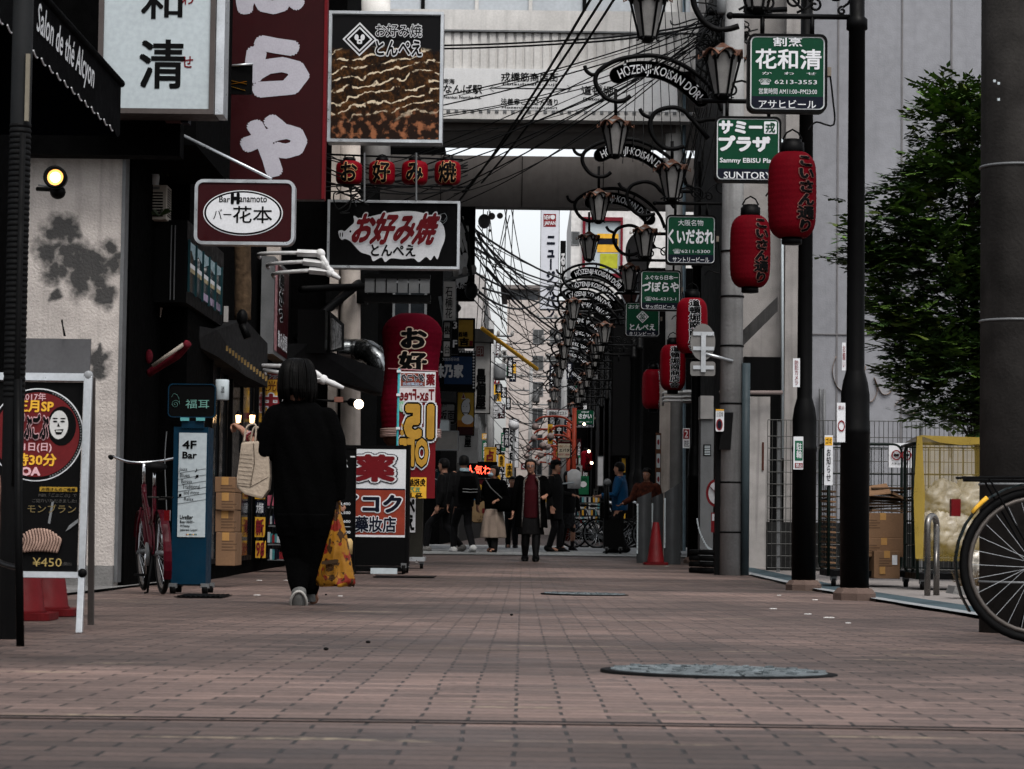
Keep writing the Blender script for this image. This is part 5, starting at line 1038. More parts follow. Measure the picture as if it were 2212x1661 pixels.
b = MB(); q = [P(181, 812, YE-.03), P(199, 812, YE-.03), P(183, 1234, YE-.05), P(177, 1367, YE-.08), P(163, 1367, YE-.08), P(169, 1234, YE-.05)]; b.prism(q, (0, .03, 0), ALU); b.build('leg', t, bev=.003)
b = MB(); b.ball(P(191, 811, YE-.02), .021, M('clear_plastic_corner', (.22, .23, .24), .15), (1, .7, 1)); b.build('corner_cap', t); b = MB(); b.ball(P(178, 1238, YE-.05), .02, BLK, (1, .7, 1)); b.build('corner_cap', t)
b = MB(); b.prism([P(192, 815, YE+.25), P(204, 815, YE+.25), P(201, 1350, YE+.55), P(189, 1350, YE+.55)], (0, .03, 0), M('brown_grey_leg', (.08, .07, .066), .6)); b.build('leg', t)
b = MB(); b.slab(fr, rr(*fr.r((34, 728, 191, 806)), .0), -.06, -.045, M('grey_header_board', (.10, .10, .105), .6)); b.build('header_board', t)
b = MB(); b.tube(sm([P(139, 726, YE+.06), P(137, 715, YE+.06), P(134, 690, YE+.06)], 3), .003, BLK, 4); b.tube([P(141, 726, YE+.06), P(133, 692, YE+.06)], .003, BLK, 4); b.build('twig', t)
t = thing('black_stand', 'thin black metal stand leg with a small foot in front of the easel sign', 'stand', P(44, 1408, 9.2)); b = MB(); b.tube([P(44, 1404, 9.2), P(40, 1150, 9.2), P(39, 820, 9.25)], .015, BLK, 8); b.bb(P(34, 1410, 9.18), P(56, 1402, 9.26), BLK); b.build('leg', t)
b = MB(); b.tube(sm([P(-40, 1195, 9.3), P(-5, 1213, 9.3), P(20, 1222, 9.25), P(40, 1226, 9.2)], 4), .011, M('dark_steel_bar', (.03, .03, .032), .35, metal=.6), 7); b.build('bar', t)
CONE = M('red_cone_plastic', (.11, .004, .006), .55, var=.2, dirt=.3)
def cone(label, p, h=.62, tilt=0):
    t = thing('traffic_cone', label, 'traffic cone', p, 'red traffic cones'); b = MB(); b.lathe([(h*.23, .03), (h*.2, .05), (h*.075, h*.98), (h*.06, h)], p, CONE, 24); b.build('cone', t); b = MB(); b.slab(Fr(p, 0, (0, 1, 0)), rr(-h*.29, -h*.29, h*.29, h*.29, .05), -.0, .035, CONE); b.build('base', t)
    return t
q = P(48, 1325, 12.4); cone('red traffic cone nearest the left edge below the easel sign', V((q.x, 12.4, gz(12.4))), .55); q = P(98, 1312, 13.2); cone('red traffic cone just behind the other one below the easel sign', V((q.x, 13.2, gz(13.2))), .6)
EM = M('lit_bulb', (1, .82, .58), .5, emit=5, var=0, fine=0); EM2 = M('warm_lantern_glow', (1, .62, .30), .5, emit=5, var=0, fine=0)
t = thing('spot_lamp', 'black round spot lamp glowing warm on the stained white wall', 'spot lamp', P(120, 400, 20.4)); c = P(121, 384, 20.3); b = MB()
n_ = 24; pr = [(.0001, .13), (.05, .12), (.085, .06), (.095, -.02), (.095, -.06), (.07, -.06), (.066, -.03)]; o0 = len(b.v); b.lathe(pr, (0, 0, 0), BLK, 24)
b.v = [c+V((q.x, q.z, q.y)) for q in b.v]; b.build('housing', t); b = MB(); b.lathe([(.066, -.028), (.03, -.034), (.001, -.036)], (0, 0, 0), EM, 24); b.v = [c+V((q.x, q.z, q.y)) for q in b.v]; o0 = len(b.v); b.lathe([(.073, -.026), (.062, -.032)], (0, 0, 0), M('amber_rim_glow', (1, .42, .10), .5, emit=1.2, var=0, fine=0), 24)
for i in range(o0, len(b.v)): q = b.v[i]; b.v[i] = c+V((q.x, q.z, q.y))
b.build('bulb', t)
b = MB(); b.ball(P(125, 415, 20.4), .065, BLK, (1, 1, .9)); b.tube([P(126, 410, 20.4), P(80, 408, 20.5)], .018, BLK); b.tube([P(112, 404, 20.3), P(84, 400, 20.4)], .008, GREY); b.build('bracket', t)
# blue bar sign
BLUE = M('blue_cabinet', (.001, .030, .062), .45, var=.1); YB = 18.8
t, fr, b = sign('blue_bar_sign', 'tall blue rolling light box listing a fourth floor bar, with a dark rounded top board', 'sign', (372, 922, 447, 1262), YB, .32, BLUE, BLUE, rim=0)
b = MB(); b.rect(fr, (385, 935, 445, 1160), PANEL, .003)
for s, q, o in (('4F', (395, 952, 424, 969), .03), ('Bar', (395, 976, 425, 990), .03), ('Jazz', (387, 1010, 405, 1019), .0), ('Blues', (389, 1022, 410, 1031), 0), ('Bossa', (392, 1035, 415, 1044), 0), ('Traditional', (394, 1046, 432, 1056), 0), ('and more', (397, 1059, 430, 1068), 0), ('Relax', (398, 1074, 418, 1082), 0), ('LiveBar', (389, 1113, 417, 1121), .03), ('Beer ¥600~', (389, 1124, 420, 1130), .02), ('Whiskey', (389, 1133, 410, 1140), .02), ('Japanese Liquor', (389, 1142, 427, 1148), .02), ('♪', (421, 1011, 427, 1020), 0), ('♫', (421, 1025, 429, 1034), 0), ('♫', (384, 1066, 392, 1075), 0)): b.text(fr, s, q, INK, .006, o)
for i in range(6): p0 = fr.px(384, 1022+i*13.3); p1 = fr.px(445, 1012+i*13.3); b.tube([fr.pt(*p0, .005), fr.pt(*p1, .005)], .0022, INK, 4, flat=.3)
for i in range(8): b.rect(fr, (402+i*3, 1153, 404+i*3, 1156), (REDN, YEL, NAVY, GRN)[i % 4], .005)
b.build('face', t)
f2 = Fr(P(414, 865, YB-.02)); b = MB(); A = rr(*f2.r((363, 829, 466, 902)), .035); b.slab(f2, A, -.05, 0, INK); b.ring(f2, A, rr(*f2.r((365, 831, 464, 900)), .03), .001, .008, BLUE); MN = M('mint_print', (.14, .30, .26), .6); b.text(f2, '福耳', (401, 863, 452, 882), MN, .004, .0)
sw = [f2.pt(f2.px(379, 873)[0]+.032*(1-i/30)*math.cos(i*.45), f2.px(379, 873)[1]+.032*(1-i/30)*math.sin(i*.45), .004) for i in range(28)]; b.tube(sw, .003, MN, 4, flat=.4); b.tube(sm([f2.pt(*f2.px(388, 869), .004), f2.pt(*f2.px(385, 856), .004), f2.pt(*f2.px(376, 850), .004), f2.pt(*f2.px(371, 858), .004)], 4), .0025, MN, 4, flat=.4); b.build('top_board', t)
b = MB(); CY = M('cyan_clip', (.10, .32, .33), .5)
for a in (390, 424): b.slab(f2, rr(*f2.r((a, 902, a+19, 909)), 0), 0, .015, CY)
b.slab(f2, rr(*f2.r((392, 909, 440, 925)), 0), -.04, -.01, BLUE); b.build('clip', t)
x0, y0, x1, y1 = fr.r((372, 922, 447, 1262)); b = MB(); b.bb(fr.pt(x0+.02, gz(YB)-fr.O.z+.06, .0), fr.pt(x1, y0, -.32), BLK); b.build('base', t)
for a in (x0+.02, x1-.0): 
    for d in (.02, -.3): p = fr.pt(a, 0, d); caster(t, V((p.x, p.y, gz(YB))), .035)
b = MB(); b.tube(sm([P(360, 932, YB), P(356, 1000, YB), P(360, 1130, YB), P(352, 1240, YB)], 4), .004, GREY, 4); b.build('cord', t)
f3 = Fr(P(484, 842, 22)); b = MB(); b.lathe([(.055, -.09), (.06, -.085), (.06, .085), (.055, .09)], P(480, 842, 22), PANEL, 18); b.text(f3, '酒', (480, 836, 487, 850), INK, .08, .02); tag(b.build('round_lamp_sign'), 'small white cylindrical lamp sign above the blue sign top board', 'lamp sign')
# cardboard stack
for k, (q, lab) in enumerate((((466, 1150, 508, 1222), 'cardboard carton at the bottom of the stack beside the blue sign'), ((465, 1102, 506, 1149), 'cardboard carton second from the ground beside the blue sign'), ((466, 1064, 507, 1101), 'cardboard carton second from the top beside the blue sign'), ((464, 1030, 508, 1063), 'cardboard carton on top of the stack beside the blue sign'))): carton(lab, q, 21.5+.04*(k % 2), .5, .0)
# things on the black restaurant
YA = 22.4; t = thing('air_conditioner', 'pale outdoor air conditioner unit high on the black restaurant', 'air conditioner', P(347, 475, YA)); fr = Fr(P(347, 437, YA)); ACM = M('ac_beige', (.36, .33, .29), .6, dirt=.3); b = MB(); b.slab(fr, rr(*fr.r((322, 399, 360, 474)), 0), -.3, 0, ACM); b.build('case', t, bev=.008)
b = MB()
for i in range(9): y = 415+i*6.2; b.rect(fr, (323, y, 352, y+3.4), INK, .003)
b.rect(fr, (328, 403, 345, 409), GREY, .004)
x1 = fr.px(360, 430)[0]
for i in range(12): y = fr.px(350, 408+i*5.2)[1]; b.add([fr.pt(x1+.003, y, -.03), fr.pt(x1+.003, y, -.27), fr.pt(x1+.003, y+.012, -.27), fr.pt(x1+.003, y+.012, -.03)], [(0, 1, 2, 3)], INK)
b.build('grille', t)
LP = M('broad_leaf', (.035, .06, .018), .35, var=.4)
t = thing('potted_plant', 'drooping broad leaf plant in a white pot above the air conditioner', 'potted plant', P(333, 398, YA)); b = MB(); b.lathe([(.04, -.09), (.055, .09), (.05, .09), (.045, .06)], P(334, 378, YA), PANEL, 16); b.build('pot', t); b = MB(); random.seed(2)
for k in range(14):
    o = P(338, 355, YA); a = random.uniform(-.3, 2.2); L_ = random.uniform(.12, .26); d = V((math.cos(a)*.6, random.uniform(-.5, .3), 0)); pts = [o+d*L_*s+V((0, 0, .14*s*1.6-.34*s*s)) for s in (0, .3, .6, .85, 1)]; w = [.008, .03, .034, .022, .002]; sd_ = V((-d.y, d.x, .25)).normalized()
    for i in range(4): b.add([pts[i]-sd_*w[i], pts[i]+sd_*w[i], pts[i+1]+sd_*w[i+1], pts[i+1]-sd_*w[i+1]], [(0, 1, 2, 3)], LP, True)
b.build('leaf', t)
b = MB()
for k in range(9): a = k*.7; o = P(345, 466, YA-.05); q = o+V((.12*math.cos(a), -.03*math.sin(a), .05+.02*math.sin(k))); b.add([o, o.lerp(q, .5)+V((0, 0, .03)), q, o.lerp(q, .5)-V((0, 0, .01))], [(0, 1, 2, 3)], LP)
tag(b.build('small_plant'), 'small green leafy plant on the black glazed sign box', 'plant')
t = thing('glazed_sign_box', 'black projecting sign box with a slanted glazed side on the black restaurant', 'sign box', (-3.3, 23.6, 2.5)); b = MB(); b.bb((-3.62, 22.55, 2.5), (-3.07, 25.3, 3.25), BLK)
for px in (368, 376): b.bb((P(px, 560, 22.5).x-.004, 22.53, 2.52), (P(px, 560, 22.5).x+.004, 22.549, 3.2), GREY)
b.build('case', t); fw_ = Fr((-3.066, 23.9, 2.9), R(90)); b = MB(); GL = M('reflecting_glass', (.05, .055, .06), .06, spec=.8, fine=0); CU = M('pale_blue_curtain', (.22, .30, .33), .7, var=.5, sc=25)
b.poly(fw_, rr(-1.3, -.28, 1.15, .17, 0), GL, .0); b.poly(fw_, [(-1.3, .17), (-1.3, .06), (-1.1, .1), (-.9, .03), (-.6, .09), (-.2, .04), (.2, .1), (.6, .05), (1.15, .1), (1.15, .17)], CU, .002); b.poly(fw_, rr(-1.3, -.06, 1.15, -.02, 0), WHT, .002); b.poly(fw_, rr(-1.3, -.1, 1.15, -.06, 0), M('tan_band', (.3, .25, .15), .6, var=.6, sc=12), .002); b.poly(fw_, rr(-.3, -.27, 1.15, -.2, 0), M('lilac_band', (.25, .2, .28), .6, var=.7, sc=14), .002); b.build('pane', t)
b = MB()
for i in range(6): b = MB(); a = -1.3+2.45*i/5; b.slab(fw_, rr(a-.012, -.3, a+.012, .18, 0), 0, .02, M('teal_mullion', (.01, .05, .06), .5)); b.build('mullion', t)
b = MB(); b.prism([P(306, 664, 23.0), P(350, 664, 23.0), P(306, 866, 23.0)], (0, .04, 0), CREAM); tag(b.build('white_wedge'), 'narrow white triangular wall patch beside the dark restaurant awning', 'wall patch')
t = thing('red_roller', 'red cloth wrapped roller with a white rod jutting from the restaurant', 'roller', P(360, 780, 21.8)); RW = M('red_wrapped_cloth', (.11, .006, .014), .8, var=.4, sc=20); b = MB(); b.tube(sm([P(322, 806, 21.9), P(350, 788, 21.8), P(385, 766, 21.7), P(406, 741, 21.6)], 5), .035, RW, 10); b.build('cloth', t); b = MB(); b.ball(P(322, 770, 22.2), .05, RW, (.7, .6, 1.3)); b.build('end_pad', t); b = MB(); b.tube([P(330, 790, 21.7), P(396, 744, 21.6)], .018, M('cream_rod', (.32, .28, .24), .6)); b.build('rod', t)
t = thing('shop_pentice', 'dark grey projecting shop roof with small brass fittings over the restaurant door', 'shop roof', P(500, 830, 24.5)); b = MB(); b.prism([P(410, 700, 23.6), P(470, 712, 24.5), P(530, 690, 26), P(578, 742, 27.5), P(578, 836, 27.5), P(530, 812, 26), P(470, 770, 24.5), P(410, 740, 23.6)], (-.4, .3, 0), M('dark_grey_roof', (.02, .02, .021), .7, dirt=.3)); b.build('roof', t)
b = MB(); BR = M('brass', (.3, .2, .08), .35, metal=.8)
for i in range(14): p = P(488+i*6.5, 758+i*5, 24.3); b.bb(p, p+V((.02, .02, .05)), BR)
b.build('brass_fitting', t)
b = MB(); b.bb(P(481, 695, 23.9), P(499, 655, 24.0), ALU) if False else b.bb(P(504-21, 695, 24.2), P(504-10, 662, 24.25), M('silver_lamp', (.3, .29, .28), .35)); b.build('wall_lamp', t)
b = MB(); b.tube(sm([P(524, 690, 24.6), P(525, 610, 24.6), P(523, 520, 24.6)], 4), [.085, .08, .082, .085, .083, .08, .082, .085, .088][:9], M('bark_column', (.085, .055, .032), .95, bump=1.0, bsc=25, var=.5, sc=14, streak=.5), 14); tag(b.build('bark_post'), 'rough bark covered timber post under the rounded bar sign', 'post')
b = MB(); b.ball(P(523, 706-20, 24.2), .07, BLK, (.8, .8, 1.2)); b.tube([P(523, 700, 24.2), P(535, 730, 24.2)], .04, BLK); tag(b.build('dark_wall_lamp'), 'dark round wall lamp at the foot of the bark post', 'lamp')
b = MB(); b.bb(P(575, 610, 29.5), P(608, 530, 29.7), CREAM); tag(b.build('wall_strip'), 'narrow pale wall strip behind the white arm lamps', 'wall strip')
fs_ = Fr((-2.92, 29.8, 3), R(90)); t = thing('red_menu_panel', 'red menu panel with white and black characters seen edge on along the facade', 'sign', (-2.95, 29.8, 2.55)); b = MB(); b.slab(fs_, rr(-.85, -.52, .95, .62, 0), -.15, 0, GREY); b.poly(fs_, rr(-.8, -.47, .9, .57, 0), DRED, .004); b.poly(fs_, rr(-.8, -.47, -.5, .57, 0), M('pink_menu', (.3, .15, .16), .6, var=.5, sc=12), .006); b.vtext(fs_, '串かつ', None, INK, .012, .06, halo=.1, hm=WHT, raw=(-.35, -.1, .2, .5)); b.text(fs_, '飲み放題', None, WHT, .01, .02, raw=(-.4, -.4, .75, -.2)); b.build('board', t)
WM = M('white_enamel', (.55, .55, .55), .4)
def arm_lamp(label, a, bq, c, d, Y):
    t = thing('arm_lamp', label, 'sign lamp', P(*a, Y), 'white arm lamps'); b = MB(); b.tube(sm([P(a[0], a[1]+8, Y+.4), P(a[0]+4, a[1], Y+.1), P(*bq, Y)], 4), .022, WM, 8); b.build('arm', t); b = MB(); p, q = P(*bq, Y), P(*c, Y); b.tube([p, q], .05, WM, 4, flat=.8); b.build('joint', t); b = MB(); r_ = P(*d, Y); b.tube([q, q.lerp(r_, .5), r_], [.05, .055, .03], WM, 6, flat=.7); b.ball(q, .055, WM); b.build('head', t)
for k, L_ in enumerate((((561, 548), (642, 546), (692, 548), (724, 602)), ((580, 570), (655, 565), (700, 570), (728, 603)), ((592, 590), (668, 584), (712, 588), (738, 610)))): arm_lamp(('topmost', 'middle', 'lowest')[k]+' of three white arm lamps stretching toward the pig sign', L_[0], L_[1], L_[2], (L_[3][0]-8+k*2, L_[3][1]-8), 27.5)
for k, L_ in enumerate((((562, 790), (650, 792), (668, 797), (705, 822)), ((572, 800), (670, 818), (698, 820), (742, 838)))): arm_lamp(('upper', 'lower')[k]+' of two white arm lamps beside the walking woman\'s head', L_[0], L_[1], L_[2], L_[3], 27.0)
# black awning, duct and box at the corner building
t = thing('corner_awning', 'black sloping awning beside the steel duct at the corner building', 'awning', P(730, 840, 31)); b = MB(); b.prism([P(602, 742, 30.5), P(665, 742, 31), P(828, 800, 32), P(828, 850, 32), P(800, 850, 32), P(650, 800, 31), P(602, 800, 30.5)], (0, .6, 0), M('black_tarpaulin', (.011, .011, .012), .6, var=.3, bump=.3)); b.build('canopy', t)
t = thing('steel_duct', 'shiny steel duct elbow turning down beside the giant red lantern', 'duct', P(800, 790, 32.6)); b = MB(); DU = M('duct_steel', (.17, .18, .185), .22, metal=.95, var=.5, sc=6); pts = sm([P(728, 757, 32.8), P(770, 757, 32.8), P(795, 760, 32.7), P(815, 778, 32.6), P(826, 806, 32.6)], 6); b.tube(pts, [.15+.006*(i % 3 == 0) for i in range(len(pts))], DU, 20); b.build('tube', t)
t = thing('dark_display_box', 'dark wall box with a pale glazed side above the corner awning', 'box', P(690, 765, 31)); b = MB(); b.bb(P(642, 762, 31), P(708, 675, 31.4), BLK); b.build('case', t); b = MB(); b.prism([P(709, 672, 31), P(740, 700, 31.8), P(740, 755, 31.8), P(709, 762, 31)], (0.02, 0, 0), BLK); b.prism([P(714, 688, 30.98), P(733, 704, 31.6), P(733, 750, 31.6), P(714, 756, 30.98)], (0.03, -.03, 0), M('pale_reflection_glass', (.22, .22, .22), .2, var=.6, sc=10)); b.build('glazed_side', t)
t = thing('bulb_lamp', 'bright round lamp on a black rod beside the giant red lantern', 'lamp', P(775, 873, 30.5)); b = MB(); b.tube([P(640, 862, 30.6), P(762, 868, 30.6)], .015, BLK); b.tube([P(757, 868, 30.6), P(772, 872, 30.5)], .05, BLK, 10); b.bb(P(722, 868, 30.5), P(742, 858, 30.6), M('small_red_box', (.2, .09, .07), .6)); b.build('rod', t); b = MB(); b.ball(P(775, 873, 30.45), .058, EM); b.build('bulb', t)
for px in (515, 545):
    p = P(px, 905, 26); t = thing('wall_lantern', 'small lit wall lantern beside the restaurant door, '+('left one' if px == 515 else 'right one'), 'wall lantern', p-V((0, 0, .06)), 'small lit wall lanterns'); b = MB(); b.lathe([(.022, -.04), (.028, .04)], p, EM2, 10); b.build('glass', t); b = MB(); b.lathe([(.04, -.06), (.04, -.045)], p, BLK, 10); b.lathe([(.045, .04), (.01, .085)], p, BLK, 10)
    for k in range(4): a = k*1.57+.6; b.tube([p+V((.034*math.cos(a), .034*math.sin(a), -.05)), p+V((.036*math.cos(a), .036*math.sin(a), .045))], .005, BLK, 4)
    b.build('cage', t)
# yellow shop banner and goods rack
t, fr, b = sign('yellow_banner', 'yellow drugstore banner with a big red character behind the walking woman', 'banner', (553, 800, 618, 912), 30.2, .01, YEL, YEL, rim=0)
b.rect(fr, (553, 806, 618, 820), M('deep_red_band', (.15, .02, .02), .6), .003); b.text(fr, 'ドラッグ', (562, 809, 616, 818), NAVY, .006, .05, halo=.1, hm=WHT); b.text(fr, '歓迎光臨', (543, 823, 614, 845), M('dark_orange_print', (.16, .04, .01), .6), .006, .03, halo=.08, hm=YEL); b.text(fr, '中', (565, 852, 606, 888), REDN, .009, .05, halo=.11, hm=WHT); b.rect(fr, (590, 892, 618, 905), REDN, .004); b.build('printed_cloth', t)
t = thing('goods_rack', 'shop rack with yellow price cards and small packed goods behind the walking woman', 'rack', P(575, 1210, 29)); fr = Fr(P(575, 1150, 29)); b = MB(); b.tube([P(562, 1215, 29), P(592, 1060, 29)], .015, BLK, 6)
for y in (1095, 1135, 1175, 1208): b.slab(fr, rr(*fr.r((578, y, 640, y+3)), 0), -.3, 0, GREY)
b.build('stand', t); b = MB()
for q, m, s in (((551, 1060, 573, 1078), YEL, '98'), ((552, 1082, 572, 1112), NAVY, '大特価'), ((551, 1117, 573, 1160), YEL, '新'), ((553, 1125, 566, 1150), NAVY, ''), ((552, 1168, 574, 1205), YEL, '98')):
    b.slab(fr, rr(*fr.r(q), 0), 0, .01 if m is not NAVY else .014, m)
    if s: b.text(fr, s, (q[0]+2, q[1]+4, q[2]-3, q[3]-4), REDN if m is YEL else WHT, .018, .03)
b.build('price_card', t); random.seed(8)
for y in (1068, 1108, 1148, 1185):
    b = MB()
    for k in range(9): px = 578+k*5; b.slab(fr, rr(*fr.r((px, y+random.uniform(0, 8), px+4.9, y+24)), 0), -.1, -.02+random.uniform(0, .03), random.choice((PANEL, M('pink_pack', (.35, .08, .12), .5), M('teal_pack', (.05, .2, .22), .5), NAVY, REDN, WHT)))
    b.build('goods_row', t)
# ------------------------------------------------ right side street furniture
SG_ = M('grey_steel_panel', (.085, .09, .095), .45, metal=.4, dirt=.6, streak=.4)
for k, (px0, px1, yt0, yt1, yb, Y) in enumerate(((1375, 1406, 1076, 1062, 1207, 38.2), (1407, 1432, 1075, 1064, 1205, 38.6), (1434, 1470, 1064, 1040, 1211, 37.6))):
    t = thing('steel_barrier_post', ('left', 'middle', 'right')[k]+' curved grey steel barrier panel with slanted top near the red cone', 'barrier', P((px0+px1)/2, yb, Y), 'curved steel barrier panels'); b = MB(); n = 9; vs = []; g = gz(Y)
    for i in range(n+1):
        u = i/n; x = P(px0+(px1-px0)*u, yb, Y).x; d = -.06*math.sin(math.pi*u); zt = P(0, yt0+(yt1-yt0)*u, Y).z-0; zt = P(px0, yt0+(yt1-yt0)*u, Y).z; vs += [V((x, Y+d, g-.02)), V((x, Y+d, zt)), V((x, Y+d+.03, zt)), V((x, Y+d+.03, g-.02))]
    fs = [(4*i+j, 4*i+(j+1) % 4, 4*i+4+(j+1) % 4, 4*i+4+j) for i in range(n) for j in range(4)]+[(0, 1, 2, 3), (4*n+3, 4*n+2, 4*n+1, 4*n)]; b.add(vs, fs, SG_); b.build('panel', t)
    b = MB(); b.bb(P(px0, yt0+120, Y-.02), P(px0+4, yt0+12, Y-.025), PANEL)
    for i in range(14): y = yt0+15+i*7; b.box(P(px0+2, y, Y-.03), (.02, .015, .035), PANEL)
    b.build('hole_strip', t)
q = P(1416, 1208, 36.6); cone('red traffic cone standing before the steel barrier panels', V((q.x, 36.6, gz(36.6))), .62)
for k in range(2):
    t = thing('black_weight_stack', ('nearer' if k else 'farther')+' stack of black rubber stand weights beside the concrete pole', 'stand weights', P(1515+k*20, 1225, 31.2-k*.3), 'stacked rubber weights'); p = V((P(1512+k*22, 1220, 31.3-k*.3).x, 31.3-k*.3, gz(31))); b = MB()
    for i in range(4): b.lathe([(.13, i*.075), (.14, i*.075+.01), (.14, i*.075+.055), (.12, i*.075+.065)], p, RUB, 22)
    b.build('disc', t)
b = MB(); pts = sm([P(1506, 1122, 31.6), P(1512, 1150, 31.6), P(1526, 1178, 31.5), P(1537, 1188, 31.5)], 6)
for i, p in enumerate(pts): b.box(p, (.018, .012, .03), PANEL, rz=(i % 2)*1.3)
b.tube(pts, .004, PANEL, 4); tag(b.build('white_chain'), 'white plastic chain hanging beside the black weights', 'chain')
fr = Fr(P(1518, 950, 33.5)); t = thing('grey_meter_box', 'tall grey cabinet with a small louvre beside the concrete utility pole', 'cabinet', P(1518, 1220, 33.5)); b = MB(); b.slab(fr, rr(*fr.r((1513, 880, 1541, 1215)), 0), -.4, 0, M('dull_grey_cabinet', (.13, .135, .14), .6, dirt=.5, streak=.4)); b.slab(fr, rr(*fr.r((1513, 855, 1541, 905)), 0), -.4, .03, M('pale_cabinet', (.24, .235, .23), .6, dirt=.3)); b.build('case', t); b = MB()
b.rect(fr, (1519, 960, 1536, 985), INK, .004)
for i in range(6): b.rect(fr, (1522, 963+i*3.6, 1534, 964.6+i*3.6), PANEL, .008)
b.build('louvre', t)
b = MB(); b.slab(Fr(P(1437, 950, 43.2)), rr(*Fr(P(1437, 950, 43.2)).r((1425, 780, 1447, 1210)), 0), -.2, 0, CREAM); tag(b.build('cream_pillar'), 'narrow cream pillar behind the lower red lanterns', 'pillar')
for k, y in enumerate((848, 858, 866)): arm_lamp(('topmost', 'middle', 'lowest')[k]+' of three slim white lamp arms behind the round sign back', (1432, y), (1475, y), (1500, y-1), (1512, y), 40) 
t = thing('wall_menu_frame', 'brown framed vertical strip of pictures on the cream pillar', 'sign', P(1426, 1060, 43)); fr = Fr(P(1426, 950, 42.9)); b = MB(); b.slab(fr, rr(*fr.r((1416, 935, 1428, 1060)), 0), -.02, 0, M('brown_frame', (.10, .04, .02), .6))
for i in range(3): b.rect(fr, (1418, 940+i*40, 1426, 970+i*40), PANEL, .004); b.poly(fr, ell(*fr.px(1422, 955+i*40), .02, .05, 12), REDN, .006)
b.build('board', t)
# ------------------------------------------------ far street: signs, lamps
def board(name, label, px, Y, face, cm, items, th=.15, rim=.02, cat='sign', rnd=0, yaw=0):
    t, fr, b = sign(name, label, cat, px, Y, th, face, cm, rim=rim, rnd=rnd, yaw=yaw)
    for it in items:
        k = it[0]
        if k == 'r': b.rect(fr, it[1], it[2], it[3] if len(it) > 3 else .006)
        elif k == 't': b.text(fr, it[1], it[2], it[3], .016, it[4] if len(it) > 4 else .02)
        elif k == 'v': b.vtext(fr, it[1], it[2], it[3], .016, it[4] if len(it) > 4 else .02)
        elif k == 'e': b.poly(fr, ell(*fr.px(it[1], it[2]), it[3], it[4], 24), it[5], it[6])
        elif k == 'p': b.poly(fr, [fr.px(*p) for p in it[1]], it[2], it[3])
    b.build('face', t); return t, fr
OFFW = M('off_white_board', (.33, .32, .31), .7, var=.15, dirt=.2); FARW = M('far_white_board', (.50, .50, .51), .6)
board('vertical_shop_board', 'narrow white vertical board with three black brush characters right of the pig sign', (957, 607, 985, 692), 47, OFFW, GREY, [('v', '石楠花', (962, 618, 978, 688), INK, .01)], rim=.01)
board('vertical_shop_board', 'grey board with one round tree character below the white vertical board', (957, 694, 974, 732), 47.2, OFFW, BLK, [('t', '樹', (960, 704, 973, 722), INK, .02)])
board('vertical_shop_board', 'grey board with a single faint character above the bulb edged sign', (956, 735, 974, 772), 47.2, OFFW, BLK, [('t', '台', (960, 744, 972, 764), INK, .0)])
board('third_floor_sign', 'narrow black sign reading 3F behind the white boards', (975, 690, 990, 765), 47.6, INK, BLK, [('t', '3', (979, 695, 987, 710), FARW, .03), ('t', 'F', (979, 735, 987, 750), FARW, .03)])
board('black_brush_sign', 'tall black sign with white brush characters right of the pig sign', (978, 446, 1026, 650), 49, INK, BLK, [('v', '太郎', (985, 470, 1012, 618), FARW, .06), ('t', 'TARO', (978, 614, 1010, 624), FARW, .01)])
board('yellow_bar_board', 'yellow bar board with black brush lettering under the black brush sign', (985, 687, 1026, 752), 52, M('ochre_board', (.40, .24, .04), .6, var=.2), BLK, [('t', '酒場', (988, 717, 1010, 728), INK, .03), ('t', '吉', (993, 730, 1012, 746), INK, .05), ('r', (1014, 736, 1021, 747), REDN)], rim=.04)
t, fr = board('bulb_edged_sign', 'black and blue sign with three white characters and a bulb studded edge', (950, 757, 1027, 846), 50, INK, BLK, [('r', (960, 770, 1020, 830), M('deep_blue_print', (.008, .035, .10), .5)), ('t', '大阪お好み焼', (956, 772, 992, 780), FARW, 0), ('t', '味乃家', (940, 787, 1000, 815), FARW, .05)], rim=.0)
b = MB()
for i in range(13): b.ball(P(954+i*5.7, 760, 49.94), .018, FARW, n=6)
for i in range(12): b.ball(P(1023, 766+i*6.5, 49.94), .018, FARW, n=6)
b.build('bulb', t)
t, fr = board('cat_sign', 'ochre sign painted with a beckoning white cat under the bulb edged sign', (986, 846, 1025, 941), 51, M('ochre_cat_board', (.42, .26, .04), .6), BLK, [('r', (988, 908, 1022, 922), M('burnt_orange_print', (.30, .11, .015), .6)), ('r', (988, 922, 1022, 940), DRED, .007), ('e', 1006, 880, .10, .17, INK, .008), ('e', 1006, 880, .085, .155, FARW, .010), ('p', [(997, 862), (1001, 848), (1006, 862)], FARW, .012), ('p', [(998, 860), (1001, 850), (1004, 860)], REDN, .014), ('e', 1010, 866, .05, .05, FARW, .012), ('e', 1010, 906, .12, .10, FARW, .011), ('e', 1001, 878, .012, .006, INK, .016), ('e', 1008, 878, .012, .006, INK, .016), ('r', (998, 891, 1014, 893), INK, .016)])
board('noodle_lamp_sign', 'rounded dim white lamp sign with two characters beside the cat sign', (948, 868, 987, 916), 48.5, M('dim_lamp_face', (.13, .13, .13), .5), BLK, [('t', '名門', (953, 872, 965, 879), INK, 0), ('t', '坂面', (950, 886, 982, 908), INK, .02)], rim=.05, rnd=.08)
board('vertical_house_sign', 'tall pale vertical sign with three bold black characters and a dark cap', (1022, 738, 1060, 894), 56, OFFW, BLK, [('v', '昌偏屋', (1028, 796, 1050, 884), INK, .05), ('r', (1029, 748, 1045, 770), M('faded_red_seal', (.16, .05, .045), .7)), ('t', '印', (1031, 750, 1043, 768), OFFW, .0)])
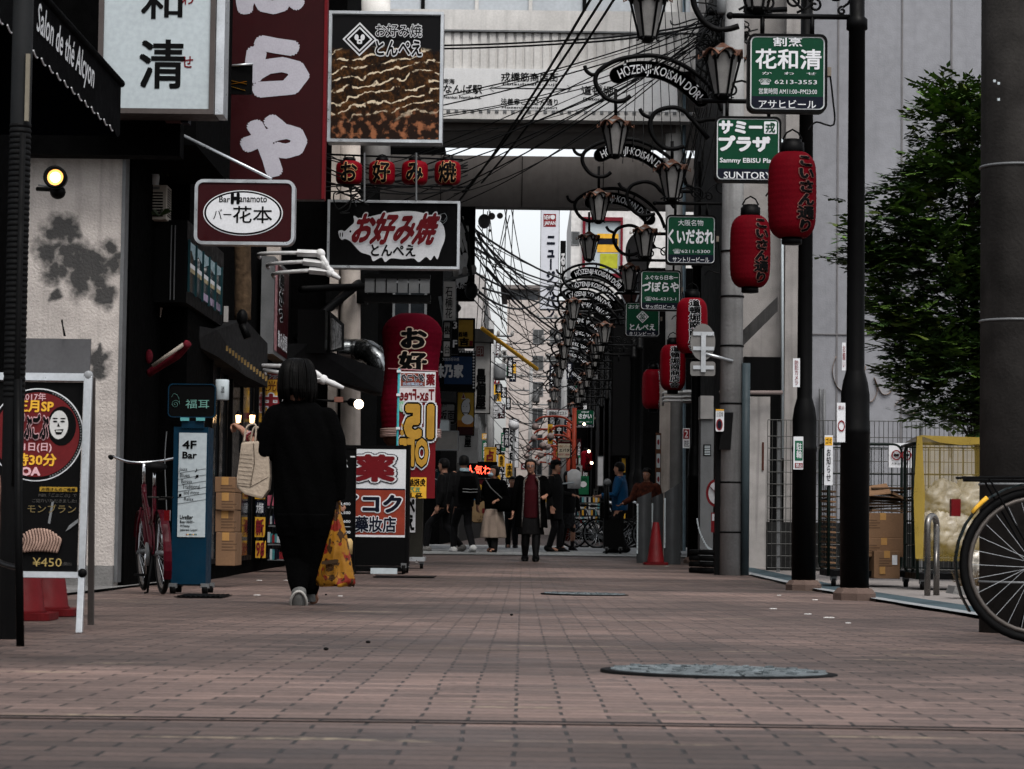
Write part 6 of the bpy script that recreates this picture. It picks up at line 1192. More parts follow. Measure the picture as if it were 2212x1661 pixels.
b = MB(); b.bb(P(1022, 738, 55.7), P(1067, 715, 56.3), M('weathered_cap', (.05, .048, .046), .8)); tag(b.build('sign_cap'), 'dark weathered cap box above the tall pale vertical sign', 'box')
board('cloth_banner', 'grey cloth banner with two black characters below the tall vertical sign', (988, 924, 1032, 1000), 54, OFFW, OFFW, [('v', '偏屋', (1003, 926, 1018, 966), INK, .04)], th=.01, rim=0)
board('fortune_sign', 'small yellow sign with one dark red fortune character', (1046, 966, 1072, 1000), 57, YEL, YEL, [('t', '占', (1052, 972, 1066, 995), REDN, .05)])
LED = M('red_led', (1, .06, .03), .5, emit=3.5, var=0, fine=0)
t, fr = board('led_sign', 'black scrolling sign with glowing red characters beyond the crossing', (1000, 997, 1074, 1032), 56.5, INK, BLK, [], rim=.02)
b = MB(); b.text(fr, '人気わ?', (1008, 1005, 1066, 1025), LED, .02, -.02); b.build('glowing_characters', t)
board('fortune_board', 'dark red and gold fortune telling board standing beyond the crossing', (1018, 1034, 1078, 1130), 56.2, M('fortune_red', (.10, .01, .015), .6), BLK, [('r', (1020, 1080, 1076, 1128), M('gold_cream_print', (.34, .22, .11), .6, var=.2)), ('e', 1034, 1060, .12, .15, YEL, .008), ('e', 1034, 1074, .16, .08, M('blue_print', (.03, .2, .4), .5), .010), ('t', '占', (1043, 1090, 1065, 1108), REDN, .05), ('t', 'ルビー', (1036, 1113, 1066, 1119), INK, .0), ('t', '☎629', (1030, 1121, 1060, 1127), INK, .0)], rnd=.08)
board('grey_kiosk_box', 'pale grey box sign under the rounded lamp sign', (932, 930, 990, 972), 47, M('kiosk_grey', (.16, .155, .15), .7, dirt=.3), GREY, [], th=.5)
board('white_rounded_box', 'plain white rounded box sign left of the cat sign', (946, 905, 972, 945), 47.5, PANEL, GREY, [], rnd=.05)
board('blue_yu_sign', 'dark teal sign with white kana behind the flag and the dark clad men', (918, 1010, 952, 1052), 50, M('teal_board', (.01, .05, .06), .6), BLK, [('t', 'しろおと', (920, 1012, 945, 1018), FARW, 0), ('t', 'ゆ~', (922, 1025, 946, 1041), FARW, .02)])
board('vertical_tower_sign', 'tall white vertical sign with blue katakana and a red square emblem on top', (1167, 450, 1208, 668), 98, M('pale_lilac_board', (.46, .47, .51), .6, var=.05), GREY, [('r', (1174, 462, 1201, 490), REDN), ('t', 'NEW', (1176, 465, 1189, 474), FARW, .03), ('t', 'JAPAN', (1176, 478, 1200, 488), FARW, .03), ('e', 1194, 469, .09, .09, FARW, .012), ('v', 'ニュージャパン', (1180, 505, 1199, 690), NAVY, .06)], th=.6)
board('round_letter_sign', 'narrow black and white sign with looping outline characters beside the tall white sign', (1210, 520, 1222, 640), 99, INK, BLK, [('v', 'るじ温', (1210, 545, 1222, 630), FARW, .05)])
board('hotel_sign', 'distant narrow white sign reading HOTEL vertically', (1099, 905, 1121, 1010), 100, FARW, GREY, [('v', '∞HOTEL', (1101, 905, 1118, 1010), INK, .05)])
board('station_name_board', 'small white board with black italic characters over the red lamp posts', (1180, 884, 1228, 900), 82, FARW, REDN, [('t', '道頓堀ウエスト', (1186, 888, 1224, 897), INK, .02)], rim=.01)
board('massage_board', 'cream board with brown and black lettering on the red posts', (1204, 950, 1233, 990), 80, M('cream_board', (.36, .32, .25), .6), BLK, [('r', (1206, 953, 1232, 958), DRED), ('t', '本格マッサージ', (1206, 961, 1232, 967), M('brown_print', (.2, .08, .02), .6)), ('t', 'エパタ', (1208, 969, 1230, 976), INK, .03), ('t', '60分 2800', (1206, 979, 1231, 984), REDN)])
board('leaf_pennant', 'green pennant sign with a white round emblem near the parked bicycles', (1247, 1028, 1272, 1068), 64, M('pennant_green', (.01, .12, .05), .6), GRN, [('e', 1260, 1046, .09, .075, FARW, .01), ('t', 'CAFE', (1252, 1032, 1268, 1037), INK, 0)], th=.02, rim=0)
board('white_shop_screen', 'bright white narrow screen sign beyond the parked bicycles', (1290, 985, 1304, 1050), 66, FARW, GREY, [])
board('black_sign_box', 'big plain black sign box hanging on the far right corner building', (1322, 700, 1392, 985), 60.5, INK, FAC, [], th=.5)
board('triangle_back_sign', 'brownish inverted triangle road sign seen from the back above the green signs', (1338, 628, 1384, 672), 46.5, M('rusty_red_back', (.09, .04, .035), .6), GREY, [], th=.02, rim=.0)
t = D.objects[[o.name for o in D.objects if o.name.startswith('triangle_back_sign')][-1]]
for ch in list(t.children): D.objects.remove(ch)
fr = Fr(P(1360, 650, 46.5)); b = MB(); A = [fr.px(1336, 630), fr.px(1384, 630), fr.px(1364, 684)]; b.slab(fr, A, -.02, 0, MC['rusty_red_back']); b.ring(fr, A, [fr.px(1341, 633), fr.px(1379, 633), fr.px(1363, 676)], .001, .012, ALU); b.build('plate', t)
board('round_shop_sign', 'pale oval shop sign behind the copper lamps on the right', (1356, 500, 1408, 580), 48, FARW, FARW, [], th=.05, rim=0)
t = D.objects[[o.name for o in D.objects if o.name.startswith('round_shop_sign')][-1]]
for ch in list(t.children): D.objects.remove(ch)
fr = Fr(P(1382, 540, 48)); b = MB(); c = fr.px(1380, 545); b.slab(fr, ell(*c, .26, .38, 30), -.05, 0, M('oval_grey', (.30, .29, .29), .6)); b.build('disc', t)
for k, (q, m, lab) in enumerate((((1060, 790, 1080, 830), REDN, 'far red board beside the tall pale vertical sign'), ((1062, 870, 1085, 892), FARW, 'far white board ending in katakana beside the tall pale vertical sign'), ((1040, 935, 1062, 950), YEL, 'far yellow board on the left shop row'), ((1070, 735, 1082, 770), DRED, 'far dark red board high over the left shop row'), ((1210, 905, 1222, 945), FARW, 'far white vertical board between the red posts'), ((1180, 955, 1192, 1000), FARW, 'plain white vertical lamp board left of the red posts'), ((1125, 1000, 1140, 1015), REDN, 'far small red board over the street end'))):
    board('far_shop_board', lab, q, 88+k*3, m, GREY, [('t', ('めし', 'ウエスト', '酒', '串', '大', 'ビル', '寿')[k], (q[0]+3, q[1]+3, q[2]-3, q[3]-3), INK if m is FARW else FARW, .02)])
b = MB(); fr = Fr(P(1265, 1090, 72)); random.seed(21); t = thing('magazine_rack', 'pale rack of small papers behind the parked bicycles', 'rack', P(1260, 1130, 72)); b.slab(fr, rr(*fr.r((1236, 1072, 1296, 1150)), 0), -.3, 0, GREY); b.build('stand', t); b = MB()
for j in range(5):
    for i in range(12): b.slab(fr, rr(*fr.r((1238+i*4.8, 1074+j*14, 1242+i*4.8, 1085+j*14)), 0), .0, .03, random.choice((FARW, FARW, PANEL, NAVY, YEL, M('cyan_pack', (.1, .3, .33), .5))))
b.build('papers', t)
# red lamp posts with globes
GLB = M('lamp_globe', (.22, .17, .16), .35, var=.1); ORD = M('vermilion_paint', (.22, .03, .014), .5)
for k, (px, Y) in enumerate(((1238, 80), (1226, 90), (1208, 100), (1196, 112))):
    p = V((P(px, 1150, Y).x, Y, gz(Y))); t = thing('red_globe_lamp_post', ('nearest', 'second', 'third', 'most distant')[k]+' vermilion lamp post with pale globes down the street', 'street lamp', p, 'vermilion globe lamp posts'); b = MB(); b.tube([p, p+V((0, 0, 4.3))], .075, ORD, 10); b.build('post', t)
    b = MB()
    for z, ln in ((4.0, -1.25), (3.7, -.75), (3.4, -1.0)): b.tube(sm([p+V((0, 0, z-.25)), p+V((ln*.3, 0, z)), p+V((ln*.8, 0, z)), p+V((ln, 0, z-.15))], 4), .035, ORD, 7)
    b.build('arm', t)
    for z, ln in ((4.0, -1.25), (3.7, -.75), (3.4, -1.0)): b = MB(); b.ball(p+V((ln, 0, z-.32)), .12, GLB); b.build('globe', t)
lp, o = lamp_post(2.65, 85, 'far arched lamp post carrying a small green sign beside the vermilion post', False)
green_sign(o, 'tiny far green sign with white kana beside the vermilion post', [('名物料理', .3, .8, .7, .9, 0), ('さかい', .15, .5, .85, .75, .04), ('☎06-6211', .15, .28, .85, .36, 0)], 'サントリービール')
lantern('street_lantern', 'small far red lantern under the tiny far green sign', o+V((-.5, -.02, 2.75)), .2, .68, LRED2, 'こいさん通り', toff=.04, group='red street lanterns on the right', twist=.2, txt=.2)
for px, py, Y in ((1262, 916, 75), (1278, 1000, 70), (1272, 975, 70)):
    b = MB(); b.ball(P(px+60 if False else px, py, Y), .04, EM); tag(b.build('bare_bulb'), 'small glowing bulb among the far right shop fronts', 'bulb', 'glowing bulbs in the far shops')
for px, py, Y in ((1110, 918, 90), (1058, 1005, 88), (1062, 985, 95)):
    t = thing('globe_street_lamp', 'far white globe lamp on a thin grey pole at street left', 'street lamp', P(px, py, Y), 'far white globe lamps'); b = MB(); b.ball(P(px, py, Y), .2, FARW); b.build('globe', t); b = MB(); b.tube([P(px, py+6, Y), V((P(px, py, Y).x, Y, 0))], .05, GREY, 6); b.build('pole', t)
b = MB(); b.tube([P(1041, 709, 54), P(1160, 797, 56)], .045, M('yellow_cable_guard', (.50, .26, .02), .5), 10); tag(b.build('yellow_cable_guard'), 'yellow cable guard tube slanting down across the white sky', 'cable guard')
random.seed(77)
for k in range(84):
    left = k % 2; Y = random.uniform(80, 150); wpx = random.uniform(8, 20); hpx = random.uniform(10, 46); px = (random.uniform(1046, 1112) if left else random.uniform(1176, 1290)); py = random.uniform(770, 1075)
    m = random.choice((INK, INK, BLK, INK, OFFW, DRED, NAVY, M('shop_grey_board', (.1, .1, .1), .6), YEL, GRN)); fr = Fr(P(px, py, Y)); b = MB(); b.slab(fr, rr(*fr.r((px-wpx/2, py-hpx/2, px+wpx/2, py+hpx/2)), 0), -.2, 0, m)
    s_ = ''.join(random.choice('酒串茶花大小金山中本店肉魚米') for _ in range(2 if hpx > 20 else 1)); b.vtext(fr, s_, (px-wpx*.3, py-hpx*.42, px+wpx*.3, py+hpx*.42), FARW if m in (INK, BLK, DRED, NAVY, GRN) else INK, .02, .03)
    tag(b.build('crowded_shop_sign'), 'small shop sign among the crowded boards far down the '+('left' if left else 'right')+' side', 'sign', 'crowded far signs on the '+('left' if left else 'right'))
# far utility poles with fittings
def far_pole(label, px, Y, h, arms):
    p = V((P(px, 1150, Y).x, Y, gz(Y))); t = thing('wired_utility_pole', label, 'utility pole', p); b = MB(); b.tube([p, p+V((0, 0, h))], [.14, .1], POLE, 10); b.build('pole', t); b = MB()
    for z, L_ in arms:
        b.tube([p+V((-L_, 0, z)), p+V((L_, 0, z))], .04, GREY, 5)
        for k in range(4): b.lathe([(.05, 0), (.06, .1), (.03, .18)], p+V((-L_+2*L_*k/3, 0, z)), M('insulator', (.25, .24, .23), .4), 8)
    b.build('cross_arm', t); b = MB(); b.lathe([(.18, 0), (.2, .1), (.2, .5), (.15, .55)], p+V((.3, -.1, h-2)), GREY, 14); b.build('transformer', t); return p
far_pole('far utility pole beside the tall white vertical sign', 1215, 92, 8.6, ((8.2, 1.0), (7.4, .8), (6.6, .7))); far_pole('far utility pole on the left row with crossed wires', 1056, 84, 7.4, ((6.9, .7), (6.2, .9))); far_pole('most distant utility pole in front of the beige tower', 1143, 140, 9.5, ((9, 1.6), (8.2, 1.2), (7.4, 1)))
t = thing('cable_arm', 'grey steel cable arm with bundled wires reaching out from the left buildings', 'cable arm', P(990, 600, 48)); b = MB(); b.tube([P(760+200, 605, 48), P(1028, 588, 48)], .035, GREY, 4); b.tube([P(955, 702, 48), P(972, 700, 48)], .03, GREY, 4); b.tube([P(985, 440, 47), P(1010, 505, 47), P(1018, 600, 47.5)], .03, CABLE, 6); b.tube([P(960, 700, 48), P(950, 640, 48)], .03, GREY, 4)
for px, py in ((985, 598), (1004, 594), (1023, 590)): b.lathe([(.05, 0), (.06, .1), (.03, .16)], P(px, py, 48), MC['insulator'], 8)
b.build('arm', t); b = MB(); b.ball(P(978, 665, 48), .15, CABLE, (1.1, .8, .7)); b.build('junction', t); b = MB(); b.ball(P(1046, 478, 48), .12, GREY, (1, .8, 1.2)); b.build('junction', t); b = MB(); b.ball(P(1018, 628, 47.8), .13, CABLE, (1, .8, 1.3)); b.build('junction', t)
for k in range(3): b = MB(); b.ball(P((1062, 1080, 1058)[k], (467, 466, 498)[k], 48), (.07, .06, .03)[k], FROST); b.build('fitting', t)
# ------------------------------------------------ overhead cables
random.seed(33)
def cable(a, c, sag, r, label, Ya=None, Yc=None, wob=0, grp=None):
    p, q = P(a[0], a[1], a[2]), P(c[0], c[1], c[2]); n = 12; b = MB(); pts = []
    for i in range(n+1):
        u = i/n; z = p.lerp(q, u)+V((0, 0, -sag*4*u*(1-u))); z += V((random.uniform(-wob, wob), 0, random.uniform(-wob, wob))) if 0 < i < n else V((0, 0, 0)); pts.append(z)
    b.tube(sm(pts, 2) if wob else pts, r, CABLE, 5); tag(b.build('overhead_cable'), label, 'cable', grp)
L1 = 'thick black overhead cable climbing to the right across the pale bridge'
for a, c in (((975, 455, 40), (1292, -30, 27)), ((1000, 415, 41), (1318, -30, 28)), ((1040, 395, 41), (1344, -30, 29))): cable(a, c, .12, .017, L1, grp='thick cables crossing the bridge')
L2 = 'thin black overhead cable fanning from the wire tangle across the direction board'
for i in range(16):
    y = random.uniform(200, 440); cable((random.uniform(690, 1010), y+random.uniform(-20, 40), random.uniform(33, 41)), (1545+random.uniform(-35, 20), random.uniform(30, 140), 31), random.uniform(.05, .35), random.choice((.006, .008, .010)), L2, grp='thin cables fanning over the direction board')
L3 = 'twisted twin overhead cable running level across the corrugated fascia'
for d in (0, 7): cable((690, 95+d, 36), (1240, 86+d, 34), .05, .014, L3, grp='twin cables over the fascia'); cable((1240, 86+d, 34), (1540, 45+d, 31), .04, .014, L3, grp='twin cables over the fascia')
L4 = 'thin black cable strung in front of the red lantern row'
for i in range(9): cable((700, random.uniform(310, 415), 29), (1010, random.uniform(330, 430), 33), random.uniform(.02, .2), .008, L4, grp='thin cables by the round lanterns')
L5 = 'black overhead cable slanting across the white sky beyond the bridge'
for i in range(22):
    cable((random.uniform(990, 1060), random.uniform(440, 640), random.uniform(47, 55)), (random.uniform(1180, 1330), random.uniform(600, 790), random.uniform(75, 110)), random.uniform(.1, .6), random.choice((.012, .018, .026)), L5, grp='cables slanting across the sky')
for i in range(14): cable((random.uniform(1000, 1130), random.uniform(445, 470), 53), (random.uniform(1020, 1160), random.uniform(650, 800), 80), random.uniform(.0, .3), .011, L5, grp='cables slanting across the sky')
L6 = 'tangled dark cable low over the far street'
for i in range(46):
    y = random.uniform(680, 985); cable((random.uniform(1050, 1130), y+random.uniform(-60, 40), random.uniform(70, 110)), (random.uniform(1150, 1260), y+random.uniform(-50, 40), random.uniform(70, 120)), random.uniform(.1, 1.0), random.choice((.009, .013, .018)), L6, grp='tangled cables over the far street')
L7 = 'looping wire in the dark tangle at the top of the concrete utility pole'
for i in range(46):
    c = P(1560+random.gauss(0, 24), 70+random.gauss(0, 38), 30.4); n = 8; pts = [c+V((random.uniform(-.2, .2), random.uniform(-.12, .12), random.uniform(-.2, .2))) for _ in range(4)]; b = MB(); b.tube(sm(pts, 5), random.choice((.007, .010, .014)), CABLE, 5); tag(b.build('loose_wire'), L7, 'wire', 'wire tangle on the utility pole')
for i in range(12): cable((1540+random.uniform(-20, 30), random.uniform(60, 130), 30.6), (1460+random.uniform(-30, 60), random.uniform(330, 450), 36), random.uniform(.0, .2), .008, 'thin wire dropping from the tangle behind the green signs', grp='wires dropping from the tangle')
for i in range(9): cable((1365+i*14, 0, 40), (1345+i*22, 330+random.uniform(-40, 60), 38), .05, .007, 'fine wire dropping across the white pipe column', grp='fine wires at the white column')
for i in range(8):
    c = P(870+random.gauss(0, 10)-100, 430+random.gauss(0, 8), 29.5); pts = [c+V((random.uniform(-.22, .22), 0, random.uniform(-.16, .16))) for _ in range(4)]; b = MB(); b.tube(sm(pts, 5), .009, CABLE, 5); tag(b.build('loose_wire'), 'looping wire left of the first round lantern', 'wire', 'wire loops by the round lanterns')
t = thing('line_transformer', 'grey cable transformers and insulators in the tangle on the concrete utility pole', 'transformer', P(1575, 40, 30.3)); b = MB()
for px, py in ((1562, 10), (1592, 12), (1575, 28)): b.lathe([(.06, -.12), (.075, -.1), (.075, .1), (.05, .13)], P(px, py, 30.2), GREY, 12)
b.build('can', t); b = MB(); b.tube([P(1530, 28, 30.4), P(1700, 20, 30.4)], .035, BLK, 6); b.tube([P(1540, 62, 30.4), P(1600, 58, 30.4)], .03, GREY, 4); b.build('cross_arm', t)
# ------------------------------------------------ people
def fuse(mb, name, parent, voxel, mat, smooth=3, fac=.5):
    o = ORG[parent.name]; me = D.meshes.new(name); me.from_pydata([p-o for p in mb.v], [], mb.f)
    bm = bmesh.new(); bm.from_mesh(me); bmesh.ops.recalc_face_normals(bm, faces=bm.faces); bm.to_mesh(me); bm.free()
    tmp = D.objects.new(name, me); COL.objects.link(tmp); m = tmp.modifiers.new('r', 'REMESH'); m.mode = 'VOXEL'; m.voxel_size = voxel; m.use_smooth_shade = True
    s = tmp.modifiers.new('s', 'SMOOTH'); s.iterations = smooth; s.factor = fac
    dg = bpy.context.evaluated_depsgraph_get(); out = D.meshes.new_from_object(tmp.evaluated_get(dg)); D.objects.remove(tmp); D.meshes.remove(me)
    out.materials.clear(); out.materials.append(mat)
    for p in out.polygons: p.use_smooth = True; p.material_index = 0
    ob = D.objects.new(name, out); COL.objects.link(ob); ob.parent = parent; ORG[ob.name] = o; return ob
def limb(b, pts, r, n=10):
    pts = [V(p) for p in pts]; b.tube(pts, r, SKIN, n)
    for p, q in zip(pts, r): b.ball(p, q*.98, SKIN, n=n)
def hand(b, w, d, side, s=1, curl=.5, palm_n=None):
    """w wrist, d direction of the hand, side = direction towards the thumb"""
    d = V(d).normalized(); side = (V(side)-d*V(side).dot(d)).normalized(); nn = d.cross(side).normalized(); w = V(w)
    for k in range(4):
        u = (k-1.5)/1.5; root = w+d*.035*s+side*(-.027*u*s); kn = w+d*.088*s+side*(-.032*u*s); b.tube([w, root, kn], [.017*s, .0145*s, .0115*s], SKIN, 8)
        L = (.068, .078, .074, .058)[k]*s; c = curl*(1+.15*k); p1 = kn+(d*math.cos(c*.7)+nn*math.sin(c*.7))*L*.45; p2 = p1+(d*math.cos(c*1.6)+nn*math.sin(c*1.6))*L*.33; p3 = p2+(d*math.cos(c*2.3)+nn*math.sin(c*2.3))*L*.25
        b.tube([kn, p1, p2, p3], [.0098*s, .009*s, .0082*s, .0065*s], SKIN, 8); b.ball(p3, .0066*s, SKIN, n=8)
    t0 = w+d*.02*s+side*.018*s; t1 = t0+(d*.5+side*.8+nn*.2)*.038*s; t2 = t1+(d*.85+side*.35+nn*.35)*.032*s; t3 = t2+(d*.9+nn*.35)*.024*s; b.tube([t0, t1, t2, t3], [.015*s, .0115*s, .0095*s, .007*s], SKIN, 8); b.ball(t3, .007*s, SKIN, n=8)
def head(b, c, h, f, r):
    """c = middle of the head, h = its height, f forward, r right"""
    f = V(f); r = V(r); up = V((0, 0, 1)); Q = lambda x, y, z: V(c)+r*x*h+f*y*h+up*z*h
    prof = [(-.5, .10, .10, .10), (-.46, .17, .20, .08), (-.36, .235, .29, .05), (-.22, .285, .345, .02), (-.05, .315, .38, 0), (.12, .33, .405, -.01), (.28, .315, .39, -.02), (.4, .25, .31, -.03), (.47, .15, .19, -.03), (.5, .04, .05, -.03)]
    vs = []; n = 18
    for z, rx, ry, oy in prof:
        for k in range(n): a = 2*math.pi*k/n; vs.append(Q(rx*math.cos(a), oy+ry*math.sin(a), z))
    N = len(prof); b.add(vs, [(i*n+k, i*n+(k+1) % n, (i+1)*n+(k+1) % n, (i+1)*n+k) for i in range(N-1) for k in range(n)]+[tuple(range(n-1, -1, -1)), tuple((N-1)*n+k for k in range(n))], SKIN)
    b.tube([Q(0, .37, .08), Q(0, .43, -.06), Q(0, .40, -.12)], [.03*h, .055*h, .05*h], SKIN, 8)
    for s in (-1, 1): b.ball(Q(s*.33, -.02, 0), .085*h, SKIN, (.45, .6, 1.1), 10); b.tube([Q(s*.06, .36, .10), Q(s*.2, .32, .10)], [.035*h, .03*h], SKIN, 6)
    b.ball(Q(0, .32, -.25), .07*h, SKIN, (1.3, .8, .5), 10); b.ball(Q(0, .29, -.42), .08*h, SKIN, n=10)
    return Q
def face_bits(t, Q, h):
    e = MB()
    for s in (-1, 1): e.ball(Q(s*.13, .355, .03), .045*h, WHT, (1.25, .7, .6), 10); e.ball(Q(s*.13, .378, .03), .026*h, INK, (1, .7, 1), 8)
    e.build('eye', t)
    e = MB()
    for s in (-1, 1): e.tube([Q(s*.06, .385, .115), Q(s*.14, .375, .135), Q(s*.21, .33, .115)], .014*h, HAIR, 5)
    e.build('eyebrow', t); e = MB(); e.tube([Q(-.1, .365, -.25), Q(0, .392, -.255), Q(.1, .365, -.25)], .018*h, M('lips', (.22, .08, .07), .5), 6); e.build('mouth', t)
def person(label, x, Y, H, ang, J, name='person', vox=.012, faceon=True, hairlen=.1, hm=HAIR, hatless=True, feet=True, grp=None, hands=(.5, .5), hairw=1.0):
    """J: joints in fractions of height in a frame with r right, f forward"""
    g = V((x, Y, gz(Y))); t = thing(name, label, 'person', g, grp); r = V((math.cos(ang), math.sin(ang), 0)); f = V((-math.sin(ang), math.cos(ang), 0)); T = lambda p: g+(r*p[0]+f*p[1]+V((0, 0, p[2])))*H
    D0 = dict(hip=(0, 0, .51), chest=(0, 0, .72), neck=(0, 0, .835), head=(0, .012, .925), sh=.105, hw=.085, le=(-.15, -.02, .63), lw=(-.16, .02, .49), re=(.15, -.02, .63), rw=(.16, .02, .49), lk=(-.05, .03, .28), la=(-.05, 0, .045), rk=(.05, .03, .28), ra=(.05, 0, .045), lt=(0, 1, -.02), rt=(0, 1, -.02)); D0.update(J); J = D0
    b = MB(); hp, ch, nk = V(J['hip']), V(J['chest']), V(J['neck'])
    def ringpts(c, rx, ry): return [T(V(c)+V((rx*math.cos(2*math.pi*k/16), ry*math.sin(2*math.pi*k/16), 0))) for k in range(16)]
    tors = [(hp+V((0, 0, -.04)), .085, .06), (hp, .095, .068), (hp.lerp(ch, .35), .082, .06), (hp.lerp(ch, .7), .09, .064), (ch, .10, .066), (nk+V((0, 0, -.035)), .085, .05), (nk+V((0, 0, -.01)), .04, .035), (nk+V((0, .004, .03)), .032, .034)]
    vs = []
    for c, rx, ry in tors: vs += ringpts(c, rx, ry)
    N = len(tors); b.add(vs, [(i*16+k, i*16+(k+1) % 16, (i+1)*16+(k+1) % 16, (i+1)*16+k) for i in range(N-1) for k in range(16)]+[tuple(range(15, -1, -1)), tuple((N-1)*16+k for k in range(16))], SKIN)
    sz = J.get('sz', -.03); shl, shr = nk+V((-J['sh'], 0, sz)), nk+V((J['sh'], 0, sz))
    Q = head(b, T(J['head']), .135*H, f if 'hf' not in J else J['hf'], r if 'hr' not in J else J['hr']); b.tube([T(nk), T(V(J['head'])+V((0, -.01, -.03)))], .033*H, SKIN, 10)
    for s, e, w, sd in ((shl, 'le', 'lw', 1), (shr, 're', 'rw', -1)):
        limb(b, [T(s), T(J[e]), T(J[w])], [.03*H, .024*H, .016*H]); d = T(J[w])-T(J[e]); tn = f if d.normalized().dot(f) < .7 else r*sd
        hand(b, T(J[w]), d, tn+r*sd*.3, H/1.65, hands[0 if sd == 1 else 1])
    for hx, k, a, tt in ((-.048, 'lk', 'la', 'lt'), (.048, 'rk', 'ra', 'rt')):
        limb(b, [T(hp+V((hx, 0, -.03))), T(J[k]), T(V(J[k]).lerp(V(J[a]), .35)), T(J[a])], [.052*H, .034*H, .034*H, .02*H]); td = V(J[tt]).normalized(); p = T(J[a]); w = lambda z: r*z[0]*H+f*z[1]*H+V((0, 0, z[2]*H))
        fs_c = J.get('fs', 1); b.tube([p+w(-td*.03*fs_c+V((0, 0, -.022))), p+w(td*.05*fs_c+V((0, 0, -.02))), p+w(td*.1*fs_c+V((0, 0, -.032)))], [.024*H, .022*H, .014*H], SKIN, 8)
    fuse(b, 'body', t, vox, SKIN)
    if faceon: face_bits(t, Q, .135*H)
    return t, T, Q, J, r, f, H
def hairm(t, Q, h, ln, w=1.0, front=.18, mat=HAIR, vox=.01, bangs=.22):
    b = MB(); rows = []
    n = 22; zs = [.56, .5, .38, .22, .05, -.12]+([-.12-ln*k/3 for k in (1, 2, 3)] if ln > 0 else []); rad = [.10, .24, .345, .385, .40, .39]+[.39*(1-.05*k) for k in (1, 2, 3)]
    for z, rd in list(zip(zs, rad))[:len(zs)]:
        row = []
        for k in range(n):
            a = 2*math.pi*k/n; y = math.sin(a); x = math.cos(a); ry = rd*1.16; rx = rd*w
            if y > .2 and z < bangs: rx *= .98; ry = min(ry, .30) if abs(x) < .75 else ry*.8
            if y > .35 and z < bangs: ry = .12
            row.append(Q(rx*x*(1+.03*math.sin(7*a+z*9)), -.03+ry*y, z))
        rows.append(row)
    N = len(rows); b.add([p for q in rows for p in q], [(i*n+k, i*n+(k+1) % n, (i+1)*n+(k+1) % n, (i+1)*n+k) for i in range(N-1) for k in range(n)]+[tuple(range(n-1, -1, -1)), tuple((N-1)*n+k for k in range(n))], mat)
    return fuse(b, 'hair', t, vox, mat, 2)
def garment(t, name, mat, rings, T, tubes=(), vox=.012, sm_=2, wob=0, n=24):
    b = MB(); vs = []
    for q in rings:
        c, rx, ry = q[0], q[1], q[2]
        for k in range(n): a = 2*math.pi*k/n; m = 1+wob*(q[3] if len(q) > 3 else 0)*(math.sin(6*a+1)+.5*math.sin(11*a)); vs.append(T(V(c)+V((rx*m*math.cos(a), ry*m*math.sin(a), 0))))
    N = len(rings)
    if N: b.add(vs, [(i*n+k, i*n+(k+1) % n, (i+1)*n+(k+1) % n, (i+1)*n+k) for i in range(N-1) for k in range(n)]+[tuple(range(n-1, -1, -1)), tuple((N-1)*n+k for k in range(n))], mat)
    for pts, rr_ in tubes:
        b.tube([T(p) for p in pts], rr_, mat, 10)
        for p, q in zip(pts[:-1], rr_): b.ball(T(p), q*.97, mat, n=10)
    return fuse(b, name, t, vox, mat, sm_)
def shoe(t, T, a, td, mat, H, s=1, sole=None):
    td = V(td).normalized(); a = V(a); b = MB(); b.tube([T(a+V((0, 0, .012))), T(a-td*.02+V((0, 0, -.02))), T(a+td*.045+V((0, 0, -.022))), T(a+td*.095+V((0, 0, -.034)))], [.024*H*s, .03*H*s, .028*H*s, .02*H*s], mat, 10); b.ball(T(a+td*.1+V((0, 0, -.034))), .02*H*s, mat); b.ball(T(a-td*.03+V((0, 0, -.022))), .026*H*s, mat)
    return fuse(b, 'shoe', t, .006, mat, 2)
# --- woman in black walking away
YW = 15.9; WX = P(652, 1300, YW).x; H = 1.58; g = gz(YW); k = lambda px, py: ((P(px, py, YW).x-WX)/H, (P(px, py, YW).z-g)/H)
def J2(px, py, y=0): a = k(px, py); return (a[0], y, a[1])
t, T, Q, J, r, f, H = person('woman in black seen from behind, walking away with a beige handbag and a yellow bag', WX, YW, H, 0, dict(hip=J2(655, 1075), chest=J2(652, 950), neck=J2(643, 872), head=J2(643, 824, .0), sh=.09, sz=-.055, fs=.35, le=J2(574, 978, .0), lw=J2(522, 931, .10), re=J2(727, 990, -.01), rw=J2(729, 1072, .03), lk=J2(640, 1180, .05), la=J2(646, 1279, -.06), rk=J2(668, 1180, .09), ra=J2(668, 1285, .20), lt=(0, .2, -.9)), vox=.006, faceon=False, hands=(.9, 1.3))
b = MB()
for px0, px1, py in ((628, 658, 775), (614, 671, 783), (607, 678, 800), (604, 680, 822), (604, 681, 842), (607, 679, 858), (612, 676, 874), (622, 668, 879)):
    c = (px0+px1)/2; p = P(c, py, YW); rx = (px1-px0)/2*YW/F; o = YW+.0+(.02 if py > 850 else 0); n_ = 24
    b.v += [V((p.x+rx*math.cos(2*math.pi*i/n_), o+(rx*1.12 if py < 845 else rx*.75)*math.sin(2*math.pi*i/n_)+(.035 if py > 850 else 0), p.z)) for i in range(n_)]
for i in range(7):
    for q in range(24): b.f.append([i*24+q, i*24+(q+1) % 24, (i+1)*24+(q+1) % 24, (i+1)*24+q])
b.f.append(list(range(23, -1, -1))); b.f.append([7*24+i for i in range(24)]); hr_ = fuse(b, 'hair', t, .008, HAIR, 2)
b = MB(); random.seed(14); HL = M('hair_lock', (.005, .0045, .0042), .5, spec=.05, var=.5, sc=30)
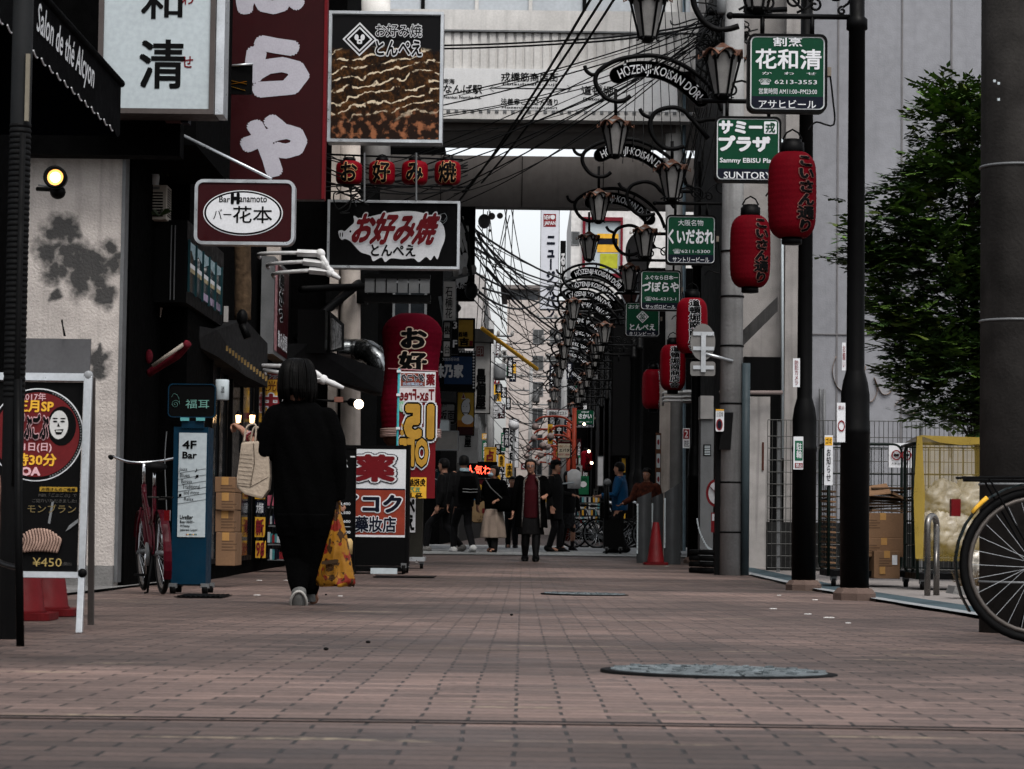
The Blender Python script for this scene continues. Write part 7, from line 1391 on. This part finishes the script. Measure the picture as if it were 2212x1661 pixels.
for i in range(110):
    a = random.uniform(-3.5, .36); pts = []; w_ = random.uniform(-.12, .12)
    for j, (hw, py, dp) in enumerate(((8, 775, .3), (22, 778, .9), (31, 788, 1.08), (37, 806, 1.12), (39, 828, 1.12), (39, 848, 1.08), (36+random.uniform(-3, 2), 866+random.uniform(-6, 10), .95))):
        aa = a+w_*j/6; s_ = 1.03+random.uniform(0, .03); p = P(642.5+hw*s_*math.cos(aa), py, YW); pts.append(V((p.x, YW+hw*s_*dp*YW/F*math.sin(aa)+(.02 if j == 6 else 0), p.z)))
    b.tube(sm(pts, 3), [.002]+[.0065]*16+[.003, .001], HL, 5)
b.build('hair_lock', hr_)
def pxloft(t, name, rows, dep, mat, tubes=(), vox=.009, sm_=3):
    b = MB(); n = 28
    for i, (px0, px1, py, yo) in enumerate(rows):
        p = P((px0+px1)/2, py, YW); rx = (px1-px0)/2*YW/F; ry = rx*dep
        b.v += [V((p.x+rx*(1+.02*math.sin(5*a+i))*math.cos(a), YW+yo+ry*(1+.05*math.sin(4*a+i*.8)+.05*math.sin(9*a-i*1.3))*math.sin(a), p.z)) for a in [2*math.pi*j/n for j in range(n)]]
    N = len(rows)
    for i in range(N-1):
        for q in range(n): b.f.append([i*n+q, i*n+(q+1) % n, (i+1)*n+(q+1) % n, (i+1)*n+q])
    b.f.append(list(range(n-1, -1, -1))); b.f.append([(N-1)*n+i for i in range(n)])
    for pts, rr_ in tubes:
        b.tube(pts, rr_, mat, 12)
        for p, q in zip(pts[:-1], rr_): b.ball(p, q*.98, mat, n=12)
    return fuse(b, name, t, vox, mat, sm_)
pw = lambda px, py, y=0: P(px, py, YW+y)
pxloft(t, 'coat', [(618, 668, 861, .02), (604, 684, 870, .0), (590, 700, 884, 0), (583, 712, 905, 0), (581, 719, 935, 0), (584, 722, 965, 0), (588, 724, 1000, 0), (590, 726, 1035, .0), (590, 727, 1070, 0), (591, 724, 1105, 0), (595, 716, 1135, 0), (600, 706, 1160, 0)], .62, CLOTH, [([pw(597, 898), pw(580, 935), pw(573, 975), pw(566, 968, .05), pw(558, 961, .08)], [.075, .072, .066, .056, .052]), ([pw(706, 902), pw(726, 950), pw(731, 1000, -.01), pw(733, 1050, .01), pw(731, 1078, .03)], [.07, .062, .056, .047, .045])])
pxloft(t, 'trousers', [(592, 722, 1110, 0), (597, 714, 1140, 0), (603, 705, 1170, .02), (609, 697, 1200, .03), (616, 692, 1225, .04), (622, 690, 1250, .05), (628, 688, 1272, .06), (633, 682, 1284, .07)], .7, CLOTH, [([pw(640, 1150, .05), pw(640, 1185, .08), pw(643, 1215, .02), pw(645, 1250, -.04), pw(646, 1276, -.09)], [.09, .085, .08, .072, .052]), ([pw(668, 1150, .05), pw(668, 1185, .13), pw(668, 1230, .22), pw(668, 1282, .31)], [.09, .08, .08, .055])])
SNK = M('grey_sneaker', (.13, .13, .125), .75, var=.25, sc=20); SOLE = M('pale_sole', (.32, .31, .29), .7, dirt=.4, sc=20)
b = MB(); b.loft([(pw(645, 1322, -.05), .036, .04), (pw(644, 1308, -.075), .052, .052), (pw(645, 1290, -.09), .050, .058), (pw(646, 1277, -.095), .046, .055), (pw(647, 1266, -.08), .038, .045)], SNK, 18); fuse(b, 'shoe', t, .006, SNK, 2)
o = [x for x in t.children if x.name.startswith('shoe')][-1]; b = MB(); b.tube(sm([pw(629, 1316, -.09), pw(628, 1298, -.13), pw(637, 1281, -.15), pw(651, 1279, -.15), pw(661, 1294, -.135), pw(662, 1316, -.09)], 5), .009, SOLE, 6); b.build('sole', o)
b = MB(); b.loft([(pw(668, 1300, .24), .045, .1), (pw(668, 1290, .24), .04, .09), (pw(668, 1276, .2), .035, .04)], SNK, 16); fuse(b, 'shoe', t, .008, SNK, 2)
b = MB(); BD = M('bracelet_beads', (.35, .25, .24), .4, var=.6, sc=60); c0, c1 = pw(541, 944, .09), pw(533, 938, .12); ax = (c1-c0).normalized(); sd_ = ax.cross(V((0, 0, 1))).normalized(); up_ = sd_.cross(ax)
for dd in (0, .018):
    for i in range(14): a = i*math.pi/7; b.ball(c0+ax*dd+sd_*.028*math.cos(a)+up_*.028*math.sin(a), .0075, BD if dd else M('red_beads', (.2, .02, .03), .4), n=6)
b.build('bracelet', t)
b = MB(); b.ball(P(620, 785, YW-.1), .0, HAIR) if False else None
# handbag on the bent arm
TOTE = M('beige_leather', (.34, .28, .22), .6, bump=.7, bsc=30, var=.12); t = thing('handbag', 'beige leather handbag hanging on the bent arm of the woman in black', 'handbag', pw(546, 1078, .02)); yb = YW+.02
top = [(521, 957), (580, 958)]; b = MB()
A = lambda px, py, y: P(px, py, yb+y); front = [(521, 955), (556, 952), (580, 962), (583, 1030), (580, 1058), (566, 1078), (528, 1068), (511, 1052), (511, 1030)]
b.prism([A(*q, -.07) for q in front], (0, .14, 0), TOTE); o = b.build('bag_body', t, bev=.014)
b = MB(); L_ = M('bag_seam', (.16, .125, .095), .7)
for i in range(8): y = 980+i*9; b.tube([A(516+i*-.3, y, -.073), A(545, y+3, -.073)], .0012, L_, 4)
b.tube([A(548, 957, -.074), A(550, 1000, -.074), A(541, 1050, -.074)], .003, L_, 5); b.tube([A(512, 1048, -.072), A(541, 1052, -.074), A(580, 1030, -.072)], .002, L_, 4); b.build('stitching', t)
for pts, y in ((((527, 956), (532, 925), (545, 916), (553, 922), (551, 955)), -.05), (((541, 958), (546, 930), (553, 922), (560, 930), (562, 960)), .05)): b = MB(); b.tube(sm([A(*q, y) for q in pts], 5), .012, TOTE, 8, flat=.55); b.build('handle', t)
# yellow carrier bag in the other hand
PLA = M('yellow_plastic', (.26, .115, .012), .35, var=.25, sc=7, bump=.6, bsc=16, trans=.1); 
def printed(m):
    q = m.node_tree; bs = q.nodes['Principled BSDF']; src = bs.inputs['Base Color'].links[0].from_socket; tc = q.nodes.new('ShaderNodeTexCoord')
    def lay(src, sc, lo, hi, col, off):
        mp = q.nodes.new('ShaderNodeMapping'); mp.inputs['Location'].default_value = off; q.links.new(tc.outputs['Object'], mp.inputs[0]); n = q.nodes.new('ShaderNodeTexNoise'); n.inputs['Scale'].default_value = sc; n.inputs['Detail'].default_value = 1.5; q.links.new(mp.outputs[0], n.inputs[0])
        r_ = q.nodes.new('ShaderNodeMapRange'); q.links.new(n.outputs['Fac'], r_.inputs[0]); r_.inputs[1].default_value = lo; r_.inputs[2].default_value = hi
        x = q.nodes.new('ShaderNodeMix'); x.data_type = 'RGBA'; q.links.new(r_.outputs[0], x.inputs[0]); q.links.new(src, x.inputs[6]); x.inputs[7].default_value = (*col, 1); return x.outputs[2]
    src = lay(src, 13, .56, .59, (.13, .012, .008), (0, 0, 0)); src = lay(src, 19, .57, .60, (.035, .016, .006), (3, 1, 2)); q.links.new(src, bs.inputs['Base Color'])
printed(PLA)
t = thing('carrier_bag', 'crumpled yellow plastic carrier bag printed in red and brown, held low', 'carrier bag', pw(726, 1265, .02))
rows = [(722, 734, 1100), (719, 738, 1115), (714, 744, 1135), (708, 750, 1160), (702, 754, 1185), (696, 759, 1210), (688, 764, 1235), (682, 769, 1255), (684, 766, 1264)]; b = MB(); n = 36
for i, (a0, a1, y) in enumerate(rows):
    p = P((a0+a1)/2, y, YW+.02); rx = (a1-a0)/2*YW/F; u = i/8
    b.v += [V((p.x+rx*(1+.05*math.sin(7*a+i*.6)*u)*math.cos(a), YW+.02+(.03+.05*u)*(1+.18*math.sin(5*a+i*.9)+.1*math.sin(11*a-i))*math.sin(a), p.z+.012*math.sin(6*a)*u)) for a in [2*math.pi*j/n for j in range(n)]]
b.mats = [PLA]
for i in range(8):
    for q in range(n): b.f.append([i*n+q, i*n+(q+1) % n, (i+1)*n+(q+1) % n, (i+1)*n+q]); b.m.append(0); b.sm.append(True)
b.f.append([8*n+i for i in range(n)]); b.m.append(0); b.sm.append(False); b.build('bag_body', t)
b = MB()
for pts in (((722, 1105), (724, 1085), (727, 1078)), ((735, 1105), (733, 1086), (730, 1078))): b.tube([P(x, y, YW+.02) for x, y in pts], .007, PLA, 6)
b.build('handle', t)
b = MB(); RP = M('red_bag_print', (.15, .012, .01), .4, var=.3); BP = M('brown_bag_print', (.05, .025, .008), .4, var=.3)
def patch(pts, m, y=-.075): b.add([P(px, py, YW+.02+y*(.45+.55*(py-1100)/160)-.012) for px, py in sm([*pts, pts[0]], 4)[:-1]], [tuple(range(len(pts)*4))], m)
for c, rx in (((712, 1235), 18), ((712, 1235), 9)): b.tube([P(c[0]+rx*math.cos(a), c[1]+rx*.95*math.sin(a), YW+.02-.088) for a in [R(q) for q in range(0, 350, 14)]], .005, BP, 5, flat=.4)
patch([(696, 1212), (728, 1208), (727, 1216), (697, 1219)], BP); b.build('print', t)
b = MB(); b.lathe([(.028, -.05), (.03, .03), (.018, .05)], P(752, 1180, YW+.06), M('pale_packet', (.36, .25, .11), .5), 10); b.build('packet', t)
# --- woman facing the camera
COAT = CLOTH; HT = M('houndstooth_trim', (.10, .095, .09), .8, var=.95, sc=42)
YF = 38.3; xF = P(1146, 1210, YF).x
t, T, Q, J, r, f, H = person('elderly woman with glasses, black coat and red top walking toward the camera', xF, YF, 1.56, R(180), dict(head=(.012, .02, .925), lw=(-.14, .08, .64), le=(-.17, -.02, .66), rw=(.18, .03, .47), re=(.16, -.03, .63), lk=(-.055, .03, .28), rk=(.05, .03, .28), la=(-.05, .06, .045), ra=(.055, -.04, .045)), vox=.009, hands=(1.2, .7))
h_ = .135*H; hairm(t, Q, h_, .05, 1.12, bangs=.3)
b = MB()
for s in (-1, 1): b.tube([Q(s*.13+.095*math.cos(a), .41, .02+.075*math.sin(a)) for a in [R(q) for q in range(0, 360, 24)]], .008*h_*2, GREY, 5, True); b.tube([Q(s*.22, .41, .04), Q(s*.33, .05, .03)], .012*h_, GREY, 5)
b.build('glasses', t)
garment(t, 'red_top', M('dark_red_top', (.045, .002, .005), .85, var=.2), [((0, .012, .42), .085, .075), ((0, .012, .55), .09, .075), ((0, .012, .70), .095, .076), ((0, .01, .80), .06, .055), ((0, .01, .85), .042, .045)], T, vox=.01)
b = MB(); n = 22; N_ = 9
rows = [((.48, 1), .155, .115), ((.40, 1), .165, .12), ((.55, 1), .145, .105)]; rws = [(.33, .165, .115), (.45, .155, .11), (.58, .14, .10), (.70, .135, .095), (.78, .13, .08), (.82, .085, .062)]
vs = []
for z, rx, ry in rws:
    for i in range(n+1): a = R(90+34+(360-68)*i/n); vs.append(T(V((rx*math.cos(a), ry*math.sin(a)+.01, z+.006*math.sin(a*5)))))
b.add(vs, [(j*(n+1)+i, j*(n+1)+i+1, (j+1)*(n+1)+i+1, (j+1)*(n+1)+i) for j in range(5) for i in range(n)], CLOTH, True)
for pts, rr_ in (([(-.115, 0, .795), (-.17, -.02, .66), (-.15, .05, .645)], [.075, .065, .05]), ([(.115, 0, .795), (.16, -.03, .63), (.178, .02, .49)], [.075, .06, .048])): b.tube([T(p) for p in pts], rr_, CLOTH, 12); [b.ball(T(p), q*.98, CLOTH) for p, q in zip(pts[:-1], rr_)]
b.build('coat', t)
b = MB()
for s in (-1, 1):
    pts = [T(V((s*.045, .075, .83)))]+[T(V((rx*math.cos(R(90+s*-34))*(1 if True else 1), ry*math.sin(R(56))+.022, z))) for z, rx, ry in reversed(rws[:-1])]; b.tube(pts, .022, HT, 6, flat=.5)
b.build('lapel', t)
garment(t, 'skirt', M('dark_skirt', (.011, .01, .011), .9, var=.3), [((0, 0, .26), .13, .09, 1), ((0, 0, .38), .11, .085, .6), ((0, 0, .52), .09, .07)], T, vox=.012, wob=.05)
STK = M('black_stocking', (.008, .008, .009), .6)
garment(t, 'stockings', STK, [], T, [([J['lk'], (-.05, .04, .16), J['la']], [.068, .066, .042]), ([J['rk'], (.053, 0, .16), J['ra']], [.068, .066, .042])], vox=.008)
shoe(t, T, J['la'], (0, 1, -.1), BLK, H, 1.3); shoe(t, T, J['ra'], (0, 1, -.1), BLK, H, 1.3)
# --- girl with a mask
YG = 45; t, T, Q, J, r, f, H = person('woman in a face mask, black jacket and long beige skirt crossing the street', P(1066, 1190, YG).x, YG, 1.57, R(150), dict(hf=V((-.8, -.6, -.1)).normalized(), hr=V((-.6, .8, 0)), lk=(-.05, .05, .28), la=(-.06, .08, .05), rk=(.05, .03, .27), ra=(.06, -.06, .06), lw=(-.12, .12, .6), rw=(.13, .12, .6)), vox=.011, faceon=True)
h_ = .135*H; hairm(t, Q, h_, .25, 1.08, bangs=.3); b = MB(); b.ball(Q(0, .3, -.2), .24*h_, M('mask_blue', (.27, .36, .42), .8), (1.1, .9, .8), 14); b.build('face_mask', t)
garment(t, 'jacket', CLOTH, [((0, 0, .50), .115, .09), ((0, 0, .58), .12, .095), ((0, 0, .7), .125, .09), ((0, 0, .79), .11, .075), ((0, 0, .85), .06, .055)], T, [([(-.11, 0, .79), (-.155, -.02, .63), (-.12, .11, .6)], [.075, .062, .05]), ([(.11, 0, .79), (.155, -.02, .63), (.13, .11, .6)], [.075, .062, .05])])
garment(t, 'shirt_hem', M('pale_blue_shirt', (.12, .19, .23), .8), [((0, 0, .475), .105, .085), ((0, 0, .52), .105, .085)], T)
garment(t, 'skirt', M('beige_skirt', (.27, .21, .17), .85, var=.15, streak=.5), [((0, 0.01, .17), .155, .145, 1), ((0, 0.01, .3), .14, .135, .9), ((0, 0.01, .42), .12, .115, .5), ((0, 0, .5), .10, .09)], T, wob=.07, vox=.011)
for a, kk in (('la', 'lk'), ('ra', 'rk')): garment(t, 'boot', M('dark_boot', (.012, .010, .009), .7), [], T, [([V(J[kk])+V((0, 0, -.07)), V(J[a])+V((0, 0, .01)), V(J[a])+V((0, .0, -.02))], [.065, .058, .055]), ([V(J[a])+V((0, -.01, -.025)), V(J[a])+V((0, .085, -.032))], [.045, .032])], vox=.01)
# shoulder bag
tb = thing('shoulder_bag', 'black shoulder bag with a thin strap worn by the woman in the mask', 'bag', T((-.16, .02, .5))); b = MB(); b.loft([(T((-.17, .03, .47)), .14, .1), (T((-.17, .03, .55)), .16, .11), (T((-.16, .03, .63)), .12, .08)], CLOTH, 16); b.build('bag_body', tb); b = MB(); b.tube([T((-.16, .09, .62)), T((-.02, .11, .74)), T((.09, .04, .83))], .008, GREY, 5); b.build('strap', tb)
# --- other figures of the crossing
def walker(label, px, Y, H, ang, top, bottom, coat=.0, hair=.1, stride=.1, extra=None, shoes=BLK, faceon=True, lw=None, rw=None, cap=None, skirt=None, py=1190):
    J0 = dict(lk=(-.05, .03+stride*.7, .28), la=(-.05, stride, .045), rk=(.05, .03-stride*.2, .27), ra=(.05, -stride, .055))
    if lw: J0['le'], J0['lw'] = lw
    if rw: J0['re'], J0['rw'] = rw
    t, T, Q, J, r, f, H = person(label, P(px, py, Y).x, Y, H, ang, J0, vox=.012, faceon=faceon); hairm(t, Q, .135*H, hair, 1.05, vox=.012)
    if cap: b = MB(); b.loft([(Q(0, -.02, .2), .062*H, .062*H), (Q(0, -.02, .42), .058*H, .058*H), (Q(0, -.02, .56), .03*H, .03*H)], cap, 16); b.add([Q(-.3, .25, .24), Q(.3, .25, .24), Q(.24, .62, .2), Q(-.24, .62, .2)], [(0, 1, 2, 3)], cap); b.build('cap', t)
    garment(t, 'jacket', top, [((0, 0, .47-coat), .105+coat*.1, .085), ((0, 0, .58), .112, .09), ((0, 0, .7), .122, .088), ((0, 0, .79), .108, .072), ((0, 0, .845), .055, .052)], T, [([(-.11, 0, .79), J['le'], V(J['lw'])*.95+V(J['le'])*.05], [.072, .06, .045]), ([(.11, 0, .79), J['re'], V(J['rw'])*.95+V(J['re'])*.05], [.072, .06, .045])])
    if skirt: garment(t, 'skirt', skirt, [((0, 0, .28), .13, .10, 1), ((0, 0, .4), .11, .09, .6), ((0, 0, .52), .09, .075)], T, wob=.05)
    else: garment(t, 'trousers', bottom, [((0, 0, .44), .092, .075), ((0, 0, .53), .09, .072)], T, [([(-.045, 0, .46), J['lk'], V(J['la'])+V((0, 0, .01))], [.09, .072, .058]), ([(.045, 0, .46), J['rk'], V(J['ra'])+V((0, 0, .01))], [.09, .072, .058])])
    if skirt: garment(t, 'stockings', STK, [], T, [([J['lk'], J['la']], [.055, .036]), ([J['rk'], J['ra']], [.064, .044])], vox=.01)
    shoe(t, T, J['la'], (0, 1, -.12), shoes, H, 1.3); shoe(t, T, J['ra'], (0, 1, -.5), shoes, H, 1.3)
    return t, T, Q, J, H
DK = M('near_black_jacket', (.008, .008, .009), .9, var=.3, spec=.1); DJ = M('dark_trousers', (.010, .010, .012), .9, var=.3)
walker('man in dark clothes striding left at the edge of the flag banner', 958, 45.5, 1.7, R(75), DK, DJ, stride=.18, shoes=M('grey_shoe', (.16, .155, .15), .7), faceon=False)
t, T, Q, J, H = walker('man in black with a pale blue collar walking away in white shoes', 1000, 44.6, 1.74, R(20), DK, DJ, stride=.16, shoes=M('white_shoe', (.40, .40, .40), .7), faceon=False)
garment(t, 'collar', M('pale_blue_collar', (.25, .34, .38), .8), [((0, -.02, .83), .055, .055), ((0, -.02, .865), .048, .048)], T, vox=.008)
tb = thing('backpack', 'black backpack worn by the man with the pale blue collar', 'backpack', T((0, -.1, .55))); b = MB(); b.loft([(T((0, -.12, .55)), .15, .1), (T((0, -.13, .66)), .17, .12), (T((0, -.12, .78)), .13, .09)], CLOTH, 16); b.build('pack', tb); b = MB(); b.tube([T((-.08, -.2, .62)), T((0, -.21, .615)), T((.08, -.2, .62))], .008, GREY, 5); b.tube([T((-.08, -.2, .65)), T((0, -.21, .645)), T((.08, -.2, .65))], .006, GREY, 5); b.build('zip', tb)
walker('man in a dark cap and long dark coat looking to the right', 1197, 46.5, 1.72, R(-110), DK, DJ, coat=.12, cap=DK, stride=.04, lw=((-.15, .03, .64), (-.12, .17, .62)))
walker('woman in a black jacket and floral dark skirt beside the capped man', 1224, 48.5, 1.55, R(-150), DK, DJ, skirt=M('floral_skirt', (.02, .02, .022), .85, var=.95, sc=22), hair=.5, stride=.05, py=1185)
JB = M('bright_blue_jacket', (.002, .05, .13), .7, var=.2)
walker('person in a bright blue jacket reaching forward at the dark corner shop', 1338, 46.0, 1.68, R(85), JB, DJ, stride=.06, lw=((-.15, .05, .64), (-.12, .2, .63)), rw=((.15, .05, .64), (.12, .22, .62)), py=1195, faceon=False)
walker('person in an orange patterned top behind the steel barrier panels', 1396, 41.5, 1.5, R(160), M('rust_orange_top', (.06, .014, .006), .8, var=.8, sc=20), DJ, stride=.03, rw=((.16, .03, .66), (.24, .12, .6)), py=1200)
t, T, Q, J, H = walker('small dark figure between the masked woman and the woman in glasses', 1105, 52, 1.5, R(180), DK, DJ, stride=.06, py=1180)
b = MB(); b.lathe([(.12, 0), (.13, .3), (.05, .36)], P(1240, 1055, 47), M('white_carrier_bag', (.5, .5, .5), .5, bump=.6, bsc=12), 14); tag(b.build('white_bag'), 'white plastic bag held out beside the capped man', 'bag'); b = MB(); b.tube([P(1205, 1046, 46.6), P(1240, 1042, 46.8)], .014, PANEL); tag(b.build('umbrella_shaft'), 'short white rod pointing from the capped man to the white bag', 'rod')
tc_ = thing('black_cart', 'black waist high cart at the far right side of the crossing', 'cart', P(1315, 1195, 45)); b = MB(); b.bb(P(1304, 1185, 45), P(1345, 1120, 45.6), BLK); b.tube([P(1310, 1120, 45), P(1310, 1045, 45)], .05, BLK); b.ball(P(1312, 1042, 45), .07, GREY); b.build('body', tc_); caster(tc_, V((P(1310, 1195, 45).x, 45, gz(45))), .06); caster(tc_, V((P(1340, 1195, 45).x, 45, gz(45))), .06)
